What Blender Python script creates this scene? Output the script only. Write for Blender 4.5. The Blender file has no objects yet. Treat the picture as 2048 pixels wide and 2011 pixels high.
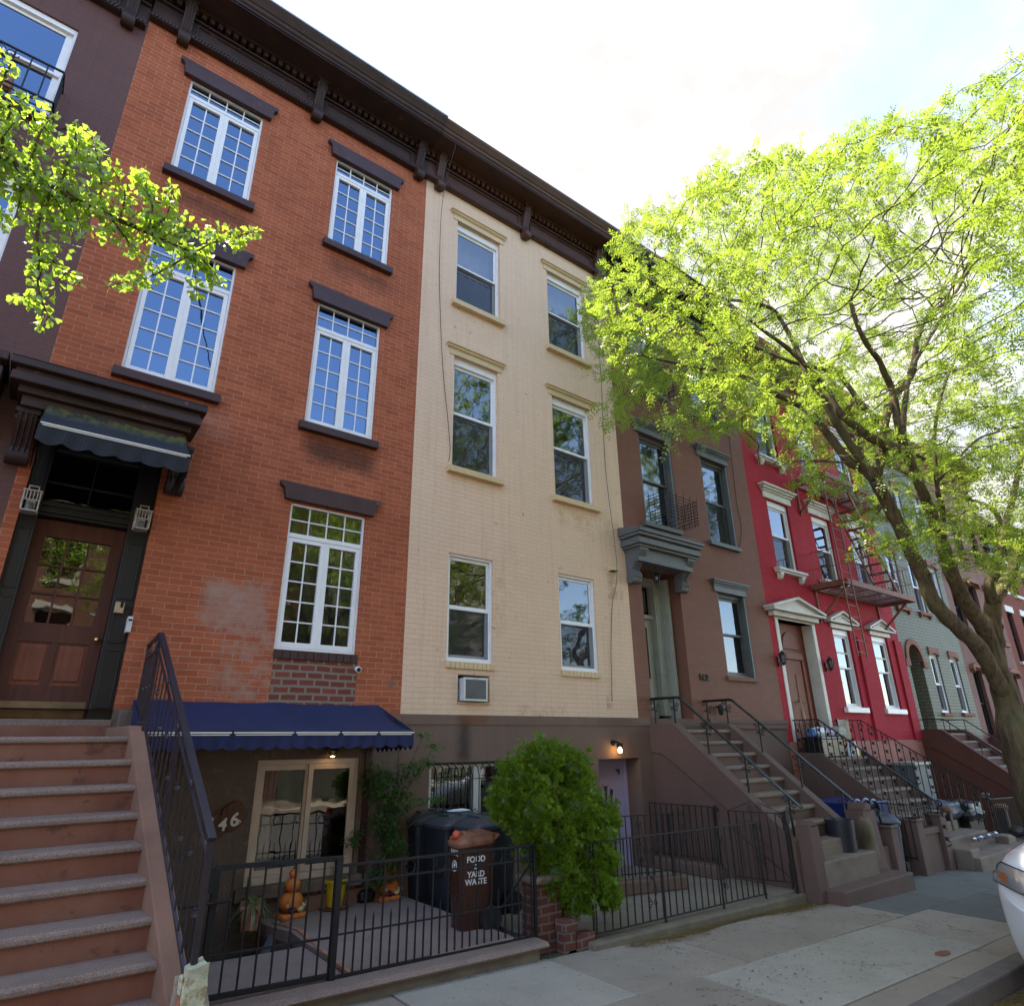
import bpy, math, random
import numpy as np
from mathutils import Vector, Matrix
random.seed(7); rng = np.random.default_rng(7)
R = math.radians; PI = math.pi
COL = bpy.context.scene.collection
# ------------------------------------------------------------------ camera model (from vanishing points)
YAW, PITCH, ROLL, FPX = R(37.54), R(20.81), R(-0.68), 1250.0
CAM = Vector((0.0, -8.0, 1.98))
_w = Vector((math.sin(YAW)*math.cos(PITCH), math.cos(YAW)*math.cos(PITCH), math.sin(PITCH)))
_r0 = Vector((math.cos(YAW), -math.sin(YAW), 0)); _u0 = _r0.cross(_w)
_r = _r0*math.cos(ROLL) + _u0*math.sin(ROLL); _u = -_r0*math.sin(ROLL) + _u0*math.cos(ROLL)
def ray(px, py): return _w*FPX + _r*(px-1024) + _u*(1005-py)
def P(px, py, y):                       # measured photo point -> point on the plane at depth y
    d = ray(px, py); t = (y-CAM.y)/d.y
    return CAM + d*t
def proj(v):
    d = Vector(v)-CAM; z = d.dot(_w)
    return (1024+FPX*d.dot(_r)/z, 1005-FPX*d.dot(_u)/z)
def gz(x): return 0.05-0.03*(x-3.0)     # pavement falls gently to the right

# ------------------------------------------------------------------ mesh builder
class MB:
    def __init__(s): s.v=[]; s.f=[]
    def add(s, vs, fs):
        o=len(s.v); s.v += [tuple(v) for v in vs]; s.f += [tuple(i+o for i in f) for f in fs]; return s
    def box(s,x0,x1,y0,y1,z0,z1):
        if x0>x1:x0,x1=x1,x0
        if y0>y1:y0,y1=y1,y0
        if z0>z1:z0,z1=z1,z0
        return s.add([(x0,y0,z0),(x1,y0,z0),(x1,y1,z0),(x0,y1,z0),(x0,y0,z1),(x1,y0,z1),(x1,y1,z1),(x0,y1,z1)],
              [(0,3,2,1),(4,5,6,7),(0,1,5,4),(1,2,6,5),(2,3,7,6),(3,0,4,7)])
    def hexa(s,b,t):                   # bottom 4 pts, top 4 pts (ccw from above)
        return s.add(list(b)+list(t),[(0,3,2,1),(4,5,6,7),(0,1,5,4),(1,2,6,5),(2,3,7,6),(3,0,4,7)])
    def prism(s,poly,ax,a0,a1):        # poly: 2D pts in the other two axes; ax 'x','y','z'
        n=len(poly)
        def mk(p,a):
            if ax=='x': return (a,p[0],p[1])
            if ax=='y': return (p[0],a,p[1])
            return (p[0],p[1],a)
        area=sum(poly[i][0]*poly[(i+1)%n][1]-poly[(i+1)%n][0]*poly[i][1] for i in range(n))
        vs=[mk(p,a0) for p in poly]+[mk(p,a1) for p in poly]
        c0=tuple(range(n)); c1=tuple(range(2*n-1,n-1,-1))
        fs=[c0,c1]+[(i,i+n,(i+1)%n+n,(i+1)%n) for i in range(n)]
        flip = (area>0) ^ (a1>a0) if ax!='y' else (area>0) ^ (a1<a0)
        if not flip: pass
        else: fs=[tuple(reversed(f)) for f in fs]
        fs=[tuple(reversed(f)) for f in fs] if False else fs
        return s.add(vs,fs)
    def cyl(s,p0,p1,r0,r1=None,n=10,caps=True):
        return s.tube([p0,p1],[r0,r0 if r1 is None else r1],n,caps)
    def tube(s,pts,r,n=6,caps=True):
        pts=[Vector(p) for p in pts]; m=len(pts)
        if not hasattr(r,'__len__'): r=[r]*m
        t0=(pts[1]-pts[0]).normalized()
        up=Vector((0,0,1)) if abs(t0.z)<.9 else Vector((1,0,0))
        a=t0.cross(up).normalized(); vs=[]
        for i,p in enumerate(pts):
            if i==0: t=t0
            elif i==m-1: t=(pts[i]-pts[i-1])
            else: t=(pts[i+1]-pts[i-1])
            if t.length<1e-9: t=t0
            t.normalize()
            a=(a-t*a.dot(t))
            if a.length<1e-6: a=t.orthogonal()
            a.normalize(); b=t.cross(a)
            for k in range(n):
                q=2*PI*k/n; vs.append(p+(a*math.cos(q)+b*math.sin(q))*r[i])
        fs=[(i*n+k,i*n+(k+1)%n,(i+1)*n+(k+1)%n,(i+1)*n+k) for i in range(m-1) for k in range(n)]
        if caps: fs+=[tuple(reversed(range(n))),tuple(range((m-1)*n,m*n))]
        return s.add(vs,fs)
    def bar(s,p0,p1,w,h=None):         # rectangular section bar
        p0=Vector(p0);p1=Vector(p1);h=h or w
        t=(p1-p0).normalized(); up=Vector((0,0,1)) if abs(t.z)<.95 else Vector((0,1,0))
        a=t.cross(up).normalized()*w/2; b=a.cross(t).normalized()*h/2
        return s.hexa([p0-a-b,p0+a-b,p1+a-b,p1-a-b],[p0-a+b,p0+a+b,p1+a+b,p1-a+b])
    def lathe(s,prof,c,n=20,sx=1,sy=1):
        vs=[];m=len(prof)
        for r,z in prof:
            for k in range(n):
                q=2*PI*k/n; vs.append((c[0]+r*math.cos(q)*sx,c[1]+r*math.sin(q)*sy,c[2]+z))
        fs=[(i*n+k,i*n+(k+1)%n,(i+1)*n+(k+1)%n,(i+1)*n+k) for i in range(m-1) for k in range(n)]
        fs+=[tuple(reversed(range(n))),tuple(range((m-1)*n,m*n))]
        return s.add(vs,fs)
    def blob(s,c,rx,ry,rz,nu=12,nv=8,warp=None):
        vs=[];fs=[]
        for j in range(nv+1):
            th=PI*j/nv
            for i in range(nu):
                ph=2*PI*i/nu; d=Vector((math.sin(th)*math.cos(ph),math.sin(th)*math.sin(ph),math.cos(th)))
                k=warp(d,ph,th) if warp else 1
                vs.append((c[0]+d.x*rx*k,c[1]+d.y*ry*k,c[2]+d.z*rz*k))
        for j in range(nv):
            for i in range(nu):
                fs.append((j*nu+i,(j+1)*nu+i,(j+1)*nu+(i+1)%nu,j*nu+(i+1)%nu))
        return s.add(vs,fs)
    def spiral(s,c,r0,turns,rad,plane='xz',sgn=1,start=0,n=18,yv=None):
        pts=[]
        for i in range(n+1):
            f=i/n; q=start+sgn*2*PI*turns*f; rr=r0*(1-.8*f)
            dx,dz=math.cos(q)*rr,math.sin(q)*rr
            pts.append((c[0]+dx,c[1],c[2]+dz) if plane=='xz' else (c[0],c[1]+dx,c[2]+dz))
        return s.tube(pts,rad,4)
    def ring(s,c,r,rad,plane='xz',n=16):
        pts=[]
        for i in range(n+1):
            q=2*PI*i/n
            pts.append((c[0]+math.cos(q)*r,c[1],c[2]+math.sin(q)*r) if plane=='xz' else ((c[0],c[1]+math.cos(q)*r,c[2]+math.sin(q)*r) if plane=='yz' else (c[0]+math.cos(q)*r,c[1]+math.sin(q)*r,c[2])))
        return s.tube(pts,rad,4)
    def xf(s,M,i0=0):
        s.v=s.v[:i0]+[tuple(M@Vector(v)) for v in s.v[i0:]]; return s
    def build(s,name,mat,parent=None,smooth=False,bevel=0,fix=True):
        me=bpy.data.meshes.new(name); me.from_pydata(s.v,[],s.f)
        if fix and len(s.f)<60000:
            import bmesh
            bm=bmesh.new(); bm.from_mesh(me); bmesh.ops.recalc_face_normals(bm,faces=bm.faces); bm.to_mesh(me); bm.free()
        me.materials.append(mat)
        if smooth:
            me.polygons.foreach_set('use_smooth',[True]*len(me.polygons))
            if smooth!='all':
                try: me.set_sharp_from_angle(angle=R(40))
                except Exception: pass
        me.update()
        o=bpy.data.objects.new(name,me); COL.objects.link(o)
        if parent is not None:
            o.parent=parent; o.matrix_parent_inverse=Matrix.Translation(world_base(parent)).inverted()
        if bevel:
            b=o.modifiers.new('bevel','BEVEL'); b.width=bevel; b.segments=2; b.limit_method='ANGLE'; b.angle_limit=R(35)
            b.harden_normals=False
        return o
_base={}
def world_base(o): return Vector(_base.get(o.name,(0,0,0)))
def np_mesh(name,V,F4,mat,parent=None,smooth=False):   # V (n,3) array, F4 (m,k) index array
    me=bpy.data.meshes.new(name); k=F4.shape[1]; m=len(F4)
    me.vertices.add(len(V)); me.vertices.foreach_set('co',np.ascontiguousarray(V,dtype=np.float32).ravel())
    me.loops.add(m*k); me.loops.foreach_set('vertex_index',np.ascontiguousarray(F4,dtype=np.int32).ravel())
    me.polygons.add(m); me.polygons.foreach_set('loop_start',np.arange(0,m*k,k,dtype=np.int32))
    me.update(calc_edges=True); me.materials.append(mat)
    if smooth: me.polygons.foreach_set('use_smooth',[True]*m)
    o=bpy.data.objects.new(name,me); COL.objects.link(o)
    if parent is not None:
        o.parent=parent; o.matrix_parent_inverse=Matrix.Translation(world_base(parent)).inverted()
    return o
def tag(o,label=None,cat=None,group=None,kind=None):
    if label: o['label']=label
    if cat: o['category']=cat
    if group: o['group']=group
    if kind: o['kind']=kind
    return o
def thing(name,loc,label,cat,group=None):
    o=bpy.data.objects.new(name,None); COL.objects.link(o); o.location=loc; o.empty_display_size=.2
    _base[o.name]=tuple(loc); return tag(o,label,cat,group)
def struct(o): o['kind']='structure'; return o
def copy_tree(o,parent=None,loc=None,label=None,rotz=None):
    c=o.copy(); COL.objects.link(c)
    if parent is not None: c.parent=parent; c.matrix_parent_inverse=o.matrix_parent_inverse.copy()
    if loc is not None: c.location=loc
    if rotz is not None: c.rotation_euler[2]=rotz
    if label: c['label']=label
    for ch in [x for x in list(bpy.data.objects) if x.parent==o]: copy_tree(ch,c)
    return c
def text_obj(name,body,size,mat,M,parent=None,ext=.003,space=1.0,bold=0.0):
    cu=bpy.data.curves.new(name,'FONT'); cu.body=body; cu.size=size; cu.extrude=ext; cu.align_x='CENTER'; cu.align_y='CENTER'
    cu.space_line=space; cu.offset=bold
    t=bpy.data.objects.new(name+'_tmp',cu); COL.objects.link(t)
    bpy.context.view_layer.update(); dg=bpy.context.evaluated_depsgraph_get()
    me=bpy.data.meshes.new_from_object(t.evaluated_get(dg)); me.transform(M); me.name=name
    me.materials.clear(); me.materials.append(mat)
    bpy.data.objects.remove(t); 
    o=bpy.data.objects.new(name,me); COL.objects.link(o)
    if parent is not None: o.parent=parent; o.matrix_parent_inverse=Matrix.Translation(world_base(parent)).inverted()
    return o
XZ=Matrix.Rotation(PI/2,4,'X')          # text lying in XY -> standing, facing -y

# ------------------------------------------------------------------ materials
def newmat(name):
    m=bpy.data.materials.new(name); m.use_nodes=True; nt=m.node_tree
    for n in list(nt.nodes): nt.nodes.remove(n)
    out=nt.nodes.new('ShaderNodeOutputMaterial'); return m,nt,out
def N(nt,t,**kw):
    n=nt.nodes.new(t)
    for k,v in kw.items():
        if k.startswith('i_'):
            key=k[2:]; key=int(key) if key.isdigit() else key.replace('_',' ')
            n.inputs[key].default_value=v
        else: setattr(n,k,v)
    return n
def L(nt,a,b): nt.links.new(a,b)
def c4(c): return (c[0],c[1],c[2],1)
def math_n(nt,op,a,b=None,c=None,clamp=False):
    n=nt.nodes.new('ShaderNodeMath'); n.operation=op; n.use_clamp=clamp
    for i,x in enumerate((a,b,c)):
        if x is None: continue
        if isinstance(x,(int,float)): n.inputs[i].default_value=x
        else: nt.links.new(x,n.inputs[i])
    return n.outputs[0]
def mixc(nt,f,a,b,blend='MIX'):
    n=nt.nodes.new('ShaderNodeMix'); n.data_type='RGBA'; n.blend_type=blend
    if isinstance(f,(int,float)): n.inputs[0].default_value=f
    else: nt.links.new(f,n.inputs[0])
    for i,x in ((6,a),(7,b)):
        if isinstance(x,tuple): n.inputs[i].default_value=c4(x)
        else: nt.links.new(x,n.inputs[i])
    return n.outputs[2]
def noise(nt,vec,scale,detail=4,rough=.55,out=0):
    n=nt.nodes.new('ShaderNodeTexNoise'); n.inputs['Scale'].default_value=scale; n.inputs['Detail'].default_value=detail
    n.inputs['Roughness'].default_value=rough
    if vec is not None: nt.links.new(vec,n.inputs['Vector'])
    return n.outputs[out]
def ramp(nt,f,stops):
    n=nt.nodes.new('ShaderNodeValToRGB'); e=n.color_ramp.elements
    while len(e)<len(stops): e.new(.5)
    for i,(p,c) in enumerate(stops):
        e[i].position=p; e[i].color=(c,c,c,1) if isinstance(c,(int,float)) else c4(c)
    nt.links.new(f,n.inputs[0]); return n.outputs[0]
def princ(nt,out,col,rough=.6,metal=0,spec=.4,bump=None,bstr=.2,bdist=.01,coat=0):
    p=nt.nodes.new('ShaderNodeBsdfPrincipled')
    if isinstance(col,tuple): p.inputs['Base Color'].default_value=c4(col)
    else: nt.links.new(col,p.inputs['Base Color'])
    if isinstance(rough,(int,float)): p.inputs['Roughness'].default_value=rough
    else: nt.links.new(rough,p.inputs['Roughness'])
    p.inputs['Metallic'].default_value=metal; p.inputs['Specular IOR Level'].default_value=spec
    p.inputs['Coat Weight'].default_value=coat
    if bump is not None:
        b=nt.nodes.new('ShaderNodeBump'); b.inputs['Strength'].default_value=bstr; b.inputs['Distance'].default_value=bdist
        nt.links.new(bump,b.inputs['Height']); nt.links.new(b.outputs[0],p.inputs['Normal'])
    nt.links.new(p.outputs[0],out.inputs[0]); return p
def objvec(nt): return N(nt,'ShaderNodeTexCoord').outputs['Object']
def paint(name,col,rough=.55,var=.12,scale=3,bump=.15,bscale=40,col2=None,metal=0,spec=.4,patch=.0,pcol=None,coat=0,bdist=.006):
    m,nt,out=newmat(name); v=objvec(nt)
    n1=noise(nt,v,scale,5,.6); n2=noise(nt,v,bscale,4,.6)
    a=tuple(x*(1-var) for x in col); b=tuple(min(1,x*(1+var)) for x in (col2 or col))
    c=mixc(nt,ramp(nt,n1,[(.3,0.),(.7,1.)]),a,b)
    c=mixc(nt,math_n(nt,'MULTIPLY',n2,var*.9),c,tuple(x*.55 for x in col))
    if patch>0:
        n3=noise(nt,v,scale*2.3,6,.7); mk=ramp(nt,n3,[(1-patch-.04,0.),(1-patch+.02,1.)])
        c=mixc(nt,mk,c,pcol)
    princ(nt,out,c,rough,metal,spec,n2,bump,bdist,coat); return m
def boxmask(nt,sx,sz,x0,x1,z0,z1,soft):
    def ss(v,a,b):
        n=nt.nodes.new('ShaderNodeMapRange'); n.interpolation_type='SMOOTHSTEP'
        nt.links.new(v,n.inputs[0]); n.inputs[1].default_value=a; n.inputs[2].default_value=b; return n.outputs[0]
    m=math_n(nt,'MULTIPLY',ss(sx,x0-soft,x0+soft),math_n(nt,'SUBTRACT',1.,ss(sx,x1-soft,x1+soft)))
    k=math_n(nt,'MULTIPLY',ss(sz,z0-soft,z0+soft),math_n(nt,'SUBTRACT',1.,ss(sz,z1-soft,z1+soft)))
    return math_n(nt,'MULTIPLY',m,k)
def brick(name,c1,c2,mortar,w=.23,h=.0728,ms=.007,bstr=.5,wear=None,patches=(),stain=.25,rough=.85,flake=None,painted=False,grime=None,roughpatch=False):
    m,nt,out=newmat(name); v=objvec(nt); sp=N(nt,'ShaderNodeSeparateXYZ'); L(nt,v,sp.inputs[0])
    nz=noise(nt,v,9,3); 
    hx=math_n(nt,'ADD',sp.outputs[0],sp.outputs[1])
    wob=math_n(nt,'MULTIPLY',math_n(nt,'SUBTRACT',nz,.5),.018)
    lz=math_n(nt,'MULTIPLY',math_n(nt,'SUBTRACT',noise(nt,v,1.1,2),.5),.03)
    cb=N(nt,'ShaderNodeCombineXYZ'); L(nt,math_n(nt,'ADD',hx,wob),cb.inputs[0]); L(nt,math_n(nt,'ADD',math_n(nt,'ADD',sp.outputs[2],lz),wob),cb.inputs[1])
    def bt(w,h,ms,a,b,mo):
        t=N(nt,'ShaderNodeTexBrick'); L(nt,cb.outputs[0],t.inputs['Vector']); t.offset=.5; t.squash=1
        t.inputs['Scale'].default_value=1; t.inputs['Brick Width'].default_value=w; t.inputs['Row Height'].default_value=h
        t.inputs['Mortar Size'].default_value=ms; t.inputs['Mortar Smooth'].default_value=.25; t.inputs['Bias'].default_value=0
        t.inputs['Color1'].default_value=c4(a); t.inputs['Color2'].default_value=c4(b); t.inputs['Mortar'].default_value=c4(mo); return t
    t=bt(w,h,ms,c1,c2,mortar); c=t.outputs['Color']; fac=t.outputs['Fac']
    big=noise(nt,v,.55,4,.6); med=noise(nt,v,2.6,5,.65); fine=noise(nt,v,70,4,.7)
    c=mixc(nt,math_n(nt,'MULTIPLY',ramp(nt,big,[(.35,0.),(.7,1.)]),stain),c,tuple(x*.5 for x in c1))
    if grime: c=mixc(nt,math_n(nt,'MULTIPLY',ramp(nt,med,[(.5,0.),(.75,1.)]),.35),c,grime)
    mps=N(nt,'ShaderNodeMapping',i_Scale=(9.,9.,.5)); L(nt,v,mps.inputs[0]); strk=noise(nt,mps.outputs[0],1.0,4,.6)
    c=mixc(nt,math_n(nt,'MULTIPLY',ramp(nt,strk,[(.5,0.),(.72,1.)]),.22),c,tuple(x*.5 for x in c1))
    c=mixc(nt,math_n(nt,'MULTIPLY',fine,.3),c,tuple(x*.6 for x in c2))
    if flake:      # chipped paint showing the brick below
        fk=ramp(nt,noise(nt,v,7,8,.75),[(1-flake[1]-.01,0.),(1-flake[1]+.01,1.)])
        c=mixc(nt,fk,c,flake[0])
    hfac=fac
    if patches:
        dn=math_n(nt,'MULTIPLY',math_n(nt,'SUBTRACT',noise(nt,v,6,5,.7),.5),.5)
        px=math_n(nt,'ADD',sp.outputs[0],dn); pz=math_n(nt,'ADD',sp.outputs[2],dn)
        for (x0,x1,z0,z1,soft,pc,amt,mode) in patches:
            if mode=='big':
                t2=bt(.205,.088,.016,pc,tuple(x*.75 for x in pc),(.21,.17,.145))
                mk=boxmask(nt,sp.outputs[0],sp.outputs[2],x0,x1,z0,z1,.004)
                c=mixc(nt,mk,c,t2.outputs['Color'])
            elif mode=='dark':
                mk=boxmask(nt,math_n(nt,'ADD',sp.outputs[0],math_n(nt,'MULTIPLY',dn,.6)),math_n(nt,'ADD',sp.outputs[2],math_n(nt,'MULTIPLY',dn,.8)),x0,x1,z0,z1,soft)
                c=mixc(nt,math_n(nt,'MULTIPLY',mk,amt),c,pc)
            else:
                mk=boxmask(nt,math_n(nt,'ADD',sp.outputs[0],math_n(nt,'MULTIPLY',dn,.35)),math_n(nt,'ADD',sp.outputs[2],math_n(nt,'MULTIPLY',dn,.35)),x0,x1,z0,z1,soft)
                if mode=='thin': mk=math_n(nt,'MULTIPLY',mk,ramp(nt,noise(nt,v,5,6,.75),[(.45,0.),(.62,1.)]))
                c=mixc(nt,math_n(nt,'MULTIPLY',mk,amt),c,pc)
    hh=math_n(nt,'ADD',math_n(nt,'MULTIPLY',math_n(nt,'SUBTRACT',1.,hfac),1.),math_n(nt,'MULTIPLY',fine,.35))
    hh=math_n(nt,'ADD',hh,math_n(nt,'MULTIPLY',med,.5))
    princ(nt,out,c,rough,0,.12,hh,bstr,.006); return m
def glass(name,gcol=(.9,.95,1.),refl=.25,rough=.015,see=.5,wav=.35):
    m,nt,out=newmat(name); v=objvec(nt)
    gl=N(nt,'ShaderNodeBsdfGlossy'); gl.inputs['Roughness'].default_value=rough; gl.inputs['Color'].default_value=c4(gcol)
    b=N(nt,'ShaderNodeBump'); b.inputs['Strength'].default_value=wav; b.inputs['Distance'].default_value=.0022
    L(nt,noise(nt,v,2.6,2),b.inputs['Height']); L(nt,b.outputs[0],gl.inputs['Normal'])
    tr=N(nt,'ShaderNodeBsdfTransparent'); tr.inputs[0].default_value=(see,see,see*1.02,1)
    lw=N(nt,'ShaderNodeLayerWeight'); lw.inputs[0].default_value=.35
    f=math_n(nt,'ADD',math_n(nt,'MULTIPLY',lw.outputs['Fresnel'],.8),refl,clamp=True)
    mx=N(nt,'ShaderNodeMixShader'); L(nt,f,mx.inputs[0]); L(nt,tr.outputs[0],mx.inputs[1]); L(nt,gl.outputs[0],mx.inputs[2])
    L(nt,mx.outputs[0],out.inputs[0]); return m
def leafmat(name,c1,c2,tr,gloss=.08,trw=.5):
    m,nt,out=newmat(name)
    g=N(nt,'ShaderNodeNewGeometry'); rnd=g.outputs['Random Per Island']
    v=objvec(nt); n=noise(nt,v,1.3,3)
    f=math_n(nt,'ADD',math_n(nt,'MULTIPLY',rnd,.6),math_n(nt,'MULTIPLY',n,.5),clamp=True)
    c=mixc(nt,f,c1,c2)
    d=N(nt,'ShaderNodeBsdfDiffuse'); L(nt,c,d.inputs[0])
    t=N(nt,'ShaderNodeBsdfTranslucent'); L(nt,mixc(nt,f,tuple(x*.8 for x in tr),tr),t.inputs[0])
    mx=N(nt,'ShaderNodeMixShader'); mx.inputs[0].default_value=trw; L(nt,d.outputs[0],mx.inputs[1]); L(nt,t.outputs[0],mx.inputs[2])
    gl=N(nt,'ShaderNodeBsdfGlossy'); gl.inputs['Roughness'].default_value=.35
    m2=N(nt,'ShaderNodeMixShader'); m2.inputs[0].default_value=gloss; L(nt,mx.outputs[0],m2.inputs[1]); L(nt,gl.outputs[0],m2.inputs[2])
    L(nt,m2.outputs[0],out.inputs[0]); return m
def emit(name,col,s):
    m,nt,out=newmat(name); e=N(nt,'ShaderNodeEmission'); e.inputs[0].default_value=c4(col); e.inputs[1].default_value=s
    L(nt,e.outputs[0],out.inputs[0]); return m
def granite(name,base,dark,light):
    m,nt,out=newmat(name); v=objvec(nt)
    a=noise(nt,v,110,3,.7); b=noise(nt,v,230,2,.6); c=mixc(nt,ramp(nt,a,[(.4,0.),(.6,1.)]),dark,base)
    c=mixc(nt,ramp(nt,b,[(.58,0.),(.66,1.)]),c,light); d=noise(nt,v,2.5,5,.65)
    c=mixc(nt,math_n(nt,'MULTIPLY',ramp(nt,d,[(.45,0.),(.75,1.)]),.5),c,tuple(x*.6 for x in dark))
    princ(nt,out,c,.75,0,.35,a,.35,.004); return m
def woodmat(name,c1,c2,rough=.4,coat=.3):
    m,nt,out=newmat(name); v=objvec(nt); mp=N(nt,'ShaderNodeMapping',i_Scale=(14.,14.,1.1)); L(nt,v,mp.inputs[0])
    n=noise(nt,mp.outputs[0],2.2,6,.65); n2=noise(nt,v,2.0,3)
    c=mixc(nt,ramp(nt,n,[(.3,0.),(.7,1.)]),c1,c2); c=mixc(nt,math_n(nt,'MULTIPLY',n2,.5),c,tuple(x*.5 for x in c1))
    princ(nt,out,c,rough,0,.4,n,.15,.003,coat); return m
M={}
M['brick146']=brick('orange_brick',(.46,.130,.062),(.34,.088,.044),(.44,.27,.19),ms=.0046,stain=.4,grime=(.11,.035,.025),
   patches=((1.54,2.24,3.30,3.80,.09,(.32,.20,.165),.55,'flat'),(1.50,2.3,3.25,3.86,.10,(.36,.25,.21),.6,'thin'),(1.9,2.5,2.36,3.3,.12,(.36,.24,.19),.5,'thin'),(1.72,2.32,2.46,3.32,.09,(.30,.20,.165),.5,'thin'),
            (2.43,3.53,2.40,2.965,.0,(.21,.062,.042),1,'big'),(3.98,4.10,2.67,2.78,.03,(.20,.11,.09),.85,'flat'),
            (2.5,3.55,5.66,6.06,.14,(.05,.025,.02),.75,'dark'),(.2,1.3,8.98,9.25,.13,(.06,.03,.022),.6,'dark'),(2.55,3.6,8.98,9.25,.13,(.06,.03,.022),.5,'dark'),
            (1.02,1.5,5.62,6.1,.12,(.30,.20,.17),.45,'thin')))
M['brick144']=brick('cream_painted_brick',(.76,.54,.395),(.73,.515,.375),(.58,.38,.25),ms=.003,bstr=.6,stain=.16,rough=.6,flake=((.36,.20,.12),.365),
   patches=((5.72,5.98,3.55,4.75,.11,(.42,.21,.09),.5,'thin'),(6.2,7.2,2.34,2.50,.05,(.36,.2,.11),.5,'thin'),(7.2,8.9,5.6,6.0,.1,(.45,.28,.15),.55,'thin'),(8.15,8.3,2.45,2.7,.03,(.2,.06,.035),.7,'thin'),(8.35,8.75,4.4,4.9,.05,(.3,.12,.06),.5,'thin')))
M['brick142']=brick('brown_painted_brick',(.225,.100,.070),(.205,.09,.063),(.16,.07,.05),ms=.003,bstr=.45,stain=.28,rough=.6,flake=((.13,.04,.025),.345))
M['brick140']=brick('red_painted_brick',(.44,.030,.048),(.40,.026,.040),(.30,.022,.03),ms=.003,bstr=.7,stain=.4,rough=.75,flake=((.22,.05,.04),.34))
M['brick138']=brick('sage_painted_brick',(.195,.20,.155),(.18,.187,.143),(.085,.088,.07),w=.27,h=.098,ms=.013,bstr=.6,stain=.2,rough=.55)
M['purple']=brick('plum_painted_brick',(.145,.075,.068),(.135,.07,.064),(.10,.05,.048),ms=.003,bstr=.45,stain=.2,rough=.55)
M['pillarbrick']=brick('old_pillar_brick',(.19,.065,.05),(.13,.05,.04),(.21,.18,.15),w=.2,h=.078,ms=.012,bstr=.7,stain=.5)
M['salmon']=paint('salmon_brownstone',(.18,.078,.058),.8,.2,2,.25,60)
M['brickfar']=brick('far_red_brick',(.24,.07,.05),(.2,.06,.04),(.15,.07,.055),stain=.3)
M['trim']=paint('dark_plum_trim',(.052,.021,.021),.5,.2,4,.2,60,patch=.32,pcol=(.16,.11,.1))
M['cornbrick']=paint('weathered_dark_cornice',(.035,.017,.015),.6,.35,3,.3,50,patch=.33,pcol=(.10,.07,.055))
M['corncream']=paint('brown_cornice',(.07,.031,.024),.5,.2,3,.25,50,patch=.3,pcol=(.11,.065,.05))
M['cornblack']=paint('black_cornice',(.02,.018,.018),.5,.3)
M['grey_trim']=paint('slate_grey_trim',(.105,.11,.115),.5,.15,4,.2,50,patch=.27,pcol=(.05,.05,.05))
M['white']=paint('white_window_paint',(.74,.74,.76),.35,.05,5,.05,40)
M['offwhite']=paint('aged_white_paint',(.56,.53,.48),.5,.12,4,.15,40,patch=.3,pcol=(.35,.32,.27))
M['creamtrim']=paint('cream_trim',(.58,.42,.24),.5,.08,4,.12,40)
M['flashing']=paint('grey_metal_flashing',(.45,.5,.56),.3,.1,metal=.6)
M['stucco146']=paint('rough_stone_stucco',(.17,.125,.098),.85,.3,2.2,.8,14,(.13,.095,.075),patch=.4,pcol=(.2,.14,.105),bdist=.02)
M['stucco144']=paint('brownstone_stucco',(.165,.105,.083),.8,.12,1.6,.25,90,patch=.0)
M['stucco142']=paint('dark_brownstone_stucco',(.125,.072,.058),.8,.12,1.8,.25,90)
M['stucco140']=paint('pink_stucco',(.33,.13,.10),.8,.15,2,.25,90)
M['brownstone138']=paint('deep_red_brownstone',(.105,.04,.03),.8,.15,2,.2,90)
M['riser']=paint('red_brownstone_riser',(.26,.088,.050),.8,.25,2.2,.4,50,(.21,.095,.062),patch=.38,pcol=(.14,.055,.038))
M['cheek']=paint('brownstone_cheek',(.225,.115,.078),.85,.22,2,.3,90,patch=.3,pcol=(.17,.1,.08))
M['granite']=granite('pink_granite',(.27,.185,.15),(.15,.095,.075),(.38,.30,.25))
M['terrace']=granite('speckled_terrace',(.30,.215,.185),(.21,.15,.13),(.38,.30,.26))
M['roughstone']=paint('pale_rough_stone',(.50,.48,.33),.9,.25,7,1.0,18,patch=.42,pcol=(.30,.24,.13),bdist=.02)
M['crumble']=paint('crumbling_mortar',(.33,.27,.21),.9,.3,6,1.0,20,patch=.45,pcol=(.42,.15,.08),bdist=.02)
M['iron']=paint('black_iron',(.013,.012,.013),.6,.3,9,.25,90,metal=.0,spec=.3)
M['iron2']=paint('brown_black_iron',(.024,.017,.015),.65,.3,9,.3,90)
M['railpaint']=paint('dark_plum_iron',(.022,.018,.026),.33,.2,6,.1,60,spec=.45)
M['glossblack']=paint('gloss_black_iron',(.012,.012,.013),.16,.2,6,.05,60,spec=.7)
M['rust']=paint('rusty_red_iron',(.20,.07,.045),.65,.25,6,.3,60)
M['blackwood']=paint('black_door_paint',(.012,.013,.015),.4,.2,5,.1,50)
M['door146']=woodmat('mahogany',(.11,.03,.016),(.055,.015,.009),.6,0)
M['doorpanel']=woodmat('worn_mahogany_panel',(.24,.07,.034),(.12,.035,.018),.6,0)
M['doorred']=woodmat('red_brown_door',(.26,.075,.04),(.16,.045,.025),.6,0)
M['kick']=paint('tarnished_brass_plate',(.20,.15,.09),.45,.25,6,.1,50,metal=.6)
M['brass']=paint('brass',(.75,.5,.15),.2,.1,metal=1.)
M['navy']=paint('navy_canvas',(.011,.016,.065),.85,.18,2.5,.3,220)
M['olddark']=paint('faded_black_canvas',(.022,.025,.032),.85,.25,2.5,.3,200)
M['stripe']=paint('pale_stripe',(.6,.56,.5),.6,.1)
M['pewter']=paint('pewter_lantern',(.42,.38,.35),.45,.15,metal=.3)
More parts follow.
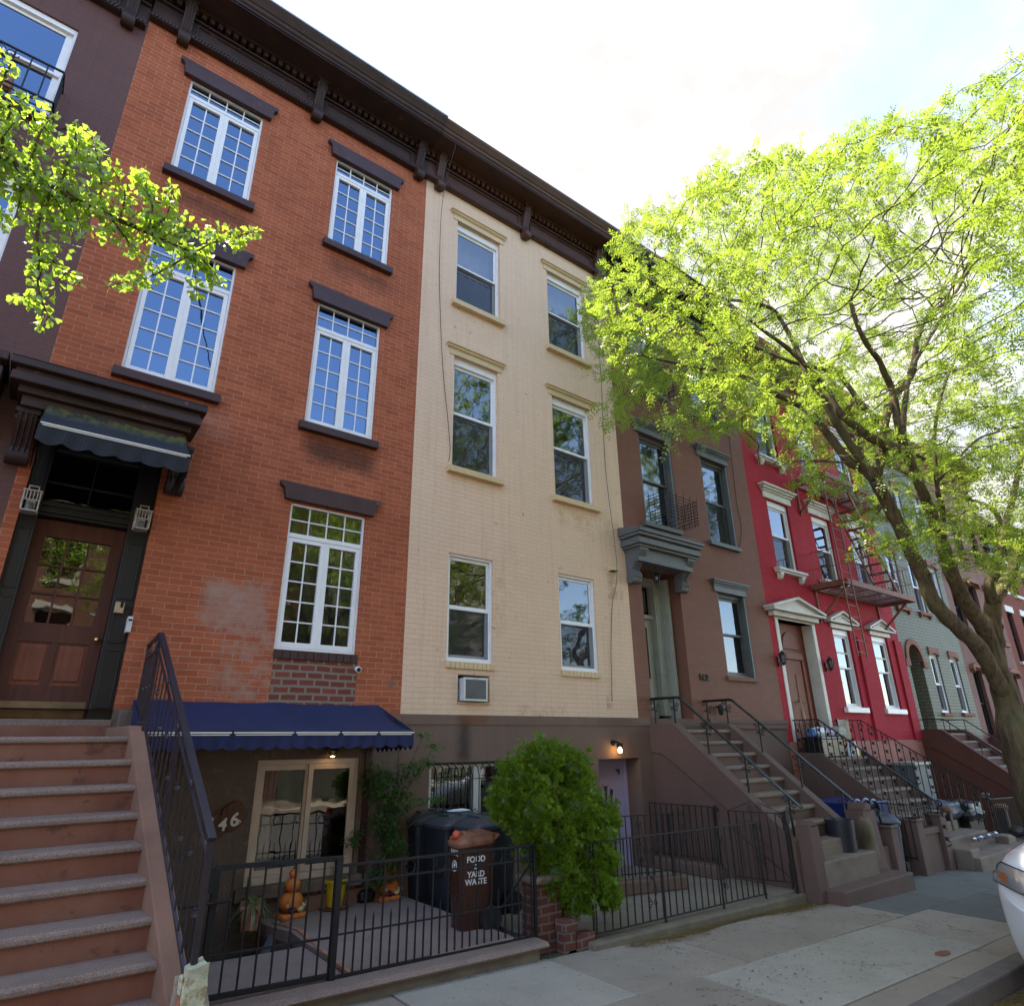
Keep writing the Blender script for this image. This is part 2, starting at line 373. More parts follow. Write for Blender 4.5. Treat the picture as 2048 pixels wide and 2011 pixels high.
M['frost']=paint('frosted_glass',(.13,.13,.14),.25,.2)
M['peach']=paint('peach_painted_frame',(.60,.48,.39),.5,.1,4,.1,40,patch=.25,pcol=(.4,.31,.25))
M['lilac']=paint('lilac_paint',(.40,.35,.52),.5,.08,3,.1,50)
M['greygreen']=paint('grey_green_paint',(.30,.31,.27),.5,.1,3,.15,50,patch=.25,pcol=(.2,.2,.17))
def mk_screen():
    m,nt,out=newmat('grey_insect_screen'); d=N(nt,'ShaderNodeBsdfDiffuse'); L(nt,mixc(nt,noise(nt,objvec(nt),2.5,4),(.035,.035,.037),(.09,.09,.093)),d.inputs[0]); tr=N(nt,'ShaderNodeBsdfTransparent'); mx=N(nt,'ShaderNodeMixShader'); mx.inputs[0].default_value=.45; L(nt,tr.outputs[0],mx.inputs[1]); L(nt,d.outputs[0],mx.inputs[2]); L(nt,mx.outputs[0],out.inputs[0]); return m
M['screen']=mk_screen()
M['mesh_dark']=paint('smoked_lens',(.05,.05,.055),.2)
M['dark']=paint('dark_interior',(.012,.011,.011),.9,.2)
M['curtain']=paint('blue_grey_curtain',(.13,.14,.17),.9,.1)
M['curtainw']=paint('pale_curtain',(.55,.54,.5),.9,.1)
M['glass']=glass('window_glass',refl=.15,see=.55)
M['glass_low']=glass('old_window_glass',refl=.10,see=.5,wav=.8)
M['glass_hi']=glass('sky_glass',refl=.22,see=.30,gcol=(.44,.66,1.))
M['glass_clear']=glass('door_glass',refl=.10,see=.8,wav=.9)
M['bin']=paint('black_bin_plastic',(.022,.024,.03),.42,.15,4,.1,120)
M['binlid']=paint('charcoal_bin_lid',(.05,.052,.058),.4,.15,4,.1,120)
M['brownbin']=paint('brown_bin_plastic',(.062,.022,.014),.32,.18,4,.1,120,patch=.25,pcol=(.11,.05,.03))
M['orangelid']=paint('sunbleached_lid',(.17,.065,.04),.5,.35,5,.2,90,(.30,.12,.06))
M['orangered']=paint('orange_red_latch',(.55,.10,.05),.5,.15)
M['letters']=paint('white_lettering',(.72,.70,.68),.5,.05)
M['pumpkin']=paint('orange_glazed_pumpkin',(.70,.17,.03),.45,.25,14,.3,60,(.75,.25,.06))
M['grape']=paint('purple_grape',(.07,.02,.10),.3,.2)
M['gourd']=paint('cream_gourd',(.6,.5,.25),.4,.2)
M['yellow']=paint('yellow_glazed_pot',(.62,.44,.02),.3,.1,6,.1,60,patch=.27,pcol=(.2,.13,.02))
M['terracotta']=paint('terracotta',(.38,.15,.09),.75,.25,7,.4,60,(.42,.22,.15))
M['soil']=paint('soil',(.05,.035,.025),1,.3,20,.8,60)
M['cloth']=paint('grey_cloth',(.12,.12,.14),.95,.25,6,.5,40)
M['blackbag']=paint('black_bag',(.015,.015,.017),.3,.2,8,.6,20)
M['whitebag']=paint('white_plastic_bag',(.7,.7,.72),.35,.1,10,.6,25)
M['bluebag']=paint('blue_bag',(.12,.25,.6),.35,.2,10,.6,25)
M['tan']=paint('tan_cardboard',(.42,.3,.19),.8,.15)
M['greybin']=paint('blue_grey_bin',(.10,.115,.15),.45,.15,4,.1,90)
M['bluebin']=paint('royal_blue_bin',(.01,.025,.14),.45,.15)
M['concrete']=None
M['wood_sign']=woodmat('burnt_wood_slice',(.16,.07,.035),(.07,.03,.018),.6,0)
M['ac']=paint('pale_grey_metal',(.55,.55,.55),.45,.08,4,.1,60)
M['acgrill']=paint('grey_condenser_fins',(.13,.135,.145),.6,.15,4,.3,200)
M['wire']=paint('cable_black',(.03,.03,.028),.7,.1)
M['greencable']=paint('green_grey_cable',(.10,.12,.08),.7,.1)
M['bulb']=emit('warm_bulb',(1,.62,.25),9)
M['bark']=None
M['leaf']=leafmat('locust_leaf',(.13,.21,.028),(.27,.34,.055),(.36,.50,.055),.04,.56)
M['stepstone']=paint('worn_brown_step_stone',(.20,.145,.115),.85,.2,3,.4,50,patch=.3,pcol=(.14,.10,.08))
M['ginkgo']=leafmat('ginkgo_leaf',(.16,.28,.03),(.29,.41,.05),(.46,.68,.06),.10,.6)
M['ever']=leafmat('evergreen_spray',(.015,.05,.005),(.20,.31,.025),(.20,.33,.02),.03,.3)
M['vine']=leafmat('vine_leaf',(.05,.12,.03),(.10,.20,.05),(.16,.32,.06),.06,.35)
M['grassy']=leafmat('spider_plant_leaf',(.10,.17,.04),(.28,.32,.13),(.3,.4,.1),.08,.35)
M['dry']=leafmat('dry_grass',(.25,.2,.12),(.38,.32,.22),(.3,.25,.15),.02,.3)
M['litter']=leafmat('fallen_catkins',(.17,.11,.04),(.27,.18,.07),(.15,.1,.03),.02,.2)
def mk_bark():
    m,nt,out=newmat('bark'); v=objvec(nt); mp=N(nt,'ShaderNodeMapping',i_Scale=(9.,9.,1.6)); L(nt,v,mp.inputs[0])
    n=noise(nt,mp.outputs[0],1.6,6,.7); n2=noise(nt,v,2.,4,.6); n3=noise(nt,v,30,4,.7)
    c=mixc(nt,ramp(nt,n,[(.35,0.),(.62,1.)]),(.045,.03,.02),(.17,.12,.078))
    c=mixc(nt,math_n(nt,'MULTIPLY',ramp(nt,n2,[(.45,0.),(.7,1.)]),.6),c,(.13,.13,.06))
    c=mixc(nt,math_n(nt,'MULTIPLY',n3,.4),c,(.06,.045,.03))
    h=math_n(nt,'ADD',n,math_n(nt,'MULTIPLY',n3,.25)); princ(nt,out,c,.9,0,.2,h,1.0,.03); return m
M['bark']=mk_bark()
def mk_conc(name,c1,c2,crack=.35,blue=False):
    m,nt,out=newmat(name); v=objvec(nt); g=N(nt,'ShaderNodeNewGeometry'); rnd=g.outputs['Random Per Island']
    c=mixc(nt,rnd,c1,c2); big=noise(nt,v,1.1,5,.65); f=noise(nt,v,60,4,.7); mm=noise(nt,v,5,6,.7)
    c=mixc(nt,math_n(nt,'MULTIPLY',ramp(nt,big,[(.35,0.),(.7,1.)]),.42),c,tuple(x*.55 for x in c1))
    c=mixc(nt,math_n(nt,'MULTIPLY',ramp(nt,mm,[(.55,0.),(.72,1.)]),.35),c,tuple(x*.5 for x in c1))
    c=mixc(nt,math_n(nt,'MULTIPLY',ramp(nt,f,[(.35,0.),(.7,1.)]),.35),c,tuple(x*.5 for x in c2))
    sp=noise(nt,v,26,2,.5); c=mixc(nt,ramp(nt,sp,[(.70,0.),(.72,.7)]),c,(.04,.035,.03))
    vo=N(nt,'ShaderNodeTexVoronoi'); vo.feature='DISTANCE_TO_EDGE'; vo.inputs['Scale'].default_value=.8
    wv=nt.nodes.new('ShaderNodeVectorMath'); wv.operation='ADD'; L(nt,v,wv.inputs[0]); L(nt,noise(nt,v,2.5,6,.7,1),wv.inputs[1]); L(nt,wv.outputs[0],vo.inputs['Vector'])
    ck=ramp(nt,vo.outputs['Distance'],[(.0,1.),(.012,0.)]); ck=math_n(nt,'MULTIPLY',ck,ramp(nt,noise(nt,v,.8,2),[(.5,0.),(.56,1.)]))
    c=mixc(nt,math_n(nt,'MULTIPLY',ck,crack),c,(.05,.045,.035))
    h=math_n(nt,'ADD',f,math_n(nt,'MULTIPLY',big,2.)); princ(nt,out,c,.9,0,.25,h,.3,.004); return m
M['concrete']=mk_conc('pavement_concrete',(.30,.24,.19),(.38,.31,.25),.9)
M['concrete2']=mk_conc('pale_pavement_concrete',(.37,.32,.26),(.42,.37,.31),.5)
M['bluestone']=mk_conc('bluestone',(.15,.14,.13),(.19,.18,.165),.9)
M['joint']=paint('mossy_joint',(.06,.055,.035),1,.4,9,.5,40)
M['kerb']=paint('old_kerb_stone',(.16,.13,.115),.85,.25,3,.5,40)
M['copestone']=paint('mossy_curb_stone',(.20,.155,.12),.9,.3,4,.5,30,(.17,.14,.095))
M['area_conc']=mk_conc('areaway_concrete',(.24,.205,.17),(.28,.24,.2),.6)
def mk_asphalt():
    m,nt,out=newmat('asphalt'); v=objvec(nt); a=noise(nt,v,120,3,.7); b=noise(nt,v,.8,5,.6)
    c=mixc(nt,ramp(nt,a,[(.4,0.),(.65,1.)]),(.04,.04,.042),(.11,.105,.1)); c=mixc(nt,math_n(nt,'MULTIPLY',b,.5),c,(.09,.085,.08))
    princ(nt,out,c,.9,0,.25,a,.6,.006); return m
M['asphalt']=mk_asphalt()
def stucco_stains():      # rust and soot runs below the window unit and along the ledge
    m,nt,out=newmat('stained_brownstone_stucco'); v=objvec(nt); sp=N(nt,'ShaderNodeSeparateXYZ'); L(nt,v,sp.inputs[0])
    n=noise(nt,v,1.6,5,.6); f=noise(nt,v,90,4,.6); mp=N(nt,'ShaderNodeMapping',i_Scale=(7.,7.,.8)); L(nt,v,mp.inputs[0]); st=noise(nt,mp.outputs[0],1.,4,.6)
    c=mixc(nt,n,(.15,.095,.075),(.185,.118,.092))
    c=mixc(nt,math_n(nt,'MULTIPLY',ramp(nt,st,[(.5,0.),(.75,1.)]),.35),c,(.10,.062,.05))
    dn=math_n(nt,'MULTIPLY',math_n(nt,'SUBTRACT',noise(nt,v,9,4),.5),.12); px=math_n(nt,'ADD',sp.outputs[0],dn)
    mk=boxmask(nt,px,sp.outputs[2],5.12,5.32,1.72,2.33,.09); c=mixc(nt,math_n(nt,'MULTIPLY',mk,.8),c,(.04,.028,.025))
    mk=boxmask(nt,px,sp.outputs[2],5.15,5.62,2.2,2.34,.05); c=mixc(nt,math_n(nt,'MULTIPLY',mk,.6),c,(.16,.06,.025))
    mk=boxmask(nt,px,sp.outputs[2],7.9,8.7,2.2,2.34,.06); c=mixc(nt,math_n(nt,'MULTIPLY',mk,.4),c,(.09,.055,.045))
    ln=math_n(nt,'LESS_THAN',math_n(nt,'ABSOLUTE',math_n(nt,'SUBTRACT',sp.outputs[2],2.195)),.004); c=mixc(nt,math_n(nt,'MULTIPLY',ln,.6),c,(.27,.2,.17))
    princ(nt,out,c,.8,0,.25,f,.25,.006); return m
M['stucco144']=stucco_stains()
def awning_old():
    m,nt,out=newmat('mildewed_black_canvas'); v=objvec(nt); sp=N(nt,'ShaderNodeSeparateXYZ'); L(nt,v,sp.inputs[0])
    mp=N(nt,'ShaderNodeMapping',i_Scale=(9.,3.,3.)); L(nt,v,mp.inputs[0]); st=noise(nt,mp.outputs[0],1.4,5,.7)
    zf=N(nt,'ShaderNodeMapRange'); L(nt,sp.outputs[2],zf.inputs[0]); zf.inputs[1].default_value=5.12; zf.inputs[2].default_value=5.42
    mk=math_n(nt,'MULTIPLY',zf.outputs[0],ramp(nt,st,[(.38,0.),(.62,1.)]),clamp=True)
    c=mixc(nt,math_n(nt,'MULTIPLY',mk,.85),(.024,.026,.032),(.26,.23,.03)); princ(nt,out,c,.85,0,.2,noise(nt,v,200,2),.3,.003); return m
M['awn_old']=awning_old()
def carpaint():
    m,nt,out=newmat('white_car_paint'); p=princ(nt,out,(.80,.81,.84),.25,0,.5,coat=1.); p.inputs['Coat Roughness'].default_value=.03; return m
M['car']=carpaint()
M['chrome']=paint('chrome',(.75,.75,.78),.12,.03,metal=1.)
M['rubber']=paint('tyre_rubber',(.018,.018,.018),.8,.1)
M['carglass']=glass('car_glass',refl=.25,see=.25,wav=0)
M['lens']=glass('headlamp_lens',refl=.22,see=.95,wav=0)
M['lamp_housing']=paint('lamp_housing',(.72,.73,.75),.15,.1,metal=.7)
M['amber']=paint('amber_reflector',(.45,.15,.06),.35,.1)
EXPO=2.55; LPN=6
# ------------------------------------------------------------------ ground
def slope_sheet(mb,x0,x1,y0,y1,dz,th=.0):
    za,zb=gz(x0)+dz,gz(x1)+dz
    if th: mb.hexa([(x0,y0,za-th),(x1,y0,zb-th),(x1,y1,zb-th),(x0,y1,za-th)],[(x0,y0,za),(x1,y0,zb),(x1,y1,zb),(x0,y1,za)])
    else: mb.add([(x0,y0,za),(x1,y0,zb),(x1,y1,zb),(x0,y1,za)],[(0,1,2,3)])
m=MB(); slope_sheet(m,-60,160,-80,60,-.165); struct(m.build('ground',M['asphalt'],fix=False))
m=MB()
slope_sheet(m,-30,90,-5.02,-2.3,-.012,.15); struct(m.build('sidewalk_bed',M['joint']))
# pavement slabs (pale flags, a bluestone stretch further on)
s1,s2,s3=MB(),MB(),MB()
rows=[(-2.43,-3.62),(-3.632,-4.72),(-4.732,-5.02)]
for ri,(ya,yb) in enumerate(rows):
    x=-3.3+ri*.55; 
    while x<60:
        w=1.45+random.random()*.35 if ri<2 else 1.6
        if 9.0<x+w<10.1: w=9.62-x-(.0 if ri==0 else -.25*ri)
        x2=x+max(w,.5); t=s1
        if x>9.3 and x<17.2 and ri<2: t=s3
        elif (ri==0 and 1.9<x<4.4) or (ri==1 and 5.2<x<7.3) or random.random()<.12: t=s2
        e=(random.random()-.5)*.008
        za,zb=gz(x)+e,gz(x2)+e+(random.random()-.5)*.004
        sk=-.04*(1 if ri else 0)
        t.hexa([(x+.006,yb,za-.06),(x2-.006,yb,zb-.06),(x2-.006,ya,zb-.06),(x+.006,ya,za-.06)],[(x+.006,yb,za),(x2-.006,yb,zb),(x2-.006,ya,zb),(x+.006,ya,za)])
        x=x2
struct(s1.build('sidewalk',M['concrete'],bevel=.008)); struct(s2.build('sidewalk_pale_flags',M['concrete2'],bevel=.008)); struct(s3.build('sidewalk_bluestone',M['bluestone'],bevel=.008))
m=MB(); x=-12
while x<60:
    x2=x+1.9; e=.002*random.random(); m.hexa([(x+.004,-5.2,gz(x)-.3),(x2-.004,-5.2,gz(x2)-.3),(x2-.004,-5.024,gz(x2)-.3),(x+.004,-5.024,gz(x)-.3)],[(x+.004,-5.2,gz(x)+e),(x2-.004,-5.2,gz(x2)+e),(x2-.004,-5.024,gz(x2)+e),(x+.004,-5.024,gz(x)+e)]); x=x2
struct(m.build('kerb',M['kerb'],bevel=.02))
m=MB(); slope_sheet(m,-30,90,-19.5,-15.2,-.0,.3); struct(m.build('far_sidewalk',M['concrete']))
# rusty cover set in the pavement
t=thing('pavement_cover',(8.1,-4.6,gz(8.1)),'small oval rusty iron cover set in the concrete pavement near the kerb','cover')
m=MB(); m.lathe([(.0,0),(.10,0),(.10,.004),(.08,.006),(0,.006)],(8.1,-4.6,gz(8.1)+.001),20,1.3,.6); m.build('lid',M['riser'],t)

# ------------------------------------------------------------------ wall helpers
def wall_holes(mb,x0,x1,z0,z1,holes,y=0.,rev=.16):
    xs=sorted({x0,x1}|{h[0] for h in holes}|{h[1] for h in holes}); zs=sorted({z0,z1}|{h[2] for h in holes}|{h[3] for h in holes})
    xs=[x for x in xs if x0<=x<=x1]; zs=[z for z in zs if z0<=z<=z1]
    for i in range(len(xs)-1):
        for j in range(len(zs)-1):
            cx,cz=(xs[i]+xs[i+1])/2,(zs[j]+zs[j+1])/2
            if any(h[0]<cx<h[1] and h[2]<cz<h[3] for h in holes): continue
            mb.add([(xs[i],y,zs[j]),(xs[i+1],y,zs[j]),(xs[i+1],y,zs[j+1]),(xs[i],y,zs[j+1])],[(0,1,2,3)])
    for h in holes:
        r=h[4] if len(h)>4 else rev; a,b,c,d=h[:4]
        mb.add([(a,y,c),(a,y+r,c),(a,y+r,d),(a,y,d)],[(0,1,2,3)]); mb.add([(b,y,c),(b,y+r,c),(b,y+r,d),(b,y,d)],[(3,2,1,0)])
        mb.add([(a,y,d),(b,y,d),(b,y+r,d),(a,y+r,d)],[(3,2,1,0)]); mb.add([(a,y,c),(b,y,c),(b,y+r,c),(a,y+r,c)],[(0,1,2,3)])
    return mb
def shell(t,x0,x1,ztop,mat,z0=-1.2,yb=11.):
    m=MB()
    m.add([(x0,0,z0),(x0,yb,z0),(x0,yb,ztop),(x0,0,ztop)],[(0,1,2,3)]); m.add([(x1,0,z0),(x1,yb,z0),(x1,yb,ztop),(x1,0,ztop)],[(3,2,1,0)])
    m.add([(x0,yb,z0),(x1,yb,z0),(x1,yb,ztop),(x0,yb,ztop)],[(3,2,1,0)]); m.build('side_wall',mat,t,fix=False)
    m=MB(); m.box(x0,x1,.02,yb,ztop,ztop+.12); m.build('roof',M['cornblack'],t)
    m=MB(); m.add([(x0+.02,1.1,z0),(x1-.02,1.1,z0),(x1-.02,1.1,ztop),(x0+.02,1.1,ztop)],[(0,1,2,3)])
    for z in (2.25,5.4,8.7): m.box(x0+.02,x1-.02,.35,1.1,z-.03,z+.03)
    m.build('dark_backing',M['dark'],t,fix=False)  # near-black backing sheet and slabs, colour stands in for unlit rooms
def frame_bars(m,x0,x1,z0,z1,y0,y1,s,sb=None,st=None):
    sb=sb or s; st=st or s
    m.box(x0,x0+s,y0,y1,z0,z1); m.box(x1-s,x1,y0,y1,z0,z1); m.box(x0+s,x1-s,y0,y1,z0,z0+sb); m.box(x0+s,x1-s,y0,y1,z1-st,z1)
def curtain(t,x0,x1,z0,z1,y,mat,amp=.025,n=40):
    m=MB(); vs=[]
    for i in range(n+1):
        f=i/n; x=x0+(x1-x0)*f; yy=y+amp*math.sin(f*38+math.sin(f*9))
        vs+=[(x,yy,z0),(x,yy,z1)]
    m.add(vs,[(2*i,2*i+2,2*i+3,2*i+1) for i in range(n)]); return m.build('curtain',mat,t,smooth='all',fix=False)
def casement(t,x0,x1,z0,z1,ztr,glassm,y=.045,rows=5,tcols=4,trows=2,cur=None):
    w=MB(); s=.030
    frame_bars(w,x0,x1,z0,z1,y-.02,y+.09,s); w.box(x0+s,x1-s,y-.018,y+.09,ztr-.03,ztr+.03)
    xm=(x0+x1)/2
    for a,b in ((x0+s,xm-.002),(xm+.002,x1-s)): frame_bars(w,a+.003,b-.003,z0+s+.003,ztr-.033,y-.012,y+.05,.056,.066,.054)
    w.box(xm-.006,xm+.006,y-.014,y+.04,z0+s,ztr-.033)
    win=w.build('window',M['white'],t,bevel=.004)
    g=MB(); p=MB(); q=.0085
    a,b=x0+s,x1-s; zb,zt=ztr+.03,z1-s
    g.add([(a,y+.02,zb),(b,y+.02,zb),(b,y+.02,zt),(a,y+.02,zt)],[(0,1,2,3)])
    for i in range(1,tcols): xx=a+(b-a)*i/tcols; p.box(xx-q,xx+q,y+.008,y+.022,zb,zt)
    for i in range(1,trows): zz=zb+(zt-zb)*i/trows; p.box(a,b,y+.006,y+.0205,zz-q,zz+q)
    for a,b in ((x0+s+.058,xm-.058),(xm+.058,x1-s-.058)):
        zb,zt=z0+s+.068,ztr-.086
        g.add([(a,y+.026,zb),(b,y+.026,zb),(b,y+.026,zt),(a,y+.026,zt)],[(0,1,2,3)])
        xx=(a+b)/2; p.box(xx-q,xx+q,y+.014,y+.027,zb,zt)
        for i in range(1,rows): zz=zb+(zt-zb)*i/rows; p.box(a,b,y+.012,y+.0265,zz-q,zz+q)
    g.build('pane',glassm,win,fix=False); p.build('glazing_bars',M['white'],win)
    if cur: curtain(win,x0-.05,x1+.05,z0-.1,z1+.1,y+.22,cur)
    return win
def sash(t,x0,x1,z0,z1,fm,glassm,y=.1,st=.055,mid=.5,screen=True,head=.0,cur=None,screen_top=False,parts=True):
    w=MB(); frame_bars(w,x0,x1,z0,z1,y,y+.13,.035,.04,.035+head); zm=z0+(z1-z0)*mid
    a,b=x0+.037,x1-.037
    frame_bars(w,a,b,zm-.02,z1-.037-head,y+.045,y+.078,st,.045,.05)     # upper sash
    frame_bars(w,a,b,z0+.042,zm+.02,y+.084,y+.118,st,.07,.045)  # lower sash
    if screen: frame_bars(w,a,b,z0+.042,zm-.022,y+.012,y+.03,.022)
    win=w.build('window',fm,t,bevel=.004)
    g=MB(); g.add([(a+st,y+.06,zm+.0),(b-st,y+.06,zm+.0),(b-st,y+.06,z1-.087-head),(a+st,y+.06,z1-.087-head)],[(0,1,2,3)])
    g.add([(a+st,y+.1,z0+.1),(b-st,y+.1,z0+.1),(b-st,y+.1,zm),(a+st,y+.1,zm)],[(0,1,2,3)])
    g.build('pane',glassm,win,fix=False)
    if screen:
        s=MB(); s.add([(a+.02,y+.022,z0+.06),(b-.02,y+.022,z0+.06),(b-.02,y+.022,zm-.04),(a+.02,y+.022,zm-.04)],[(0,1,2,3)]); s.build('insect_screen',M['screen'],win,fix=False)
    if cur: curtain(win,x0-.03,x1+.03,z0+(z1-z0)*cur[1],z1+.1,y+.32,cur[0])
    return win
def sill(win,x0,x1,zt,h,mat,pr=.09,name='sill',y1=.0):
    m=MB(); m.prism([(y1+.03,zt),(-pr,zt-.015),(-pr,zt-h),(y1+.03,zt-h)],'x',x0,x1); return m.build(name,mat,win,bevel=.006)
def mould(m,x0,x1,zt,prof):            # prof: list of (height,projection) stacked downward from zt
    z=zt
    for h,p in prof: m.box(x0-p*.9,x1+p*.9,-p,.02,z-h,z); z-=h
    return m
def bracket(t,x,w,ztop,zbot,depth,mat,y0=0.,name='bracket'):
    H=ztop-zbot; n=22; pts=[]
    for i in range(n+1):
        f=i/n; z=ztop-H*f
        d=depth*(1-.04*f)*(.62+.38*math.cos(f*PI*1.15)) if f<.62 else depth*(.34+.18*math.sin((f-.62)/.38*PI))*(1 if f<.95 else .6)
        pts.append((y0-max(d,.03),z))
    poly=[(y0,ztop)]+pts+[(y0,zbot)]
    m=MB(); m.prism(poly,'x',x-w/2,x+w/2)
    m.box(x-w/2-.02,x+w/2+.02,y0-depth*1.02,y0,ztop-.05,ztop-.002)
    for s in (-1,1):
        m.cyl((x+s*(w/2-.01),y0-depth*.78,ztop-H*.17),(x+s*(w/2+.016),y0-depth*.78,ztop-H*.17),.075*H/.9,.05*H/.9,14)
        m.cyl((x+s*(w/2-.01),y0-depth*.30,ztop-H*.80),(x+s*(w/2+.016),y0-depth*.30,ztop-H*.80),.06*H/.9,.04*H/.9,14)
    for k in (-.28,0,.28): m.tube([(x+k*w,y0-max(p0,0)-.004,z) for p0,z in [(-(p[0]-y0),p[1]) for p in pts[1:-2]]],.011,4)
    m.cyl((x-w/2-.01,y0-.09,zbot+.06),(x+w/2+.01,y0-.09,zbot+.06),.095,n=14)
    return m.build(name,mat,t,smooth=True)
def cornice(t,x0,x1,zb,mat,brs,proj_=.5,H=1.05,capmat=None,frz=None,end0=0,end1=0):
    m=MB(); z=zb
    m.box(x0,x1,-.10,.02,z,z+.07); m.box(x0,x1,-.07,.02,z+.07,z+.11)            # rope moulding
    n=int((x1-x0)/.045)
    for i in range(n): xx=x0+(i+.5)*(x1-x0)/n; m.cyl((xx-.012,-.105,z+.005),(xx+.012,-.105,z+.065),.018,n=5)
    m.box(x0,x1,-.04,.02,z+.11,z+.52)                                     # frieze
    H*=.89; proj_*=1.18; zs=z+.645
    b=[x0]+sorted(brs)+[x1]
    for i in range(len(b)-1):                                              # raised frieze panels
        a,c=b[i]+.14,b[i+1]-.14
        if c-a>.3:
            frame_bars(m,a,c,z+.14,z+.40,-.062,-.03,.022); frame_bars(m,a+.04,c-.04,z+.175,z+.365,-.052,-.03,.012)
    m.box(x0,x1,-.085,.02,z+.44,z+.475)
    n=int((x1-x0)/.115)
    for i in range(n): xx=x0+(i+.5)*(x1-x0)/n; m.box(xx-.032,xx+.032,-.135,-.04,z+.50,z+.60)   # dentils
    m.box(x0,x1,-.15,.02,z+.601,zs)
    m.box(x0,x1,-proj_+.05,.02,zs,zs+.035)                                # soffit
    P_=[(-proj_+.05,zs-.015),(-proj_+.05,zs+.08),(-proj_+.02,zs+.10),(-proj_+.0,zs+.14),(-proj_-.02,zs+.15),(-proj_-.05,zs+.19),(-proj_-.09,zs+.24),(-proj_-.10,z+H),(.1,z+H+.05),(.1,zs+.012),(-proj_+.09,zs+.012),(-proj_+.09,zs-.015)]
    m.prism(P_,'x',x0,x1)
    c=m.build('cornice',mat,t)
    for x in brs: bracket(c,x,.14,zs,zb-.14,proj_*.38,mat)
    if capmat:
        q=MB(); q.box(x0,x1,-proj_-.125,.1,z+H+.002,z+H+.03); q.build('flashing',capmat,c)
    return c
def flared_lintel(win,x0,x1,z0,z1,mat):
    zm=z1-.09; ex=.16; m=MB()
    m.prism([(x0-.10,z0),(x1+.10,z0),(x1+.115,z0+(zm-z0)*.55),(x1+.13,zm),(x1+ex+.02,zm+.03),(x1+ex+.03,z1),(x0-ex-.03,z1),(x0-ex-.02,zm+.03),(x0-.13,zm),(x0-.115,z0+(zm-z0)*.55)],'y',-.075,.02)
    return m.build('lintel',mat,win,bevel=.006)

# ================================================================== house with orange brick (left)
X0,X1=-.47,4.2
H146=thing('brick_house',(1.86,0,0),'orange brick row house with white grid casement windows and very dark cornice','house')
W=dict(TL=(.20,1.26,9.49,11.29),TR=(2.48,3.53,9.49,11.29),ML=(.20,1.26,6.24,8.33),MR=(2.46,3.50,6.22,8.30),LR=(2.42,3.49,3.07,5.0))
holes=[(a,b,c,d) for a,b,c,d in W.values()]+[(-.36,.86,2.17,5.28,.32)]
wall_holes(m:=MB(),X0,X1,2.33,12.0,[h if h[2]>2.3 else (h[0],h[1],2.33,h[3],.32) for h in holes]); m.build('wall',M['brick146'],H146,fix=False)
m=MB(); wall_holes(m,X0,X1,-1.2,2.332,[(-.36,.86,2.17,2.332,.32),(2.40,3.66,.52,1.80,.14),(.1,1.0,-1.0,.9,.3)],y=-.012); m.build('basement_wall',M['stucco146'],H146,fix=False)
m=MB(); m.box(3.66,4.2,-.035,-.013,2.24,2.335); m.build('base_ledge',M['cheek'],H146)
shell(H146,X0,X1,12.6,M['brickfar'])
for k,tr in (('TL',11.0),('TR',11.0),('ML',7.87),('MR',7.86),('LR',4.56)):
    a,b,c,d=W[k]; g=M['glass_low'] if k=='LR' else M['glass_hi']
    w=casement(H146,a,b,c,d,tr,g,cur=M['curtain'] if k!='LR' else M['curtain'])
    flared_lintel(w,a,b,d-.02 if k!='LR' else 5.02,d+.26 if k!='ML' else d+.26,M['trim'])
    if k!='LR': sill(w,a-.08,b+.07,c-.005,.13,M['trim'],.1)
    else:
        s=MB(); n=11
        for i in range(n): xx=a+(b-a+.03)*i/n; s.box(xx+.004,xx+(b-a+.03)/n-.004,-.03,.1,c-.11,c-.004)
        s.build('sill',M['trim'],w,bevel=.004)
cornice(H146,X0,X1,11.93,M['cornbrick'],[-.02,2.03,3.99],.52,1.02,M['flashing'])
# doorway
d=MB()
for a,b in ((-.36,-.2),(.645,.86)):
    d.box(a,b,.10,.3,2.2,5.2)
    for z0,z1 in ((2.35,2.95),(3.02,3.42),(3.5,4.15),(4.6,5.1)):
        for s0,s1,s2,s3 in ((a+.03,b-.03,z0,z0+.015),(a+.03,b-.03,z1-.015,z1),(a+.03,a+.045,z0,z1),(b-.045,b-.03,z0,z1)): d.box(s0,s1,.088,.1,s2,s3)
d.box(-.36,.86,.16,.33,4.33,4.50); d.box(-.36,.86,.12,.2,4.36,4.40); d.box(-.36,.86,.13,.2,4.44,4.47); d.box(-.2,.645,.2,.3,5.13,5.28)
door=d.build('door_surround',M['blackwood'],H146,bevel=.003)
g=MB(); g.add([(-.2,.27,4.5),(.645,.27,4.5),(.645,.27,5.13),(-.2,.27,5.13)],[(0,1,2,3)]); g.build('transom_pane',M['glass_low'],door,fix=False)
g=MB(); g.box(-.2,.645,.255,.275,4.74,4.76); g.box(.21,.225,.255,.275,4.5,5.13); g.build('transom_bar',M['blackwood'],door)
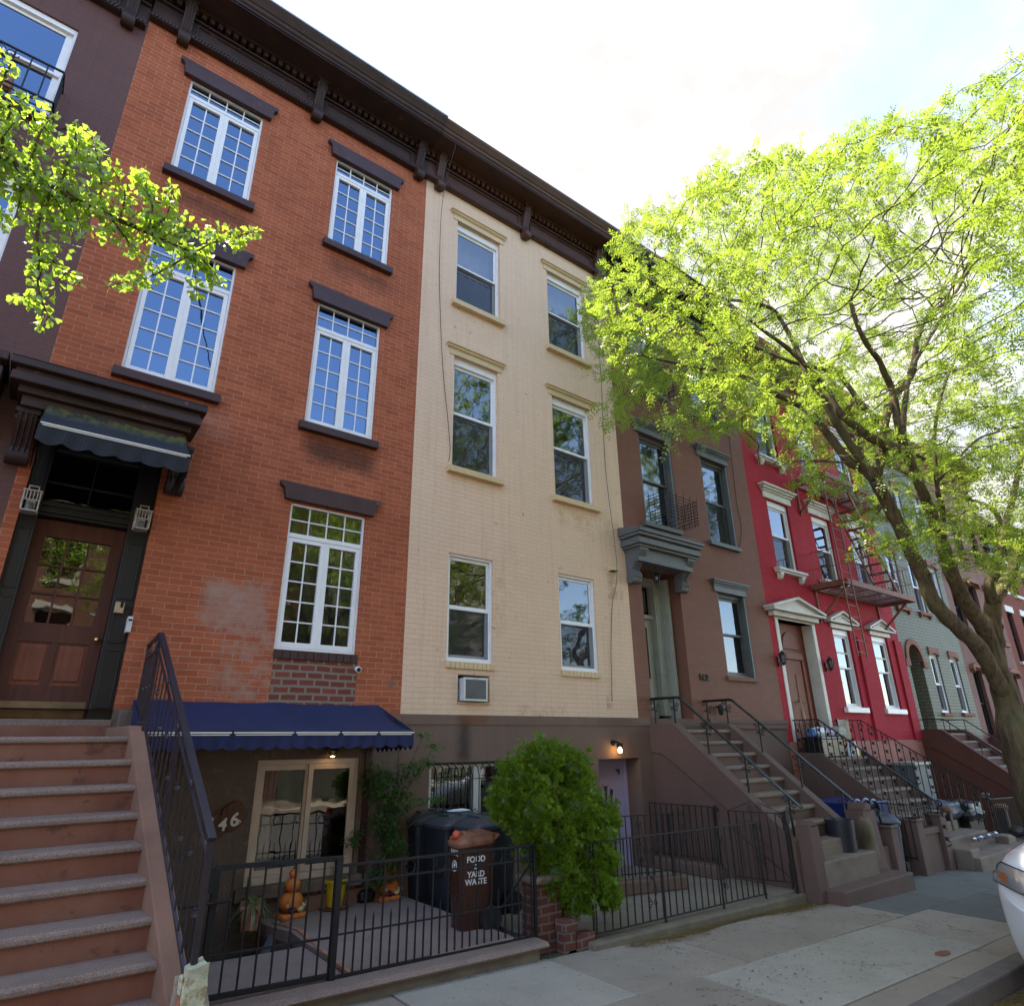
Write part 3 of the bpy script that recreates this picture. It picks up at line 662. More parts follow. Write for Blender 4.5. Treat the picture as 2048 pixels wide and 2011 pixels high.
# door leaf
dm=MB(); a,b,z0,z1=-.2,.645,2.23,4.32; y0,y1=.27,.315
dm.box(a,a+.115,y0,y1,z0,z1); dm.box(b-.115,b,y0,y1,z0,z1); dm.box(a+.115,b-.115,y0,y1,z1-.19,z1); dm.box(a+.115,b-.115,y0,y1,z0,z0+.34); dm.box(a+.115,b-.115,y0,y1,3.0,3.20)
dm.box(.19,.255,y0,y1,z0+.34,3.0)
gx0,gx1,gz0,gz1=a+.115,b-.115,3.20,z1-.19
for i in (1,2):
    xx=gx0+(gx1-gx0)*i/3; dm.box(xx-.011,xx+.011,y0+.003,y1,gz0,gz1); zz=gz0+(gz1-gz0)*i/3; dm.box(gx0,gx1,y0+.005,y1-.002,zz-.011,zz+.011)
dl=dm.build('door',M['door146'],H146,bevel=.003)
p=MB()
for a2,b2 in ((gx0,.19),(.255,gx1)):
    p.box(a2,b2,y0+.022,y1-.004,2.57,3.0); p.prism([(y0+.01,2.62),(y0+.022,2.6),(y0+.022,2.98),(y0+.01,2.95)],'x',a2+.03,b2-.03)
p.build('panel',M['doorpanel'],dl)
g=MB(); g.add([(gx0,y0+.03,gz0),(gx1,y0+.03,gz0),(gx1,y0+.03,gz1),(gx0,y0+.03,gz1)],[(0,1,2,3)]); g.build('pane',M['glass_clear'],dl,fix=False)
k=MB(); k.box(-.17,.62,y0-.004,y0+.001,2.245,2.41); 
for i in range(6): k.cyl((-.15+i*.15,y0-.008,2.39),(-.15+i*.15,y0-.002,2.39),.006,n=6)
k.build('kick_plate',M['kick'],dl)
k=MB(); k.cyl((.588,y0,3.06),(.588,y0-.035,3.06),.012,n=10); k.blob((.588,y0-.055,3.06),.03,.024,.03,10,8); k.lathe([(.0,0),(.03,0),(.028,.006)],(0,0,0),12); 
k.v=k.v[:len(k.v)-36]; k.f=[f for f in k.f if max(f)<len(k.v)]; k.build('door_knob',M['brass'],dl,smooth=True)
m=MB(); m.box(-.36,.86,-.02,.33,2.165,2.23); m.build('threshold',M['granite'],H146,bevel=.006)
# hanging lamp seen in the hall
# hood
h=MB(); hx0,hx1=-.74,1.13
for (p0,za,zb) in ((.40,5.30,5.42),(.46,5.42,5.50),(.56,5.50,5.60),(.53,5.60,5.66),(.60,5.66,5.74)): h.box(hx0+(.6-p0)*.8,hx1-(.6-p0)*.8,-p0,.0,za,zb)
h.prism([(-.6,5.74),(-.6,5.76),(0,5.84),(0,5.74)],'x',hx0,hx1)
hd=h.build('door_hood',M['cornbrick'],H146,bevel=.012)
bracket(hd,-.50,.17,5.30,4.78,.34,M['cornbrick']); bracket(hd,1.0,.17,5.30,4.78,.34,M['cornbrick'])
def scallop(x0,x1,y,zt,zb,n,amp,m,th=.004):
    N_=n*8; top=[(x0,zt),(x1,zt)]; bot=[]
    for i in range(N_+1):
        f=i/N_; bot.append((x1+(x0-x1)*f,zb+amp*(1-abs(math.sin(f*n*PI)))))
    ys=[y+ .012*math.sin(i*.9) for i in range(N_+1)]
    vs=[];
    for i,(bx,bz) in enumerate(bot): vs+=[(bx,y,zt),(bx,ys[i]-.006,bz)]
    o=len(vs); vs+=[(v[0],v[1]+th,v[2]) for v in vs]
    fs=[(2*i,2*i+1,2*i+3,2*i+2) for i in range(N_)]+[(o+2*i+2,o+2*i+3,o+2*i+1,o+2*i) for i in range(N_)]
    m.add(vs,fs); return m
def awning(name,x0,x1,yt,zt,yf,zf,zv,mat,label,nsc,breaks,sag=.03):
    t=thing(name,((x0+x1)/2,yt,zt),label,'awning')
    m=MB(); n=10; vs=[]
    for j in range(n+1):
        f=j/n; y=yt+(yf-yt)*f; z=zt+(zf-zt)*f-sag*math.sin(PI*f)
        for i in range(25): g_=i/24; vs.append((x0+(x1-x0)*g_,y,z+.010*math.sin(g_*21+f*3)*math.sin(g_*7+1)-.012*math.exp(-((g_*4)%1-.5)**2*60)*f))
    o=len(vs); vs+=[(v[0],v[1],v[2]-.006) for v in vs]
    fs=[(j*25+i,j*25+i+1,(j+1)*25+i+1,(j+1)*25+i) for j in range(n) for i in range(24)]
    m.add(vs,fs+[tuple(o+k for k in reversed(f)) for f in fs])
    m.build('canopy',mat,t,smooth='all',fix=False)
    m=MB(); scallop(x0,x1,yf-.012,zf-.02,zv,nsc,(zf-zv)*.16,m); m.build('valance',mat,t,fix=False)
    for sx in (x0,x1):
        m=MB(); ns=6; pts=[(yt,zt),(yt,zv-.1 if yt>-.2 else zv-.05)]
        m.add([(sx,yt,zt),(sx,yf,zf),(sx,yf,zv+.02),(sx,yt,zv-.02),(sx+.004,yt,zt),(sx+.004,yf,zf),(sx+.004,yf,zv+.02),(sx+.004,yt,zv-.02)],[(0,1,2,3),(7,6,5,4),(0,3,7,4),(2,6,7,3)])
        n2=max(3,int(abs(yt-yf)/.12))
        for i in range(n2):
            ya=yf+(yt-yf)*i/n2; yb=yf+(yt-yf)*(i+1)/n2
            za=zv+.02+(-.04)*i/n2; m.add([(sx,ya,za),(sx,yb,za-.007),(sx,(ya+yb)/2,za-.05),(sx+.004,ya,za),(sx+.004,yb,za-.007),(sx+.004,(ya+yb)/2,za-.05)],[(0,1,2),(5,4,3)])
        m.build('side_wing',mat,t,fix=False)
    m=MB(); xs=[x0]+[x0+(x1-x0)*b for b in breaks]+[x1]
    for i in range(len(xs)-1):
        m.box(xs[i]+.012,xs[i+1]-.012 if i<len(xs)-2 else xs[i+1],yf-.022,yf-.012,zf-.022,zf-.006); m.box(xs[i]+.03,xs[i+1]-.03,yf-.021,yf-.012,zf-.040,zf-.030)
    m.build('front_bar',M['stripe'],t)
    m=MB()
    for sx in (x0+.03,x1-.03): m.cyl((sx,yf+.02,zf-.03),(sx,yt,zv+.0),.012); m.cyl((sx,yf+.02,zf-.03),(sx,yt,zt-.03),.012)
    m.build('support_arm',M['iron'],t); return t
awning('door_awning',-.36,.99,-.30,5.44,-.93,4.94,4.71,M['awn_old'],'small black canvas awning streaked with yellow mildew over the mahogany front door',6,[],.015)
awning('window_awning',1.02,3.86,-.03,2.43,-1.0,2.10,1.92,M['navy'],'navy blue canvas awning with scalloped edge over the ground floor glass doors',16,[.28,.5,.68,.84],.035)
# patio door
fm=MB(); a,b,z0,z1=2.40,3.66,.52,1.80
frame_bars(fm,a,b,z0,z1,.03,.15,.05,.08,.055); xm=(a+b)/2+.02
frame_bars(fm,a+.052,xm,z0+.082,z1-.057,.05,.10,.06); frame_bars(fm,xm-.03,b-.052,z0+.082,z1-.057,.02,.048,.06)
pw=fm.build('glass_door',M['peach'],H146,bevel=.004)
g=MB(); g.add([(a+.1,.075,z0+.13),(xm-.05,.075,z0+.13),(xm-.05,.075,z1-.11),(a+.1,.075,z1-.11)],[(0,1,2,3)]); g.add([(xm+.03,.035,z0+.13),(b-.1,.035,z0+.13),(b-.1,.035,z1-.11),(xm+.03,.035,z1-.11)],[(0,1,2,3)]); g.build('pane',M['glass_clear'],pw,fix=False)
curtain(pw,a-.05,xm-.28,.45,1.78,.35,M['curtainw'])
m=MB(); m.box(3.72,3.80,-.04,.02,.3,1.9); m.build('wall_post',M['trim'],H146)
m=MB(); m.box(2.3,3.75,-.10,.0,.40,.518); m.build('door_sill',M['stucco146'],H146,bevel=.01)
# ================================================================== lanterns etc.
def door_lantern(x,z,label):
    t=thing('wall_lantern',(x,-.02,z),label,'lantern','pewter lanterns flanking the mahogany door')
    y=-.10; w=.07; h=.2; m=MB()
    m.box(x-w-.015,x+w+.015,y-w-.015,y+w+.015,z+h/2,z+h/2+.012); m.box(x-w,x+w,y-w,y+w,z-h/2-.012,z-h/2)
    for sx in(-1,1):
        for sy in(-1,1): m.box(x+sx*w-.006,x+sx*w+.006,y+sy*w-.006,y+sy*w+.006,z-h/2,z+h/2)
    for sx in(-1,1): m.box(x+sx*w-.005,x+sx*w+.005,y-w,y+w,z+.0,z+.008)
    m.box(x-w,x+w,y-w-.005,y-w+.005,z+.0,z+.008)
    for i in range(4): xx=x-w+.025+i*.03; m.box(xx-.004,xx+.004,y-w-.004,y-w+.002,z+.008,z+h/2)
    for i in range(4): yy=y-w+.025+i*.03; m.box(x-w-.004,x-w+.002,yy-.004,yy+.004,z+.008,z+h/2)
    for sx in(-1,1): m.box(x+sx*.042-.006,x+sx*.042+.006,y-.006,y+.006,z+h/2+.01,z+h/2+.075)
    m.box(x-.048,x+.048,y-.006,y+.006,z+h/2+.07,z+h/2+.082); m.box(x-.04,x+.04,-.03,.1,z-.08,z+.06); m.box(x-.015,x+.015,y+w,-.01,z-.01,z+.02)
    m.build('frame',M['pewter'],t); m=MB(); m.lathe([(.0,0),(.03,.0),(.035,.05),(.03,.09),(0,.1)],(x,y,z-h/2),12); m.build('bulb',M['frost'],t,smooth=True)
door_lantern(-.285,4.37,'pewter box lantern left of the mahogany door, close to the purple house')
door_lantern(.745,4.37,'pewter box lantern right of the mahogany door, above the intercom')
t=thing('intercom',(.72,.09,3.40),'small beige intercom box with dark notch on the black door frame','intercom')
m=MB(); m.box(.675,.765,.05,.09,3.34,3.46); m.build('case',M['tan'],t,bevel=.006); m=MB(); m.box(.725,.752,.044,.05,3.40,3.462); m.build('button_panel',M['dark'],t)
t=thing('letter_box',(.85,-.02,3.2),'narrow grey metal box fixed to the brick beside the black door frame','box'); m=MB(); m.box(.815,.862,-.035,.09,3.13,3.30); m.build('body',M['ac'],t,bevel=.004); m=MB(); m.box(.82,.857,-.042,-.034,3.25,3.27); m.build('slot',M['dark'],t)
t=thing('security_camera',(3.52,-.02,2.88),'small white security camera on the brick below the lowest white window','camera')
m=MB(); m.cyl((3.52,-.0,2.89),(3.52,-.05,2.885),.03,n=14); m.cyl((3.52,-.04,2.885),(3.50,-.13,2.865),.036,n=16); m.build('body',M['white'],t,smooth=True,bevel=.004)
m=MB(); m.cyl((3.5,-.128,2.866),(3.499,-.136,2.865),.027,n=16); m.build('lens',M['dark'],t)
t=thing('house_number_plaque',(2.12,-.02,1.18),'burnt wood slice plaque with curly white numerals 146 beside the glass door','plaque')
m=MB()
def slab(cx,cz,rx,rz,ph):
    q=[(cx+math.cos(a)*rx*(1+.06*math.sin(5*a+ph)),cz+math.sin(a)*rz*(1+.07*math.sin(4*a+ph*2))) for a in [2*PI*i/26 for i in range(26)]]
    m.prism(q,'y',-.045-.004*ph,-.014)
slab(2.03,1.15,.115,.12,.2); slab(2.20,1.24,.135,.145,1.); m.build('wood_slice',M['wood_sign'],t,bevel=.004)
for ch,x,z,s in (('1',1.97,1.17,.17),('4',2.09,1.16,.17),('6',2.21,1.20,.19)):
    text_obj('numeral',ch,s,M['letters'],Matrix.Translation((x,-.056,z))@XZ@Matrix.Rotation(R(-6),4,'Z'),t,.004,bold=.004)
m=MB(); m.spiral((1.945,-.056,1.20),.028,1.2,.006); m.spiral((2.245,-.056,1.17),.03,1.3,.006); m.build('flourish',M['letters'],t)
t=thing('awning_lamp',(3.25,-.04,1.90),'round brass ceiling lamp tucked under the navy awning above the glass door','lamp')
m=MB(); m.lathe([(0,.05),(.06,.05),(.085,.02),(.07,-.02),(.03,-.045),(0,-.05)],(3.25,-.09,1.87),16); m.build('shade',M['brass'],t,smooth=True); m=MB(); m.blob((3.25,-.10,1.85),.035,.035,.035); m.build('bulb',M['bulb'],t,smooth=True)

# ================================================================== purple house (far left, mostly outside)
HP=thing('purple_house',(-3,0,0),'plum painted brick row house cut off by the left edge','house')
px0,px1=-6.2,-.47
pw=[(-2.25,-1.17,9.35,11.05),(-2.25,-1.15,6.25,8.3),(-4.7,-3.6,9.35,11.05),(-4.7,-3.6,6.25,8.3),(-4.7,-3.6,3.0,5.0)]
m=MB(); wall_holes(m,px0,px1,2.3,12.2,pw+[(-1.95,-.85,2.3,5.1,.3)]); m.build('wall',M['purple'],HP,fix=False)
m=MB(); wall_holes(m,px0,px1,-1.2,2.302,[],y=-.01); m.build('basement_wall',M['stucco142'],HP,fix=False)
shell(HP,px0,px1,12.7,M['brickfar'])
for a,b,c,d in pw: w=sash(HP,a,b,c,d,M['white'],M['glass_hi'],y=.03,st=.075,screen=False,head=.05); sill(w,a-.06,b+.06,c,.11,M['trim'],.08)
cornice(HP,px0,px1-.02,11.68,M['cornbrick'],[-.70,-3.2,-5.6],.5,1.05)
m=MB(); 
for (p0,za,zb) in ((.40,5.22,5.36),(.46,5.36,5.46),(.56,5.46,5.60),(.50,5.60,5.66),(.6,5.66,5.76)): m.box(-2.2,-.76+(p0-.6)*.5,-p0,0,za,zb)
hd=m.build('door_hood',M['cornbrick'],HP,bevel=.012); bracket(hd,-1.0,.17,5.22,4.7,.34,M['cornbrick'])
m=MB(); m.box(-1.93,-.87,.25,.32,2.3,5.0); m.build('door',M['blackwood'],HP,bevel=.01)
t=thing('window_guard',(-1.7,-.2,9.3),'black wrought iron window guard with scrollwork on the plum house','window guard')
m=MB(); gx0,gx1,gy,z0,z1=-2.4,-1.12,-.33,9.34,9.88
for z in (z0,z1): m.bar((gx0,gy,z),(gx1,gy,z),.022); m.bar((gx1,gy,z),(gx1,0,z),.022); m.bar((gx0,gy,z),(gx0,0,z),.022)
for i in range(9): x=gx0+(gx1-gx0)*i/8; m.bar((x,gy,z0),(x,gy,z1),.014)
for i in range(1,3): m.bar((gx1,gy+i*.11,z0),(gx1,gy+i*.11,z1),.014)
for i in range(5): yy=gy+i*.08; m.bar((gx0,yy,z0),(gx1,yy,z0),.012)
for x,s in ((-1.75,1),(-1.62,-1)): m.spiral((x,gy-.01,9.78),.07,1.4,.007,sgn=s); m.spiral((x,gy-.01,9.62),.055,1.3,.007,sgn=-s)
m.build('guard',M['iron'],t)
t=thing('window_box',(-1.9,-.2,9.36),'long terracotta window box inside the black window guard of the plum house','planter'); m=MB(); m.prism([(-.26,9.56),(-.08,9.56),(-.11,9.37),(-.23,9.37)],'x',-2.35,-1.55); m.build('box',M['terracotta'],t,bevel=.01); m=MB(); m.box(-2.33,-1.57,-.245,-.095,9.53,9.555); m.build('soil',M['soil'],t)
def cable(name,pts,r,mat,label,sub=10):
    m=MB(); V=[Vector(p) for p in pts]; out=[]
    for i in range(len(V)-1):
        p0=V[max(i-1,0)];p1=V[i];p2=V[i+1];p3=V[min(i+2,len(V)-1)]
        for k in range(sub):
            s=k/sub; out.append(.5*((2*p1)+(p2-p0)*s+(2*p0-5*p1+4*p2-p3)*s*s+(3*p1-p0-3*p2+p3)*s**3))
    out.append(V[-1]); m.tube(out,r,5); o=m.build(name,mat,smooth=True); tag(o,label,'cable'); return o
cable('cable',[(-1.1,-.01,9.2),(-1.0,-.012,9.33),(-.93,-.012,9.36),(-.88,-.012,9.3),(-.86,-.012,8.9),(-.87,-.01,8.3)],.008,M['trim'],'plum painted cable looping on the plum house wall')

# ================================================================== cream house
H144=thing('cream_house',(6.56,0,0),'cream painted brick row house with double hung windows, between orange brick and brown houses','house')
X0,X1=4.2,8.93
Wc=[(4.91,5.92,9.47,11.36),(7.15,8.20,9.43,11.34),(4.91,5.86,6.18,8.32),(7.16,8.18,6.18,8.30),(4.9,5.74,3.08,4.72),(7.15,8.02,3.07,4.72)]
m=MB(); wall_holes(m,X0,X1,2.33,12.0,[(a,b,c,d,.2) for a,b,c,d in Wc]+[(5.11,5.68,2.51,2.90,.3)]); m.build('wall',M['brick144'],H144,fix=False)
m=MB(); wall_holes(m,X0,9.2,-1.2,2.332,[(4.67,6.25,.75,1.70,.2),(7.86,8.86,-.05,1.68,.5)],y=-.02); m.build('basement_wall',M['stucco144'],H144,fix=False)
m=MB(); m.box(X0,9.2,-.034,-.0205,2.20,2.335); m.build('base_ledge',M['stucco144'],H144,bevel=.004)
shell(H144,X0,X1,12.6,M['brickfar'])
for i,(a,b,c,d) in enumerate(Wc):
    cur=(M['curtainw'],.55) if i in (0,1) else None
    if i<4:
        w=sash(H144,a,b,c,d,M['white'],M['glass'],y=.07,st=.045,head=.10,screen=True,cur=cur)
        x=MB(); x.box(a-.17,b+.14,-.075,.02,d+.17,d+.20); x.box(a-.15,b+.12,-.05,.02,d+.13,d+.17); x.box(a-.13,b+.10,-.03,.02,d+.11,d+.13); x.box(a-.1,b+.08,-.016,.02,d+.0,d+.11)
        x.build('lintel',M['creamtrim'],w,bevel=.006); sill(w,a-.1,b+.06,c-.0,.12,M['creamtrim'],.1)
    else:
        w=sash(H144,a,b,c,d,M['white'],M['glass_low'],y=.03,st=.04,screen=True)
        x=MB(); n=11
        for k in range(n): xx=a-.02+(b-a+.04)*k/n; x.box(xx+.003,xx+(b-a+.04)/n-.003,-.035,.1,c-.10,c-.002)
        x.build('sill',M['creamtrim'],w,bevel=.005)
cornice(H144,X0,X1,11.95,M['corncream'],[4.44,6.53,8.63],.5,1.04)
# basement window + grille
fm=MB(); frame_bars(fm,4.67,6.25,.75,1.70,.03,.12,.06); fm.box(5.42,5.54,.02,.12,.75,1.70); w=fm.build('basement_window',M['offwhite'],H144,bevel=.004)
g=MB(); g.add([(4.73,.08,.8),(6.2,.08,.8),(6.2,.08,1.65),(4.73,.08,1.65)],[(0,1,2,3)]); g.build('pane',M['glass_low'],w,fix=False)
m=MB()
for i in range(15):
    x=4.66+i*.113; m.tube([(x,-.01,1.69),(x,-.12,1.69),(x,-.2,1.64),(x,-.235,1.55),(x,-.235,.85),(x,-.2,.74),(x,-.01,.72)],.0085,5)
m.bar((4.64,-.03,1.70),(6.27,-.03,1.70),.02); m.bar((4.64,-.235,1.0),(6.27,-.235,1.0),.014); m.bar((4.64,-.235,1.5),(6.27,-.235,1.5),.01)
for i in range(7):
    x=4.77+i*.226; m.spiral((x-.05,-.24,1.1),.045,1.3,.006,sgn=1); m.spiral((x+.05,-.24,1.1),.045,1.3,.006,sgn=-1); m.spiral((x-.04,-.24,.92),.04,1.3,.006,sgn=-1); m.spiral((x+.04,-.24,.92),.04,1.3,.006,sgn=1); m.tube([(x,-.24,1.05),(x,-.24,1.24)],[.012,.002],5)
m.build('window_grille',M['iron'],H144)
# lilac door
fm=MB(); frame_bars(fm,7.86,8.86,-.05,1.68,.30,.42,.07,.01); lf=fm.build('door_frame',M['lilac'],H144,bevel=.004)
m=MB(); m.box(7.93,8.79,.36,.40,-.04,1.61); cx,cz=8.36,.62
ld=m.build('door',M['lilac'],H144,bevel=.003)
m=MB()
for k in range(7):
    a=R(15+k*25); dx,dz=math.cos(a),math.sin(a); m=MB()
    p0=(cx+dx*.16,cz+dz*.22); p1=(cx+dx*.34-dz*.05,cz+dz*.62+dx*.05); p2=(cx+dx*.34+dz*.05,cz+dz*.62-dx*.05)
    m.prism([p0,p1,p2],'y',.352,.362); m.build('door_light',M['glass_low'],ld)
m=MB(); m.prism([(7.98,1.50),(8.10,1.50),(8.0,1.40)],'y',.352,.362); m.build('door_light',M['glass_low'],ld)
m=MB(); m.prism([(8.62,1.50),(8.74,1.50),(8.72,1.40)],'y',.352,.362); m.build('door_light',M['glass_low'],ld)
m=MB()
for k in range(7):
    a=R(15+k*25); dx,dz=math.cos(a),math.sin(a)
    for s in(-1,1): m.bar((cx+dx*.14,.355,cz+dz*.18),(cx+dx*.36-dz*.06*s,.355,cz+dz*.66+dx*.06*s),.014)
m.build('moulding',M['lilac'],ld)
t=thing('wall_lamp',(8.25,-.02,1.88),'black barn style wall lamp with a lit amber bulb above the lilac door','lamp')
m=MB(); m.cyl((8.22,-.02,1.93),(8.22,-.05,1.93),.045,n=14); m.tube([(8.22,-.04,1.93),(8.23,-.10,1.945),(8.25,-.14,1.93)],.014,6); m.lathe([(.0,.06),(.05,.055),(.055,-.01),(.05,-.01),(0,.0)],(8.25,-.15,1.87),14); m.build('fixture',M['iron'],t,smooth=True)
m=MB(); m.lathe([(.0,.075),(.016,.07),(.018,.05),(.032,.02),(.034,.0),(.024,-.025),(0,-.035)],(8.25,-.15,1.80),14); m.build('bulb',M['bulb'],t,smooth=True)
t=thing('window_unit_air_conditioner',(5.4,0,2.7),'grey through-wall air conditioner below the lowest left cream house window','air conditioner')
m=MB(); frame_bars(m,5.155,5.575,2.525,2.855,-.10,-.08,.03); m.box(5.16,5.57,-.09,.25,2.53,2.85); m.box(5.3,5.42,-.106,-.1,2.84,2.852); m.build('case',M['ac'],t,bevel=.006)
m=MB(); m.box(5.187,5.543,-.101,-.088,2.557,2.823)
for i in range(40): z=2.56+i*.0066; m.box(5.187,5.543,-.1035,-.101,z,z+.003)
m.build('fins',M['acgrill'],t); m=MB(); m.box(5.10,5.69,-.03,-.002,2.495,2.512); m.build('ledge',M['creamtrim'],t)
t=thing('junction_box',(8.48,-.01,4.98),'small cream painted box on the cream wall where the cable passes','box'); m=MB(); m.prism([(0,5.03),(-.07,5.03),(-.14,4.96),(-.14,4.94),(0,4.94)],'x',8.40,8.57); m.build('case',M['creamtrim'],t,bevel=.004); m=MB(); m.box(8.42,8.55,-.13,-.01,4.935,4.9395); m.build('underside',M['cornblack'],t)
cable('cable',[(4.5,-.55,12.6),(4.49,-.14,11.6),(4.53,-.02,10.2),(4.59,-.02,8.98),(4.68,-.02,7.9),(4.79,-.02,7.1),(4.86,-.02,6.5),(4.84,-.02,6.25)],.005,M['wire'],'black cable running down the left side of the cream wall')
cable('cable',[(8.6,-.45,12.5),(8.62,-.04,11.5),(8.57,-.02,9.0),(8.52,-.02,7),(8.50,-.15,5.04),(8.44,-.02,4.3),(8.33,-.02,3.5),(8.3,-.02,3.0),(8.27,-.02,2.6)],.006,M['greencable'],'grey green cable running down the right side of the cream wall')

# ================================================================== brown house 142
H142=thing('brown_house',(11.3,0,0),'brown painted brick row house with slate grey window trim and a tall stoop','house')
X0,X1=8.93,13.68
Wb=[(9.62,10.68,9.42,11.3),(11.75,12.80,9.36,11.2),(9.62,10.68,6.17,8.27),(11.79,12.83,6.15,8.27),(11.79,12.82,3.2,5.0)]
m=MB(); wall_holes(m,X0,X1,2.33,12.0,[(a,b,c,d,.25) for a,b,c,d in Wb]+[(9.32,10.50,2.33,5.15,.6)]); m.build('wall',M['brick142'],H142,fix=False)
m=MB(); wall_holes(m,9.2,X1,-1.6,2.332,[(11.9,12.6,.9,1.75,.2)],y=-.02); m.box(10.9,X1,-.09,-.02,2.26,2.335); m.box(10.9,X1,-.07,-.02,2.16,2.26); m.build('basement_wall',M['stucco142'],H142,fix=False)
m=MB(); m.box(12.05,12.12,.02,.05,.9,1.75); frame_bars(m,11.9,12.6,.9,1.75,.02,.1,.05); m.build('basement_window',M['grey_trim'],H142)
shell(H142,X0,X1,12.6,M['brickfar'])
for i,(a,b,c,d) in enumerate(Wb):
    w=sash(H142,a,b,c,d,M['grey_trim'],M['glass'] if i<4 else M['glass_low'],y=.10,st=.055,head=.06,screen=(i in (3,)),cur=(M['curtainw'],.0) if i in (0,2,4) else None)
    x=MB(); x.box(a-.02,a+.05,.02,.1,c,d); x.build('jamb',M['grey_trim'],w); x=MB(); x.box(b-.05,b+.02,-.0,.1,c,d); x.build('jamb',M['grey_trim'],w)
    x=MB(); x.box(a-.22,b+.10,-.13,.02,d+.20,d+.24); x.box(a-.20,b+.08,-.10,.02,d+.16,d+.20); x.box(a-.17,b+.05,-.06,.02,d+.12,d+.16); x.box(a-.14,b+.03,-.04,.02,d-.02,d+.12); x.build('lintel',M['grey_trim'],w,bevel=.006)
    if i<4: sill(w,a-.11,b+.02,c,.11,M['grey_trim'],.1)
    else: sill(w,a-.06,b+.0,c-.0,.10,M['brick142'],.06)
cornice(H142,X0,X1,11.95,M['cornblack'],[9.2,11.3,13.45],.5,1.04)
# door: hood, brackets
h=MB()
for (p0,za,zb) in ((.34,5.16,5.42),(.44,5.42,5.47),(.50,5.47,5.58),(.46,5.58,5.62),(.54,5.62,5.68),(.58,5.68,5.74)): h.box(8.74+(.58-p0)*.7,10.72-(.58-p0)*.7,-p0,0,za,zb)
h.prism([(-.58,5.74),(-.58,5.76),(0,5.86),(0,5.74)],'x',8.74,10.72)
hd=h.build('door_hood',M['grey_trim'],H142,bevel=.01)
def acanthus(par,x,zt,zb,dep,mat):
    b=bracket(par,x,.21,zt,zb,dep,mat,name='scroll_bracket'); return b
acanthus(hd,9.02,5.42,4.80,.40,M['grey_trim']); acanthus(hd,10.46,5.42,4.80,.40,M['grey_trim'])
m=MB(); m.box(9.32,9.42,.1,.62,2.33,5.1); m.box(10.35,10.5,.45,.62,2.33,5.15); m.box(9.42,10.35,.5,.62,4.95,5.15); m.box(9.42,10.35,.48,.62,4.28,4.36); m.box(10.15,10.35,.4,.6,2.4,4.95)
for z0,z1 in ((2.6,3.2),(3.35,4.15),(4.4,4.85)): frame_bars(m,10.18,10.32,z0,z1,.385,.4,.015)
ds=m.build('door_surround',M['greygreen'],H142,bevel=.004)
m=MB(); m.box(10.34,10.42,.22,.45,2.33,5.1)
for z0,z1 in ((2.5,3.1),(3.3,4.2),(4.35,4.9)): m.box(10.325,10.34,.25,.41,z0,z1)
m.build('side_panelling',M['greygreen'],ds,bevel=.004)
m=MB(); m.box(9.42,10.15,.54,.60,2.36,4.28); m.box(9.55,10.02,.525,.54,2.5,2.95); dl=m.build('door',M['greygreen'],H142,bevel=.006)
m=MB(); m.prism([(9.58,3.1),(9.98,3.1),(9.98,4.1),(9.58,4.1)],'y',.53,.54); m.build('pane',M['glass_low'],dl); m=MB(); m.prism([(9.52,4.42),(10.05,4.42),(10.05,4.88),(9.52,4.88)],'y',.55,.56); m.build('transom_pane',M['glass_low'],ds)
t=thing('pendant_lantern',(9.52,-.22,5.15),'black tapered lantern hanging under the slate grey door hood','lantern')
m=MB(); m.cyl((9.52,-.22,5.16),(9.52,-.22,5.06),.008); m.lathe([(.0,.05),(.03,.045),(.05,.02),(.12,-.005),(.125,-.02)],(9.52,-.22,5.03),4)
for k in range(4):
    q=PI/2*k; m.bar((9.52+.115*math.cos(q),-.22+.115*math.sin(q),5.01),(9.52+.045*math.cos(q),-.22+.045*math.sin(q),4.84),.012)
m.ring((9.52,-.22,4.84),.045,.008,'xy',4); m.build('cage',M['iron'],t); m=MB(); m.blob((9.52,-.22,4.92),.03,.03,.045); m.build('bulb',M['frost'],t,smooth=True)
m=thing('house_number',(11.0,-.02,3.1),'black metal numerals 142 on the brown wall below the lowest window','numerals')
for ch,x in (('1',10.84),('4',10.93),('2',11.05)): text_obj('numeral',ch,.17,M['iron'],Matrix.Translation((x,-.018,3.12))@XZ,m,.01,bold=.003)
t=thing('window_guard',(10.15,-.2,6.3),'black wire window guard curving out below the middle left window of the brown house','window guard')
def guard(t,x0,x1,zt,zb,dep,mat):
    m=MB(); n=8
    for j in range(n):
        z=zb+.04+(zt-zb)*j/(n-1)*.95
        m.tube([(x0,0,z),(x0,-dep,z-.0),(x1,-dep,z),(x1,0,z)],.008,4)
    for k in range(6):
        x=x0+(x1-x0)*k/5; m.tube([(x,-.02,zb),(x,-dep,zb),(x,-dep-.01,zt+.02),(x,-dep-.03,zt+.10)],[.008,.008,.008,.003],4)
    for k in range(3):
        for x in (x0,x1): yy=-dep*k/3-.05; m.tube([(x,yy,zb),(x,yy,zt+.05)],.008,4)
    m.build('guard',mat,t)
guard(t,9.72,10.82,6.72,6.20,.42,M['iron'])
t=thing('window_guard',(10.15,-.2,9.5),'black wire window guard on the top left window of the brown house, half behind leaves','window guard'); guard(t,9.72,10.82,9.95,9.45,.42,M['iron'])
cable('cable',[(13.2,-.02,11.6),(13.15,-.02,9.2),(13.05,-.02,7.4),(13.1,-.02,6.8),(12.95,-.02,6.3),(12.84,-.03,6.18)],.007,M['wire'],'thin dark cable on the brown wall near the red house')
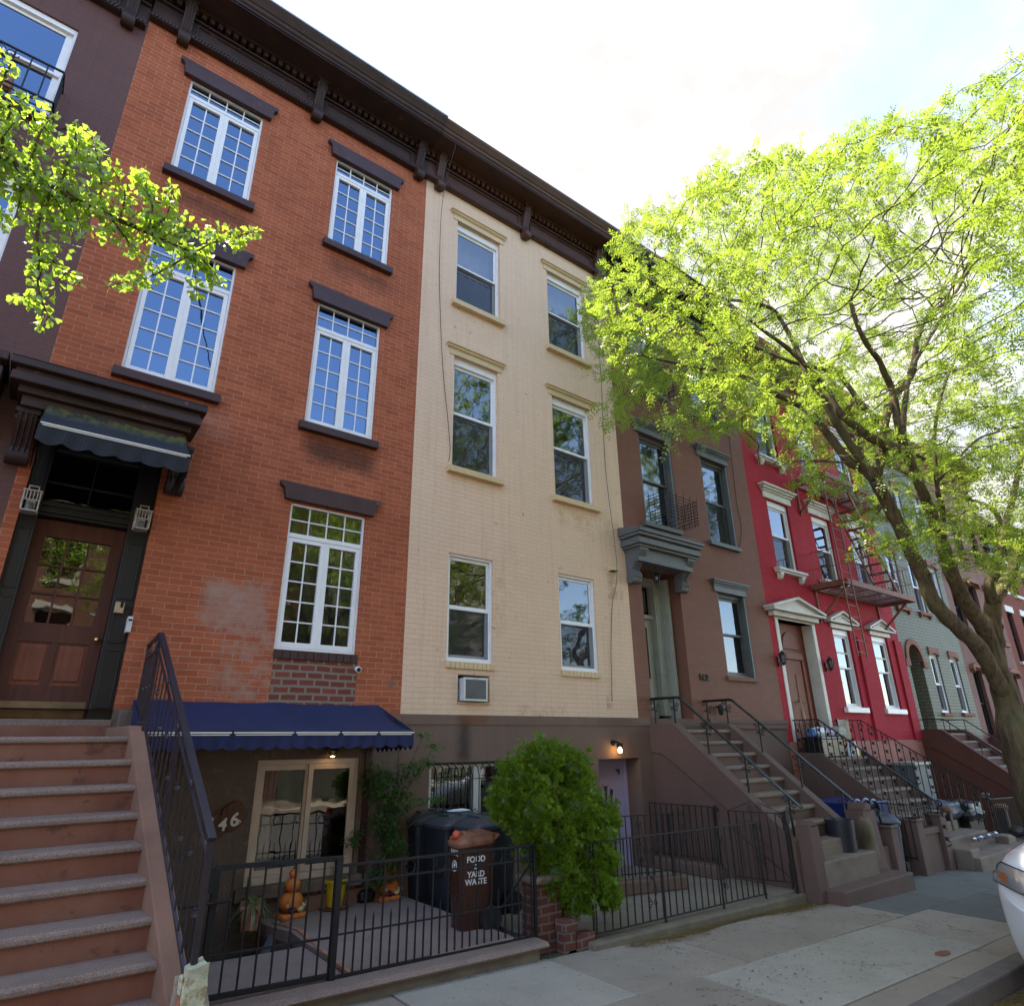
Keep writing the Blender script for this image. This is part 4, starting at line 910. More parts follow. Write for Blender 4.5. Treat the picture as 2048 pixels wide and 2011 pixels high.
_q=P(1442,1419,-.1); t=thing('wall_lantern',tuple(_q),'small dark glass lantern beside the stoop railing on the brown wall','lantern'); m=MB(); m.lathe([(0,.12),(.05,.09),(.06,.02),(.045,-.08),(0,-.1)],(_q.x,-.1,_q.z),8); m.box(_q.x-.02,_q.x+.02,-.1,0,_q.z+.05,_q.z+.08); m.build('cage',M['iron'],t)
# ================================================================== red house 140
H140=thing('red_house',(17.1,0,0),'bright crimson painted brick row house with white pediments and a fire escape','house')
X0,X1=13.68,20.6
Wt=[(14.45,15.48,9.0,10.75),(16.70,17.68,9.0,10.75),(18.97,19.9,9.0,10.75)]
Wm=[(14.47,15.48,5.93,7.78),(16.68,17.68,5.93,7.8),(18.84,19.83,5.93,7.8)]
Wl=[(16.66,17.58,2.67,4.65),(18.83,19.82,2.67,4.65)]
m=MB(); wall_holes(m,X0,X1,1.88,11.9,[(a,b,c,d,.2) for a,b,c,d in Wt+Wm+Wl]+[(14.07,15.62,1.88,4.62,.28)])
m.box(17.86,18.55,-.06,0,1.88,4.5); m.box(20.15,X1,-.06,0,1.88,4.6); m.build('wall',M['brick140'],H140,fix=False)
m=MB(); m.box(14.0,14.075,-.012,.27,1.75,4.65); m.box(15.618,15.76,-.012,.27,1.75,4.65); m.box(14.0,15.76,-.012,.27,4.62,4.70); m.box(13.93,14.06,-.02,.02,1.6,4.68); m.build('door_reveal',M['offwhite'],H140,bevel=.004)
m=MB(); wall_holes(m,X0,X1,-1.8,1.882,[(17.6,18.4,.6,1.35,.2)],y=-.03); m.box(X0,X1,-.045,-.03,1.32,1.345); m.build('basement_wall',M['stucco140'],H140,fix=False)
shell(H140,X0,X1,12.4,M['brickfar'])
for i,(a,b,c,d) in enumerate(Wt+Wm+Wl):
    w=sash(H140,a,b,c,d,M['white'],M['glass'],y=.06,st=.06,head=.12,screen=i<6,cur=(M['curtainw'],0) if i>5 else None)
    if i<6:
        x=MB(); 
        for (p0,za,zb) in ((.04,.02,.20),(.08,.20,.25),(.13,.25,.31),(.18,.31,.37)): x.box(a-.12-p0,b+.10+p0,-p0,.02,d+za,d+zb)
        x.build('lintel',M['offwhite'],w,bevel=.01)
        x=MB(); x.box(a-.18,b+.15,-.16,.02,c-.08,c-.01); x.box(a-.15,b+.12,-.12,.02,c-.13,c-.08)
        for xx in (a-.02,b-.04): x.prism([(.0,c-.13),(-.12,c-.13),(-.12,c-.2),(-.07,c-.28),(0,c-.3)],'x',xx-.07,xx+.07)
        x.build('sill',M['offwhite'],w,bevel=.01)
    else:
        x=MB(); xa,xb=a-.30,b+.22; xm=(xa+xb)/2
        x.box(a-.12,b+.12,-.05,.02,d+.0,d+.12); x.prism([(xa,d+.12),(xb,d+.12),(xb,d+.18),(xm,d+.42),(xa,d+.18)],'y',-.10,.02)
        x.prism([(xa-.03,d+.18),(xb+.03,d+.18),(xb+.03,d+.22),(xm,d+.48),(xa-.03,d+.22)],'y',-.16,-.0) if False else None
        for s,(u,v) in ((1,((xa-.05,d+.17),(xm,d+.44))),(2,((xm,d+.44),(xb+.05,d+.17)))): x.bar((u[0],-.09,u[1]),(v[0],-.09,v[1]),.2,.05)
        x.box(xa-.04,xb+.04,-.17,.02,d+.12,d+.16); x.bar((xa+.25,-.12,d+.2),(xm,-.12,d+.33),.05,.03); x.bar((xm,-.12,d+.33),(xb-.25,-.12,d+.2),.05,.03)
        x.build('pediment',M['offwhite'],w,bevel=.006)
        x=MB(); x.box(a-.16,b+.06,-.1,.05,c-.13,c-.0); x.build('sill',M['white'],w,bevel=.01)
        x=MB(); x.box(a+.01,b-.01,.11,.14,d-.62,d-.58); x.build('glazing_bar',M['offwhite'],w)
cornice(H140,X0,X1,11.35,M['rust'],[13.95,16.1,18.4,20.4],.55,1.0)
x=MB(); xa,xb=13.62,15.86; xm=(xa+xb)/2-.02; d=4.70
x.box(xa+.1,xb-.1,-.14,.02,4.66,4.78); x.prism([(xa,d+.08),(xb,d+.08),(xb,d+.14),(xm,d+.42),(xa,d+.14)],'y',-.18,.02)
x.box(xa-.05,xb+.05,-.27,.02,d+.07,d+.12); x.bar((xa-.08,-.14,d+.15),(xm,-.14,d+.45),.28,.06); x.bar((xm,-.14,d+.45),(xb+.08,-.14,d+.15),.28,.06); x.box(xa+.08,xa+.2,-.08,.02,2.2,4.66) if False else None
x.build('door_pediment',M['offwhite'],H140,bevel=.008)
m=MB(); m.box(14.0,15.7,.285,.36,1.5,5.1); ds=m.build('door',M['doorred'],H140)
m=MB(); m.box(14.45,15.25,.25,.285,1.6,3.75); m.box(14.38,15.32,.2,.285,3.75,3.9); m.box(14.3,14.42,.22,.285,1.6,3.75); m.box(15.28,15.4,.22,.285,1.6,3.75); 
for zz in (1.95,2.75): m.box(14.52,14.80,.235,.25,zz,zz+.65); m.box(14.90,15.18,.235,.25,zz,zz+.65)
m.prism([(14.92+.36*math.cos(R(a)),4.0+.42*math.sin(R(a))) for a in range(0,181,12)],'y',.25,.285); m.build('panel',M['doorred'],ds,bevel=.008)
for x_,lb in ((13.80,'black wall lantern left of the white framed door of the red house'),(15.95,'black wall lantern right of the white framed door of the red house')):
    t=thing('wall_lantern',(x_,-.02,3.7),lb,'lantern','lanterns beside the red house door'); y=-.14
    m=MB(); m.lathe([(0,.16),(.02,.14),(.085,.06),(.09,.04)],(x_,y,3.7),6); m.lathe([(.02,-.18),(.05,-.14),(.055,-.12)],(x_,y,3.7),6)
    for k in range(6): q=PI/3*k; m.bar((x_+.078*math.cos(q),y+.078*math.sin(q),3.75),(x_+.05*math.cos(q),y+.05*math.sin(q),3.57),.012)
    m.tube([(x_,-.0,3.6),(x_,-.08,3.52),(x_,y,3.53)],.012,5); m.box(x_-.03,x_+.03,-.03,-.0,3.5,3.72); m.build('cage',M['iron'],t); m=MB(); m.lathe([(.045,-.11),(.07,.04)],(x_,y,3.7),6); m.build('glass',M['frost'],t)
# fire escape
FE=thing('fire_escape',(17.6,0,5.7),'rusty red iron fire escape with balconies and a drop ladder on the crimson house','fire escape')
def balcony(z,x0,x1,nm='platform'):
    m=MB(); dp=.92
    for yy in (-.04,-dp): m.bar((x0,yy,z),(x1,yy,z),.05,.14)
    for xx in (x0,x1): m.bar((xx,-dp,z),(xx,0,z),.05,.14)
    n=15
    for i in range(n): yy=-dp+.05+(dp-.1)*i/(n-1); m.bar((x0+.75,yy,z+.02),(x1,yy,z+.02),.028,.012)
    for k in range(5): xx=x0+.75+(x1-x0-.75)*k/4; m.bar((xx,-dp,z+.005),(xx,0,z+.005),.03,.015)
    p=m.build(nm,M['rust'],FE)
    m=MB()
    for xx in (x0+.15,x1-.35): m=MB(); m.bar((xx,0,z-.85),(xx,-.85,z-.07),.05); m.bar((xx,-.02,z-.9),(xx,-.02,z),.05); m.bar((xx,-.9,z-.06),(xx,0,z-.06),.04); m.build('bracket',M['rust'],p)
    m=MB(); 
    for zz in (z+.45,z+.9): m.tube([(x0,-.02,zz),(x0,-dp,zz),(x1,-dp,zz),(x1,-.02,zz)],.010,5)
    k=int((x1-x0)/.2)
    for i in range(k+1): xx=x0+(x1-x0)*i/k; m.bar((xx,-dp,z),(xx,-dp,z+.9),.008)
    for xx in (x0,x1):
        for i in range(1,6): yy=-dp*i/6; m.bar((xx,yy,z),(xx,yy,z+.9),.012)
    m.build('railing',M['rust'],p)
balcony(5.62,15.95,19.95); balcony(8.55,15.95,19.95)
m=MB()                                       # hanging drop ladder
for sx in (15.58,16.05): m.bar((sx,-1.0,3.75),(sx,-1.0,8.0),.03,.03)
for i in range(15): z=3.85+i*.28; m.bar((15.58,-1.0,z),(16.05,-1.0,z),.018)
m.build('drop_ladder',M['rust'],FE)
m=MB()                                       # stair between balconies
for yy in (-.2,-.7): m.bar((19.6,yy,5.66),(17.6,yy,8.5),.04,.10)
for i in range(1,12): f=i/12; m.box(19.6-2.0*f-.09,19.6-2.0*f+.09,-.7,-.2,5.66+2.84*f-.01,5.66+2.84*f+.01)
for yy in (-.2,-.72): m.bar((19.55,yy,6.4),(17.6,yy,9.2),.02)
m.build('stair',M['rust'],FE)

# ================================================================== sage house 138
H138=thing('sage_house',(23,0,0),'sage green painted brick row house with an arched doorway and brown trim','house')
X0,X1=20.6,25.45
Wg=[(21.05,21.80,8.8,10.15),(22.80,23.42,8.8,10.15),(24.45,25.05,8.8,10.15),(21.02,21.78,5.73,7.47),(22.66,23.38,5.73,7.47),(24.28,25.03,5.73,7.47),(22.60,23.26,2.64,4.36),(24.18,24.86,2.66,4.34)]
ax0,ax1=20.98,21.92; acz=4.12; ar=(ax1-ax0)/2
m=MB(); wall_holes(m,X0,X1,1.6,11.6,[(a,b,c,d,.22) for a,b,c,d in Wg]+[(ax0,ax1,1.6,acz+ar,.6)])
xc=(ax0+ax1)/2
for s in (-1,1):
    arc=[(xc+s*ar*math.cos(R(a)),acz+ar*math.sin(R(a))) for a in range(0,91,10)]
    m.prism(arc+[(xc+s*ar,acz+ar)],'y',0,.6)
m.build('wall',M['brick138'],H138,fix=False)
m=MB(); wall_holes(m,X0,X1,-2,1.602,[],y=-.02); m.build('basement_wall',M['brownstone138'],H138,fix=False)
shell(H138,X0,X1,12.0,M['brickfar'])
arcm=MB(); n=12
for i in range(n):
    a0,a1=R(180*i/n),R(180*(i+1)/n)
    pp=[(xc+r*math.cos(a),acz+r*math.sin(a)) for r,a in ((ar,a0),(ar+.17,a0),(ar+.17,a1),(ar,a1))]; arcm.prism(pp,'y',-.05,.05)
for s in (-1,1): arcm.box(xc+s*(ar+.0),xc+s*(ar+.32),-.06,.05,acz-.2,acz)
arcm.build('door_arch',M['riser'],H138,bevel=.004)
m=MB(); m.box(ax0,ax1,.5,.6,1.6,4.6); m.box(ax0+.1,ax1-.1,.46,.5,1.7,4.0); m.box(xc-.02,xc+.02,.44,.46,1.7,4.0); m.build('door',M['doorred'],H138,bevel=.01)
for i,(a,b,c,d) in enumerate(Wg):
    w=sash(H138,a,b,c,d,M['white'],M['glass'],y=.05,st=.045,screen=True)
    x=MB(); mid=(a+b)/2; hw=(b-a)/2+.05
    for k in range(6):
        u0,u1=-1+k/3,-1+(k+1)/3; f=lambda u: .09*(1-u*u)
        x.hexa([(mid+hw*u0,-.05,d+f(u0)-.02),(mid+hw*u1,-.05,d+f(u1)-.02),(mid+hw*u1,.02,d+f(u1)-.02),(mid+hw*u0,.02,d+f(u0)-.02)],[(mid+hw*u0,-.05,d+.24),(mid+hw*u1,-.05,d+.24),(mid+hw*u1,.02,d+.24),(mid+hw*u0,.02,d+.24)])
    x.build('lintel',M['riser'],w); x=MB(); x.box(a-.12,b+.10,-.1,.04,c-.11,c-.01)
    if i<6:
        for xx in (a-.02,b+.0): x.box(xx-.05,xx+.05,-.07,.02,c-.2,c-.11)
    x.build('sill',M['riser'],w,bevel=.008)
cornice(H138,X0,X1,11.0,M['brownstone138'],[20.8,23,25.2],.5,1.0)

# ================================================================== further houses
def simple_house(name,x0,x1,zt,mat,label,wins,trimm,corn,cornz,bz=1.5,y=0,frm=None,refl=None,hoods=True):
    t=thing(name,((x0+x1)/2,y,0),label,'house')
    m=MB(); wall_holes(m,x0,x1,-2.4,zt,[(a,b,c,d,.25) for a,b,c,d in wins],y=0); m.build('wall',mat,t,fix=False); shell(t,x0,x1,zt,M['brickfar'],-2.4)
    for a,b,c,d in wins:
        w=sash(t,a,b,c,d,frm or M['blackwood'],refl or M['glass_low'],y=.1,st=.05,screen=False)
        x=MB(); 
        if hoods:
            mid=(a+b)/2; x.prism([(a-.18,d+.02),(a-.1,d-.12),(a-.05,d+.05),(b+.05,d+.05),(b+.1,d-.12),(b+.18,d+.02),(b+.12,d+.16),(mid,d+.26),(a-.12,d+.16)],'y',-.14,.02)
        else: x.box(a-.12,b+.12,-.05,.02,d,d+.26)
        x.build('lintel',trimm,w,bevel=.008); x=MB(); x.box(a-.12,b+.12,-.12,.04,c-.13,c-.01); x.build('sill',trimm,w,bevel=.008)
    if corn: cornice(t,x0,x1,cornz,corn,[x0+.3,(x0+x1)/2,x1-.3],.6,1.0)
    return t
def grid(x0,x1,n,rows,w=.85):
    out=[]
    for c,d in rows:
        for i in range(n): xc=x0+(x1-x0)*(i+.5)/n; out.append((xc-w/2,xc+w/2,c,d))
    return out
rows3=[(1.9,4.1),(5.3,7.35),(8.5,10.1)]
HS=simple_house('brownstone_house',25.45,30.95,12.3,M['salmon'],'salmon pink brownstone house with dark hooded windows beyond the sage green house',grid(25.5,30.95,3,rows3),M['riser'],M['riser'],11.5)
m=MB(); m.box(28.9,29.5,.5,1.1,12.3,13.4); m.box(28.85,29.55,.45,1.15,13.4,13.5); m.build('chimney',M['brickfar'],HS)
simple_house('brick_row_house',30.95,36.6,10.8,M['brickfar'],'low red brick row house with dark windows and a black cornice, past the salmon brownstone',grid(31,36.6,3,[(1.6,3.7),(4.7,6.7),(7.6,9.0)],.75),M['offwhite'],M['cornblack'],9.3,hoods=False)
simple_house('brick_row_house',36.6,42.5,10.8,M['brick142'],'dark brick row house with pale lintels, second past the salmon brownstone',grid(36.6,42.5,3,[(1.4,3.5),(4.6,6.6),(7.5,8.9)],.8),M['offwhite'],M['cornblack'],9.2,hoods=False,frm=M['white'])
simple_house('brick_row_house',42.5,49,11.8,M['salmon'],'pale pink row house near the far end of the terrace',grid(42.5,49,3,rows3,.9),M['offwhite'],M['corncream'],11.0,hoods=False)
simple_house('brick_row_house',49,58,11.2,M['brickfar'],'red brick house at the far end of the terrace',grid(49,58,4,rows3,.9),M['offwhite'],M['cornblack'],10.4,hoods=False)
m=MB(); m.box(25.75,26.9,-.9,0,-1,1.9); m.build('stoop_landing',M['brownstone138'],HS)
# the terrace across the street (seen only as reflections in the panes)
def opp(x0,x1,zt,mat,gable,label):
    t=thing('opposite_house',((x0+x1)/2,-19.6,0),label,'house','houses on the opposite side of the street')
    wins=grid(x0,x1,3,[(1.2,3.2),(4.4,6.6),(7.8,9.8),(10.9,12.4)],1.0)
    m=MB(); wall_holes(m,x0,x1,-1,zt,wins,y=0)
    xm=(x0+x1)/2
    if gable: m.prism([(x0+.6,zt),(x1-.6,zt),(x1-1.4,zt+1.1),(xm+.5,zt+1.9),(xm-.5,zt+1.9),(x0+1.4,zt+1.1)],'y',0,.4)
    m.add([(x0,0,-1),(x0,9,-1),(x0,9,zt),(x0,0,zt)],[(0,1,2,3)]); m.add([(x1,0,-1),(x1,9,-1),(x1,9,zt),(x1,0,zt)],[(3,2,1,0)]); m.add([(x0,0,zt),(x1,0,zt),(x1,9,zt),(x0,9,zt)],[(0,1,2,3)]); m.add([(x0,.6,-1),(x1,.6,-1),(x1,.6,zt),(x0,.6,zt)],[(0,1,2,3)])
    Mx=Matrix.Translation((0,-19.6,0))@Matrix.Diagonal((1,-1,1,1))
    m.xf(Mx); m.build('wall',mat,t,fix=False)
    m=MB()
    for a,b,c,d in wins: frame_bars(m,a,b,c,d,.08,.14,.07); m.box(a,b,.08,.13,(c+d)/2-.03,(c+d)/2+.03); m.box(a-.12,b+.12,-.1,.02,d,d+.2); m.box(a-.12,b+.12,-.1,.02,c-.15,c)
    m.box(x0,x1,-.45,.0,zt-.5,zt); m.xf(Mx); m.build('trim',M['offwhite'],t)
om=[M['offwhite'],M['brickfar'],M['salmon'],M['greygreen']]
xx=-14
for i in range(6):
    opp(xx,xx+5.8,13.2+(i%3)*.5,[M['brickfar'],M['offwhite'],M['salmon'],M['brickfar'],M['greygreen'],M['offwhite']][i],i%2==0,
        ['brick house across the street, furthest left','white gabled house across the street','pink house across the street','gabled brick house across the street','grey green house across the street','white house across the street, furthest right'][i]); xx+=5.8
import bmesh as _bm
from mathutils import noise as _mn
def rough_up(o,amp,fr,cuts=7):
    b=_bm.new(); b.from_mesh(o.data); _bm.ops.subdivide_edges(b,edges=b.edges[:],cuts=cuts,use_grid_fill=True)
    for v in b.verts:
        n_=_mn.noise_vector(v.co*fr)+_mn.noise_vector(v.co*fr*2.7)*.5; v.co+=n_*amp
    _bm.ops.recalc_face_normals(b,faces=b.faces); b.to_mesh(o.data); b.free()
# ================================================================== stoop of the orange brick house
ST=thing('stoop',(.25,-2.4,0),'wide brownstone stoop with pink granite treads in the foreground left','stoop')
def xr(y): return .905-.079*(y+1.10)            # right end of the treads, splaying outwards
def xl(y): return -.55+.05*(y+1.10)
for k in range(-1,11):
    if k==-1: z,y0,y1=2.165,-.02,-.025; continue
    z=2.057-.19*k; yf=-1.10-.267*k; yb=(-.03 if k==0 else yf+.30)
    m=MB(); r=.022
    prof=[(yb,z-.055),(yb,z),(yf+r,z),(yf+.008,z-.006),(yf,z-r),(yf,z-.055+.012),(yf+.012,z-.055)]
    vs=[(xl(p[0]),p[0],p[1]) for p in prof]+[(xr(p[0])+.002,p[0],p[1]) for p in prof]; n=len(prof)
    m.add(vs,[tuple(range(n)),tuple(range(2*n-1,n-1,-1))]+[(i,i+n,(i+1)%n+n,(i+1)%n) for i in range(n)])
    m.build('tread',M['granite'],ST,bevel=.004)
m=MB()
for k in range(0,11):
    z=2.057-.19*k-.055; yf=-1.10-.267*k+.032; zb=z-.137
    m.add([(xl(yf),yf,zb),(xr(yf),yf,zb),(xr(yf),yf,z+.001),(xl(yf),yf,z+.001)],[(0,1,2,3)])
    if k<10:
        y2=yf-.267; m.add([(xl(y2),y2,zb-.0),(xr(y2),y2,zb),(xr(yf),yf,zb),(xl(yf),yf,zb)],[(0,1,2,3)])
m.build('risers',M['riser'],ST,fix=False)
for side in (1,-1):
    m=MB(); pts=[]
    def xi(y): return xr(y) if side==1 else xl(y)
    W_=.145*side
    for (y,z) in [(-.02,2.15),(-1.02,2.15)]+[(-1.02-.267*k,2.15-.19*k) for k in range(1,11)]: pts.append((y,z))
    vs=[];
    for y,z in pts: vs+=[(xi(y),y,z),(xi(y)+W_,y,z),(xi(y)+W_+.02*side,y,-.4 if y<-.5 else -1.),(xi(y),y,-.4 if y<-.5 else -1.)]
    n=len(pts); fs=[]
    for i in range(n-1):
        for j in range(4): fs.append((4*i+j,4*i+(j+1)%4,4*i+4+(j+1)%4,4*i+4+j))
    fs+=[(0,1,2,3),(4*n-1,4*n-2,4*n-3,4*n-4)]
    if side==1:
        cut=9
    m.add(vs,fs); m.build('cheek_wall',M['cheek'],ST,bevel=.012)
m=MB(); m.box(.905,1.06,-.14,-.022,2.15,2.32); m.build('corner_block',M['stucco146'],ST,bevel=.01); m=MB(); m.box(-.36,.905,-.05,-.025,2.05,2.166); m.build('door_riser',M['riser'],ST)
m=MB(); 
def lump(d,ph,th): return 1+.10*math.sin(5*ph+th*4)+.08*math.sin(9*ph-3*th)
x_=xr(-3.55)
m.hexa([(x_-.03,-4.0,-.2),(x_+.17,-4.0,-.2),(x_+.17,-3.3,-.2),(x_-.03,-3.3,-.2)],[(x_-.02,-3.95,.26),(x_+.15,-3.93,.24),(x_+.155,-3.28,.70),(x_-.02,-3.30,.72)]); o=m.build('broken_mortar',M['crumble'],ST); rough_up(o,.02,5)
t=thing('rough_stone_block',(1.25,-3.3,.5),'pale yellowish rough stone block at the foot of the black stair railing','stone')
def rock(c,r,seed,mat,parent,name,power=.6):
    rr=np.random.default_rng(seed); ph=rr.uniform(0,6.28,12)
    def w(d,p,th):
        k=max(abs(d.x),abs(d.y),abs(d.z)); s=(1/k)**power
        return s*(1+.05*math.sin(d.x*7+ph[0])+.05*math.sin(d.z*8+ph[1]+d.y*3)+.04*math.sin(d.y*11+ph[2])+.025*math.sin(d.x*19+d.z*17+ph[3]))
    m=MB(); m.blob(c,r[0],r[1],r[2],26,18,w); return m.build(name,mat,parent,smooth=True)
pS=P(388,1962,-3.42); m=MB(); m.hexa([(pS.x-.06,-3.50,pS.z-.17),(pS.x+.055,-3.50,pS.z-.18),(pS.x+.06,-3.34,pS.z-.17),(pS.x-.06,-3.34,pS.z-.17)],[(pS.x-.055,-3.49,pS.z+.08),(pS.x+.05,-3.50,pS.z+.10),(pS.x+.05,-3.35,pS.z+.10),(pS.x-.05,-3.35,pS.z+.07)]); o=m.build('block',M['roughstone'],t); rough_up(o,.012,9)
rock((pS.x-.055,-3.40,pS.z-.01),(.022,.03,.05),5,M['roughstone'],t,'stone_chip'); rock((pS.x+.0,-3.45,pS.z-.13),(.045,.05,.05),6,M['crumble'],t,'mortar')
# railing
RL=thing('stair_railing',(1.05,-2.3,2.1),'dark plum iron railing with knuckled balusters along the foreground stoop','railing')
top=[(1.06,-.03,3.00),(.985,-1.24,2.965),(1.155,-3.42,1.43)]
def lerp(a,b,f): return tuple(a[i]+(b[i]-a[i])*f for i in range(3))
m=MB(); m.bar(top[0],top[1],.042,.022); m.bar(top[1],top[2],.052,.03); 
low=[(top[0][0],top[0][1],top[0][2]-.14),(top[1][0],top[1][1]-.0,top[1][2]-.14),(top[2][0],top[2][1]+.01,top[2][2]-.12)]
m.bar(low[0],low[1],.02,.016); m.bar(low[1],low[2],.02,.016); m.build('handrail',M['railpaint'],RL,bevel=.004)
bot=[(top[0][0],-.05,2.20),(top[1][0],-1.24,2.17),(top[2][0],-3.42,.60)]
m=MB(); m.bar(bot[0],bot[1],.02,.02); m.bar(bot[1],bot[2],.02,.02); 
m.bar((top[1][0],-1.24,2.1),(top[1][0],-1.24,2.96),.03); m.bar((top[0][0],-.05,2.1),(top[0][0],-.05,3.0),.025); m.bar((top[2][0],-3.40,.42),(top[2][0],-3.40,1.42),.034)
m.bar(lerp(bot[1],bot[2],.5),(lerp(top[1],top[2],.5)[0],lerp(top[1],top[2],.5)[1],lerp(top[1],top[2],.5)[2]-.12),.014)
m.build('post',M['railpaint'],RL)
m=MB()
def knuckle(m,x,y,z): m.lathe([(.007,-.028),(.016,-.022),(.012,-.010),(.022,-.008),(.022,.008),(.012,.010),(.016,.022),(.007,.028)],(x,y,z),8)
for i in range(1,7):
    f=i/7; a=lerp(bot[0],bot[1],f); b=lerp(low[0],low[1],f); m.bar(a,(a[0],a[1],b[2]),.011)
    if i%2==0: knuckle(m,a[0],a[1],(a[2]+b[2])/2)
for i in range(1,17):
    f=i/17; a=lerp(bot[1],bot[2],f); b=lerp(low[1],low[2],f); m.bar(a,(a[0],a[1],b[2]),.011)
    if i%2==0: knuckle(m,a[0],a[1],(a[2]+b[2])/2+(.10 if i%4 else -.02))
for f in (.25,.5,.75,.97):
    a=lerp(low[1],low[2],f); b=lerp(top[1],top[2],f); m.ring((a[0],a[1],(a[2]+b[2])/2),.05,.006,'yz',12)
for f in (.3,.75): a=lerp(low[0],low[1],f); m.ring((a[0],a[1],a[2]+.065),.045,.006,'yz',12)
m.build('balusters',M['railpaint'],RL)

# ================================================================== forecourt of the orange brick house
zt=.20
m=MB(); well=[(1.25,.0),(2.60,0.),(2.60,-.30),(2.72,-.72),(2.70,-1.12),(1.25,-.98)]
m.prism([(2.60,0.),(4.35,0.),(4.35,-2.28),(2.72,-2.28),(2.70,-1.12),(2.72,-.72),(2.60,-.30)],'z',zt-.12,zt); struct(m.build('terrace_paving',M['terrace']))
m=MB(); m.prism([(1.2,-1.0),(2.69,-1.14),(2.69,-2.28),(1.2,-2.28)],'z',zt-.2,zt-.035); struct(m.build('entry_paving',M['terrace']))
m=MB(); m.bar((2.70,-.25,zt-.01),(2.80,-.72,zt-.01),.05,.05); m.bar((2.80,-.72,zt-.01),(2.76,-1.12,zt-.01),.05,.05); m.bar((2.76,-1.12,zt-.01),(2.68,-2.25,zt-.005),.03,.03); m.build('terrace_edging',M['terracotta'],None); tag(bpy.data.objects['terrace_edging'],'worn terracotta edging strip of the speckled terrace beside the sunken stair well','edging')
m=MB(); m.add([(1.2,-.0,-.9),(2.6,0,-.9),(2.6,-1.1,-.9),(1.2,-1.0,-.9)],[(0,1,2,3)])
m.add([(2.60,0,-.9),(2.60,-.3,-.9),(2.60,-.3,zt-.12),(2.60,0,zt-.12)],[(0,1,2,3)]); m.add([(2.6,-.3,-.9),(2.72,-.72,-.9),(2.72,-.72,zt-.1),(2.6,-.3,zt-.1)],[(0,1,2,3)]); m.add([(2.72,-.72,-.9),(2.7,-1.12,-.9),(2.7,-1.12,zt-.1),(2.72,-.72,zt-.1)],[(0,1,2,3)])
m.add([(1.2,-1.0,-.9),(2.7,-1.13,-.9),(2.7,-1.13,zt-.18),(1.2,-1.0,zt-.18)],[(0,1,2,3)])
for i in range(4): m.box(1.2,1.35+i*.33,-.98,-.02,-.9,-.9+.2*(4-i)-.02) if False else None
struct(m.build('sunken_stair_well',M['stucco146'],fix=False))
# granite capped kerb below the fence
CP=thing('curb_wall',(3,-2.35,0),'low mossy curb wall with a rounded pink granite cap under the black garden fence','curb wall')
m=MB(); m.hexa([(.95,-2.44,-.1),(4.55,-2.44,-.15),(4.55,-2.2,-.15),(.95,-2.2,-.1)],[(.95,-2.44,.17),(4.55,-2.44,.10),(4.55,-2.2,.10),(.95,-2.2,.17)]); m.build('base',M['copestone'],CP,bevel=.01)
m=MB(); pr=[(-2.18,0),(-2.18,.055),(-2.46,.055),(-2.49,.045),(-2.505,.025),(-2.49,.005),(-2.46,0)]
zz=lambda x:.171-.0195*(x-.95)
vs=[(.9,p[0],zz(.9)+p[1]) for p in pr]+[(4.62,p[0],zz(4.62)+p[1]) for p in pr]; n=len(pr)
m.add(vs,[tuple(range(n)),tuple(range(2*n-1,n-1,-1))]+[(i,i+n,(i+1)%n+n,(i+1)%n) for i in range(n)]); m.build('cap',M['granite'],CP)
# gate
G1=thing('garden_gate',(2.0,-2.27,.2),'black square tube garden gate left of the thick post','gate')
y=-2.27; zb=lambda x:.262-.035*(x-1.5); ztp=lambda x:1.095-.035*(x-1.5)
m=MB(); m.bar((1.50,y,ztp(1.5)),(2.53,y,ztp(2.53)),.03,.035); m.bar((1.50,y,zb(1.5)),(2.47,y,zb(2.47)),.03,.035); m.bar((1.52,y,.52),(2.47,y,.49),.014,.018)
m.bar((1.515,y,.2),(1.515,y,1.10),.05,.04); m.build('frame',M['iron'],G1,bevel=.003)
m=MB()
for i in range(1,8): x=1.52+i*.122; m.bar((x,y,zb(x)),(x,y,ztp(x)),.013)
m.build('bars',M['iron'],G1); m=MB(); m.box(1.43,1.50,y-.03,y+.03,.93,1.08); m.cyl((1.47,y,1.08),(1.47,y,1.17),.006); m.cyl((1.25,y,.86),(1.60,y-.05,.87),.009); m.blob((1.62,y-.055,.872),.014,.014,.014); m.build('latch',M['iron'],G1)
F1=thing('garden_fence',(3.6,-2.27,.15),'black iron garden fence with rings and short spikes in front of the pumpkin terrace','fence')
m=MB(); m.bar((2.50,y,.13),(2.50,y,1.07),.055,.055); m.build('post',M['iron'],F1,bevel=.004)
ztp=lambda x:1.00-.018*(x-2.5); zb=lambda x:.205-.022*(x-2.5); xe=4.66
m=MB(); m.bar((2.52,y,ztp(2.5)),(xe,y,ztp(xe)),.028,.022); m.bar((2.52,y,ztp(2.5)-.13),(xe,y,ztp(xe)-.13),.014,.018); m.bar((2.52,y,.50),(xe,y,.46),.016,.014); m.bar((2.52,y,zb(2.5)),(xe,y,zb(xe)),.028,.03); m.bar((xe-.02,y,.1),(xe-.02,y,ztp(xe)),.03); m.bar((xe-.02,y,.85),(4.40,y+.5,.15),.02); m.build('rails',M['iron'],F1,bevel=.003)
m=MB(); n=26; i=0; x=2.60
while x<xe-.05:
    if i%2==0: m.bar((x,y,zb(x)),(x,y,ztp(x)),.0125)
    else: m.bar((x,y,zb(x)),(x,y,.59),.0125); m.tube([(x,y,.585),(x,y,.625)],[.008,.001],5)
    if i%4==3: m.ring((x,y,ztp(x)-.068),.055,.006,'xz',14)
    i+=1; x+=.083
m.build('bars',M['iron'],F1)
